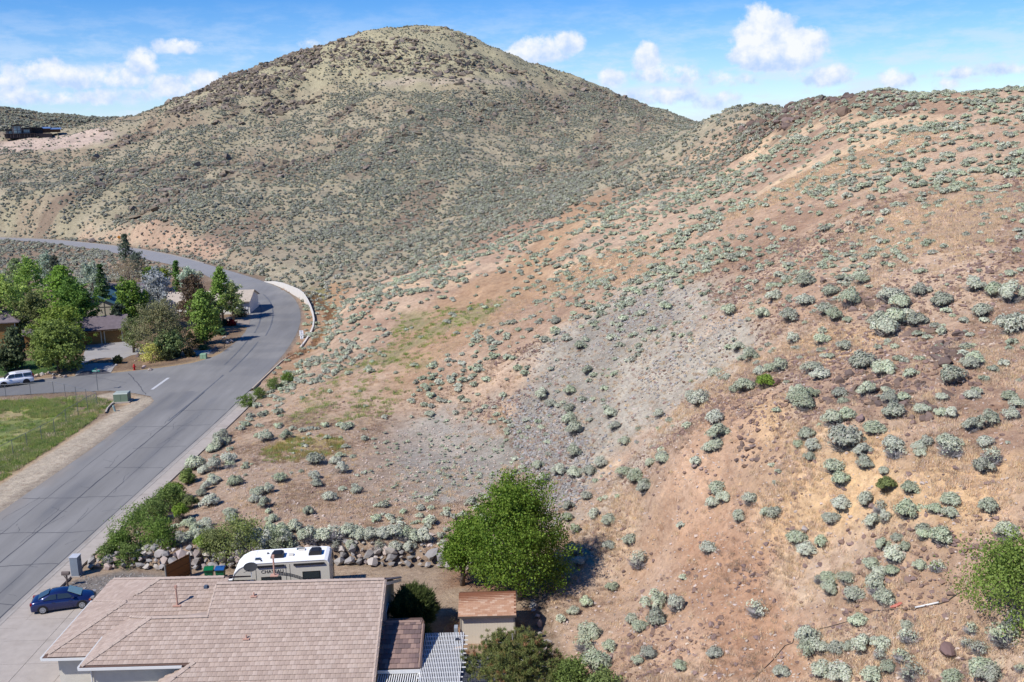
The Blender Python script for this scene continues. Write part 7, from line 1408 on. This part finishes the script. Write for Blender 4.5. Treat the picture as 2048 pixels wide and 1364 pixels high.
for x0, x1 in ((-1.4, 2.5), (3.2, 5.9)):
    b = MB(); b.box(x0, x1, -.03, 0, 0, 2.15); d_ = b.build('garage_door', mat('door_tan', alb(150, 108, 62), .7), h2); me = MB(); me.box(x0 + .02, x1 - .02, -.05, -.03, 0, .40); me = me.mesh('door_panel'); me.materials.append(M_TAN)
    for k in range(5): link('door_panel', me, d_, (0, 0, .02 + k * .42))
    for xa, xb, za, zb_ in ((x0 - .16, x0, 0, 2.3), (x1, x1 + .16, 0, 2.3), (x0, x1, 2.16, 2.3)): b = MB(); b.box(xa, xb, -.06, 0, za, zb_); b.build('door_frame', M_TRIM, h2)
b = MB(); b.box(-9.9, 7.0, -.76, -.69, 2.35, 2.56); b.build('fascia', mat('brown_trim', alb(84, 64, 50), .8), h2)
h3 = thing('house', 'tan two-storey house with grey roof at the left edge behind dark shrubs', 'house', (-84.3, 167.5, 0), math.radians(12)); b = MB(); b.box(-16, 0, 0, 9, 0, 4.9); b.build('wall', MT, h3)
b = MB(); b.add([(-16.6, -.6, 4.8), (.7, -.6, 4.8), (.7, 9.6, 4.8), (-16.6, 9.6, 4.8), (-3.2, 4.5, 6.6), (-13, 4.5, 6.6), (-16.6, -.6, 4.65), (.7, -.6, 4.65), (.7, 9.6, 4.65), (-16.6, 9.6, 4.65)], [(0, 1, 4, 5), (1, 2, 4), (2, 3, 5, 4), (3, 0, 5), (0, 6, 7, 1), (1, 7, 8, 2), (2, 8, 9, 3), (3, 9, 6, 0), (9, 8, 7, 6)]); b.build('roof', M_GSH, h3)
me = MB(); me.box(-15.98, -.02, -.03, 0, 0, .22); me = me.mesh('siding_board'); me.materials.append(M_TAN)
for k in range(19): link('siding_board', me, h3, (0, -.001, .1 + k * .245))
b = MB(); b.tube([(-.1, -.15, 4.7), (-.1, -.15, 0)], .06, 6); b.build('downpipe', M_WHITE, h3); b = MB(); b.tube([(-4, 2.4, 5.2), (-4, 2.4, 6.2)], .09, 7); b.build('flue', M_WHITE, h3)
h4 = thing('house', 'cream gable-fronted house with blue-green roof half hidden by trees', 'house', (-80.4, 192, 0), math.radians(8)); MCR = mat('cream_wall', alb(214, 204, 182), .8, var=.05)
b = MB(); b.extr([(-4.2, 0), (4.2, 0), (4.2, 2.9), (0, 5.0), (-4.2, 2.9)], 'y', 0, 9); b.build('wall', MCR, h4); b = MB(); BL = mat('teal_roof', alb(86, 124, 132), .6, var=.1)
for s in (-1, 1): b.add([(0, -.6, 5.25), (s * 4.9, -.6, 2.8), (s * 4.9, 9.5, 2.8), (0, 9.5, 5.25), (0, -.6, 5.1), (s * 4.9, -.6, 2.65), (s * 4.9, 9.5, 2.65), (0, 9.5, 5.1)], [(0, 1, 2, 3), (7, 6, 5, 4), (0, 4, 5, 1), (1, 5, 6, 2), (2, 6, 7, 3), (3, 7, 4, 0)])
b.build('roof', BL, h4)
for xa, xb, za, zb_ in ((-4.2, 4.2, 2.8, 2.95), (-1.4, -1.25, 0, 4.2), (1.25, 1.4, 0, 4.2), (-.07, .07, 2.95, 4.9), (-2.8, -2.65, 0, 2.8), (2.65, 2.8, 0, 2.8)): b = MB(); b.box(xa, xb, -.04, 0, za, zb_); b.build('batten', mat('dark_batten', alb(96, 96, 84), .8), h4)
b = MB(); b.tube([(.3, 2, 4.8), (.3, 2, 5.9)], .16, 8); b.build('flue', M_CHR, h4)
x5, y5 = gz(478, 628); h5 = thing('house', 'white house with cream roof and wide white garage door at the road bend', 'house', (x5, y5, 0), math.radians(3)); b = MB(); b.extr([(0, 0), (9, 0), (9, 2.7), (4.5, 4.0), (0, 2.7)], 'x', -14, 2.2); b.build('wall', mat('white_wall', alb(236, 234, 228, .8), .7), h5)
b = MB()
for y0, y1, z0, z1 in ((-.6, 4.5, 2.6, 4.2), (4.5, 9.6, 4.2, 2.6)): b.add([(-14.6, y0, z0), (2.5, y0, z0), (2.5, y1, z1), (-14.6, y1, z1), (-14.6, y0, z0 - .15), (2.5, y0, z0 - .15), (2.5, y1, z1 - .15), (-14.6, y1, z1 - .15)], [(0, 1, 2, 3), (7, 6, 5, 4), (0, 1, 5, 4), (1, 2, 6, 5), (2, 3, 7, 6), (3, 0, 4, 7)])
b.build('roof', mat('cream_roof', alb(214, 200, 182), .85, var=.15, scale=1.5), h5); b = MB(); b.box(-1.2, 1.9, -.05, 0, 0, 2.1); d_ = b.build('garage_door', mat('door_white', alb(228, 230, 236, .8), .5), h5); me = MB(); me.box(-1.15, 1.85, -.07, -.05, 0, .48); me = me.mesh('door_panel'); me.materials.append(mat('door_white', None))
for k in range(4): link('door_panel', me, d_, (0, 0, .03 + k * .52))
x6, y6 = gz(240, 612); h6 = thing('house', 'grey-roofed house glimpsed between the spruce and the bright green tree', 'house', (x6, y6, 0), math.radians(10)); b = MB(); b.extr([(0, 0), (8, 0), (8, 2.7), (4, 4.2), (0, 2.7)], 'x', -6, 6); b.build('wall', mat('brown_wall', alb(128, 100, 80), .8), h6); b = MB()
for y0, y1, z0, z1 in ((-.6, 4, 2.6, 4.4), (4, 8.6, 4.4, 2.6)): b.add([(-6.5, y0, z0), (6.5, y0, z0), (6.5, y1, z1), (-6.5, y1, z1), (-6.5, y0, z0 - .15), (6.5, y0, z0 - .15), (6.5, y1, z1 - .15), (-6.5, y1, z1 - .15)], [(0, 1, 2, 3), (7, 6, 5, 4), (0, 1, 5, 4), (1, 2, 6, 5), (2, 3, 7, 6), (3, 0, 4, 7)])
b.build('roof', M_GSH, h6)
# garden rocks and edging stones
def rocks_px(label, grp, pts, smin, smax, fam):
    for j_, (u, v) in enumerate(sorted(pts)):
        x, y, z, ok = hit(u, v); s = random.uniform(smin, smax); o = link('garden_rock', fam[random.randrange(len(fam))], None, (float(x[0]), float(y[0]), float(z[0]) + s * .15), (0, 0, random.uniform(0, 6))); o.scale = (s * 1.2, s, s * .8); tag(o, ORD[j_].replace('nearest', 'first') + ' from the left, ' + label, 'rock', grp)
rocks_px('pale rock in the row edging the lawn along the side street', 'rocks edging the lawn', [(70 + i * 5.5, 756 - (8 * math.sin(i * .28)) + random.uniform(-1.5, 1)) for i in range(12)], .4, .9, PAL + GRY)
rocks_px('pale rock in the front garden beside the driveway', 'rocks in the front gardens', [(262, 690), (267, 695), (272, 690), (280, 697), (292, 703), (300, 742), (306, 741), (228, 728), (233, 731), (270, 722), (436, 663), (446, 676), (452, 674), (430, 672), (462, 684), (454, 687), (420, 676), (440, 660)], .35, .9, PAL + GRY)
# ------------------------------------------------------------------ the modern house on the left skyline
hz_ = rayat(62, 268, 533); az = math.atan2(hz_[0], hz_[1]); hh = thing('hill_house', 'dark modern house with slanted roofs and tall windows on the far left hill', 'house', (hz_[0], hz_[1], hz_[2] - 1.2), -az); PXM = F_PX / 533
MDK = mat('dark_cladding', alb(66, 60, 64), .8, var=.1, scale=.6); MRF = mat('dark_roof', alb(44, 44, 54), .6); MGRY = mat('grey_cladding', alb(146, 136, 132), .8); MBLU = mat('blue_metal_roof', alb(122, 150, 196), .45); MWN = mat('pale_window', alb(166, 188, 190), .15, spec=.6); MBR = mat('brown_cladding', alb(110, 82, 66), .8)
def hx_(u): return (u - 62) / PXM
def hzv(v): return (268 - v) / PXM + 1.2
def blk(name, u0, u1, v0, v1, y0, y1, m, par=hh): b = MB(); b.box(hx_(u0), hx_(u1), y0, y1, hzv(v1), hzv(v0)); return b.build(name, m, par)
blk('wall', 29, 46, 251, 270, 0, 9, MGRY); blk('wall', 46, 65, 256, 270, .6, 10, MDK); blk('wall', 17, 29, 260, 270, 1, 9, MGRY); blk('wall', 60, 84, 256, 268, 3, 12, MDK); blk('wall', 82, 98, 257, 266, 4, 12, MBR); blk('wall', 97, 117, 259, 265, 5, 12, MBR); blk('wall', 48, 61, 258.5, 268, .3, 3, MGRY)
b = MB(); x0, x1, x2 = hx_(27), hx_(46), hx_(66); b.add([(x0, -1, hzv(249.5)), (x1, -1, hzv(249)), (x2, -1, hzv(255.5)), (x2, 10, hzv(255.5)), (x1, 10, hzv(249)), (x0, 10, hzv(249.5)), (x0, -1, hzv(250.6)), (x1, -1, hzv(250.2)), (x2, -1, hzv(256.6)), (x2, 10, hzv(256.6)), (x1, 10, hzv(250.2)), (x0, 10, hzv(250.6))], [(0, 1, 4, 5), (1, 2, 3, 4), (0, 6, 7, 1), (1, 7, 8, 2), (2, 8, 9, 3), (11, 10, 7, 6), (10, 9, 8, 7), (5, 11, 6, 0)]); b.build('roof', MRF, hh)
blk('roof', 16, 30, 257.5, 259.8, 0, 9, MRF); blk('roof', 62, 84, 255, 257, 2.4, 12, MRF)
for u0, u1, v0, v1 in ((82, 99, 254, 257.2), (98, 119, 256, 259)):
    b = MB(); b.add([(hx_(u0), 3, hzv(v1)), (hx_(u1), 3, hzv(v1)), (hx_(u1), 11, hzv(v0)), (hx_(u0), 11, hzv(v0)), (hx_(u0), 3, hzv(v1) - .25), (hx_(u1), 3, hzv(v1) - .25), (hx_(u1), 11, hzv(v0) - .25), (hx_(u0), 11, hzv(v0) - .25)], [(0, 1, 2, 3), (7, 6, 5, 4), (0, 4, 5, 1), (1, 5, 6, 2), (3, 7, 4, 0), (2, 6, 7, 3)]); b.build('roof', MBLU, hh)
for u0, u1, v0, v1 in ((32.3, 34.6, 252.5, 255.2), (35, 37.3, 252.5, 255.2), (38.8, 41.1, 252.5, 255.2), (41.5, 43.8, 252.5, 255.2), (32.3, 37.3, 256, 260), (38.8, 43.8, 256, 260), (32.3, 34.6, 261, 266), (35, 37.3, 261, 266), (38.8, 41.1, 261, 266), (41.5, 43.8, 261, 266)): blk('window', u0, u1, v0, v1, -.12, 0, MWN)
for u0, u1 in ((50.5, 53), (53.8, 56.2), (57, 59.4)): blk('window', u0, u1, 259.5, 264.5, .18, .3, MWN)
for u0, u1 in ((23, 25), (25.6, 27.6)): blk('window', u0, u1, 261.5, 266.5, .88, 1, MWN)
blk('deck', 12, 72, 266.6, 267.6, -3, .2, MDK); blk('railing', 12, 66, 264.8, 265.1, -3, -2.9, MRF)
blk('under_deck', 15, 100, 267.4, 276, -2.4, 4, MDK)
for u in (14, 18, 25, 30, 37, 41, 50, 55, 60, 68, 72): blk('deck_post', u, u + .7, 267.6, 274, -2.9, -2.7, mat('post_grey', alb(120, 110, 106), .8))
print('done', round(time.time() - T0, 1))
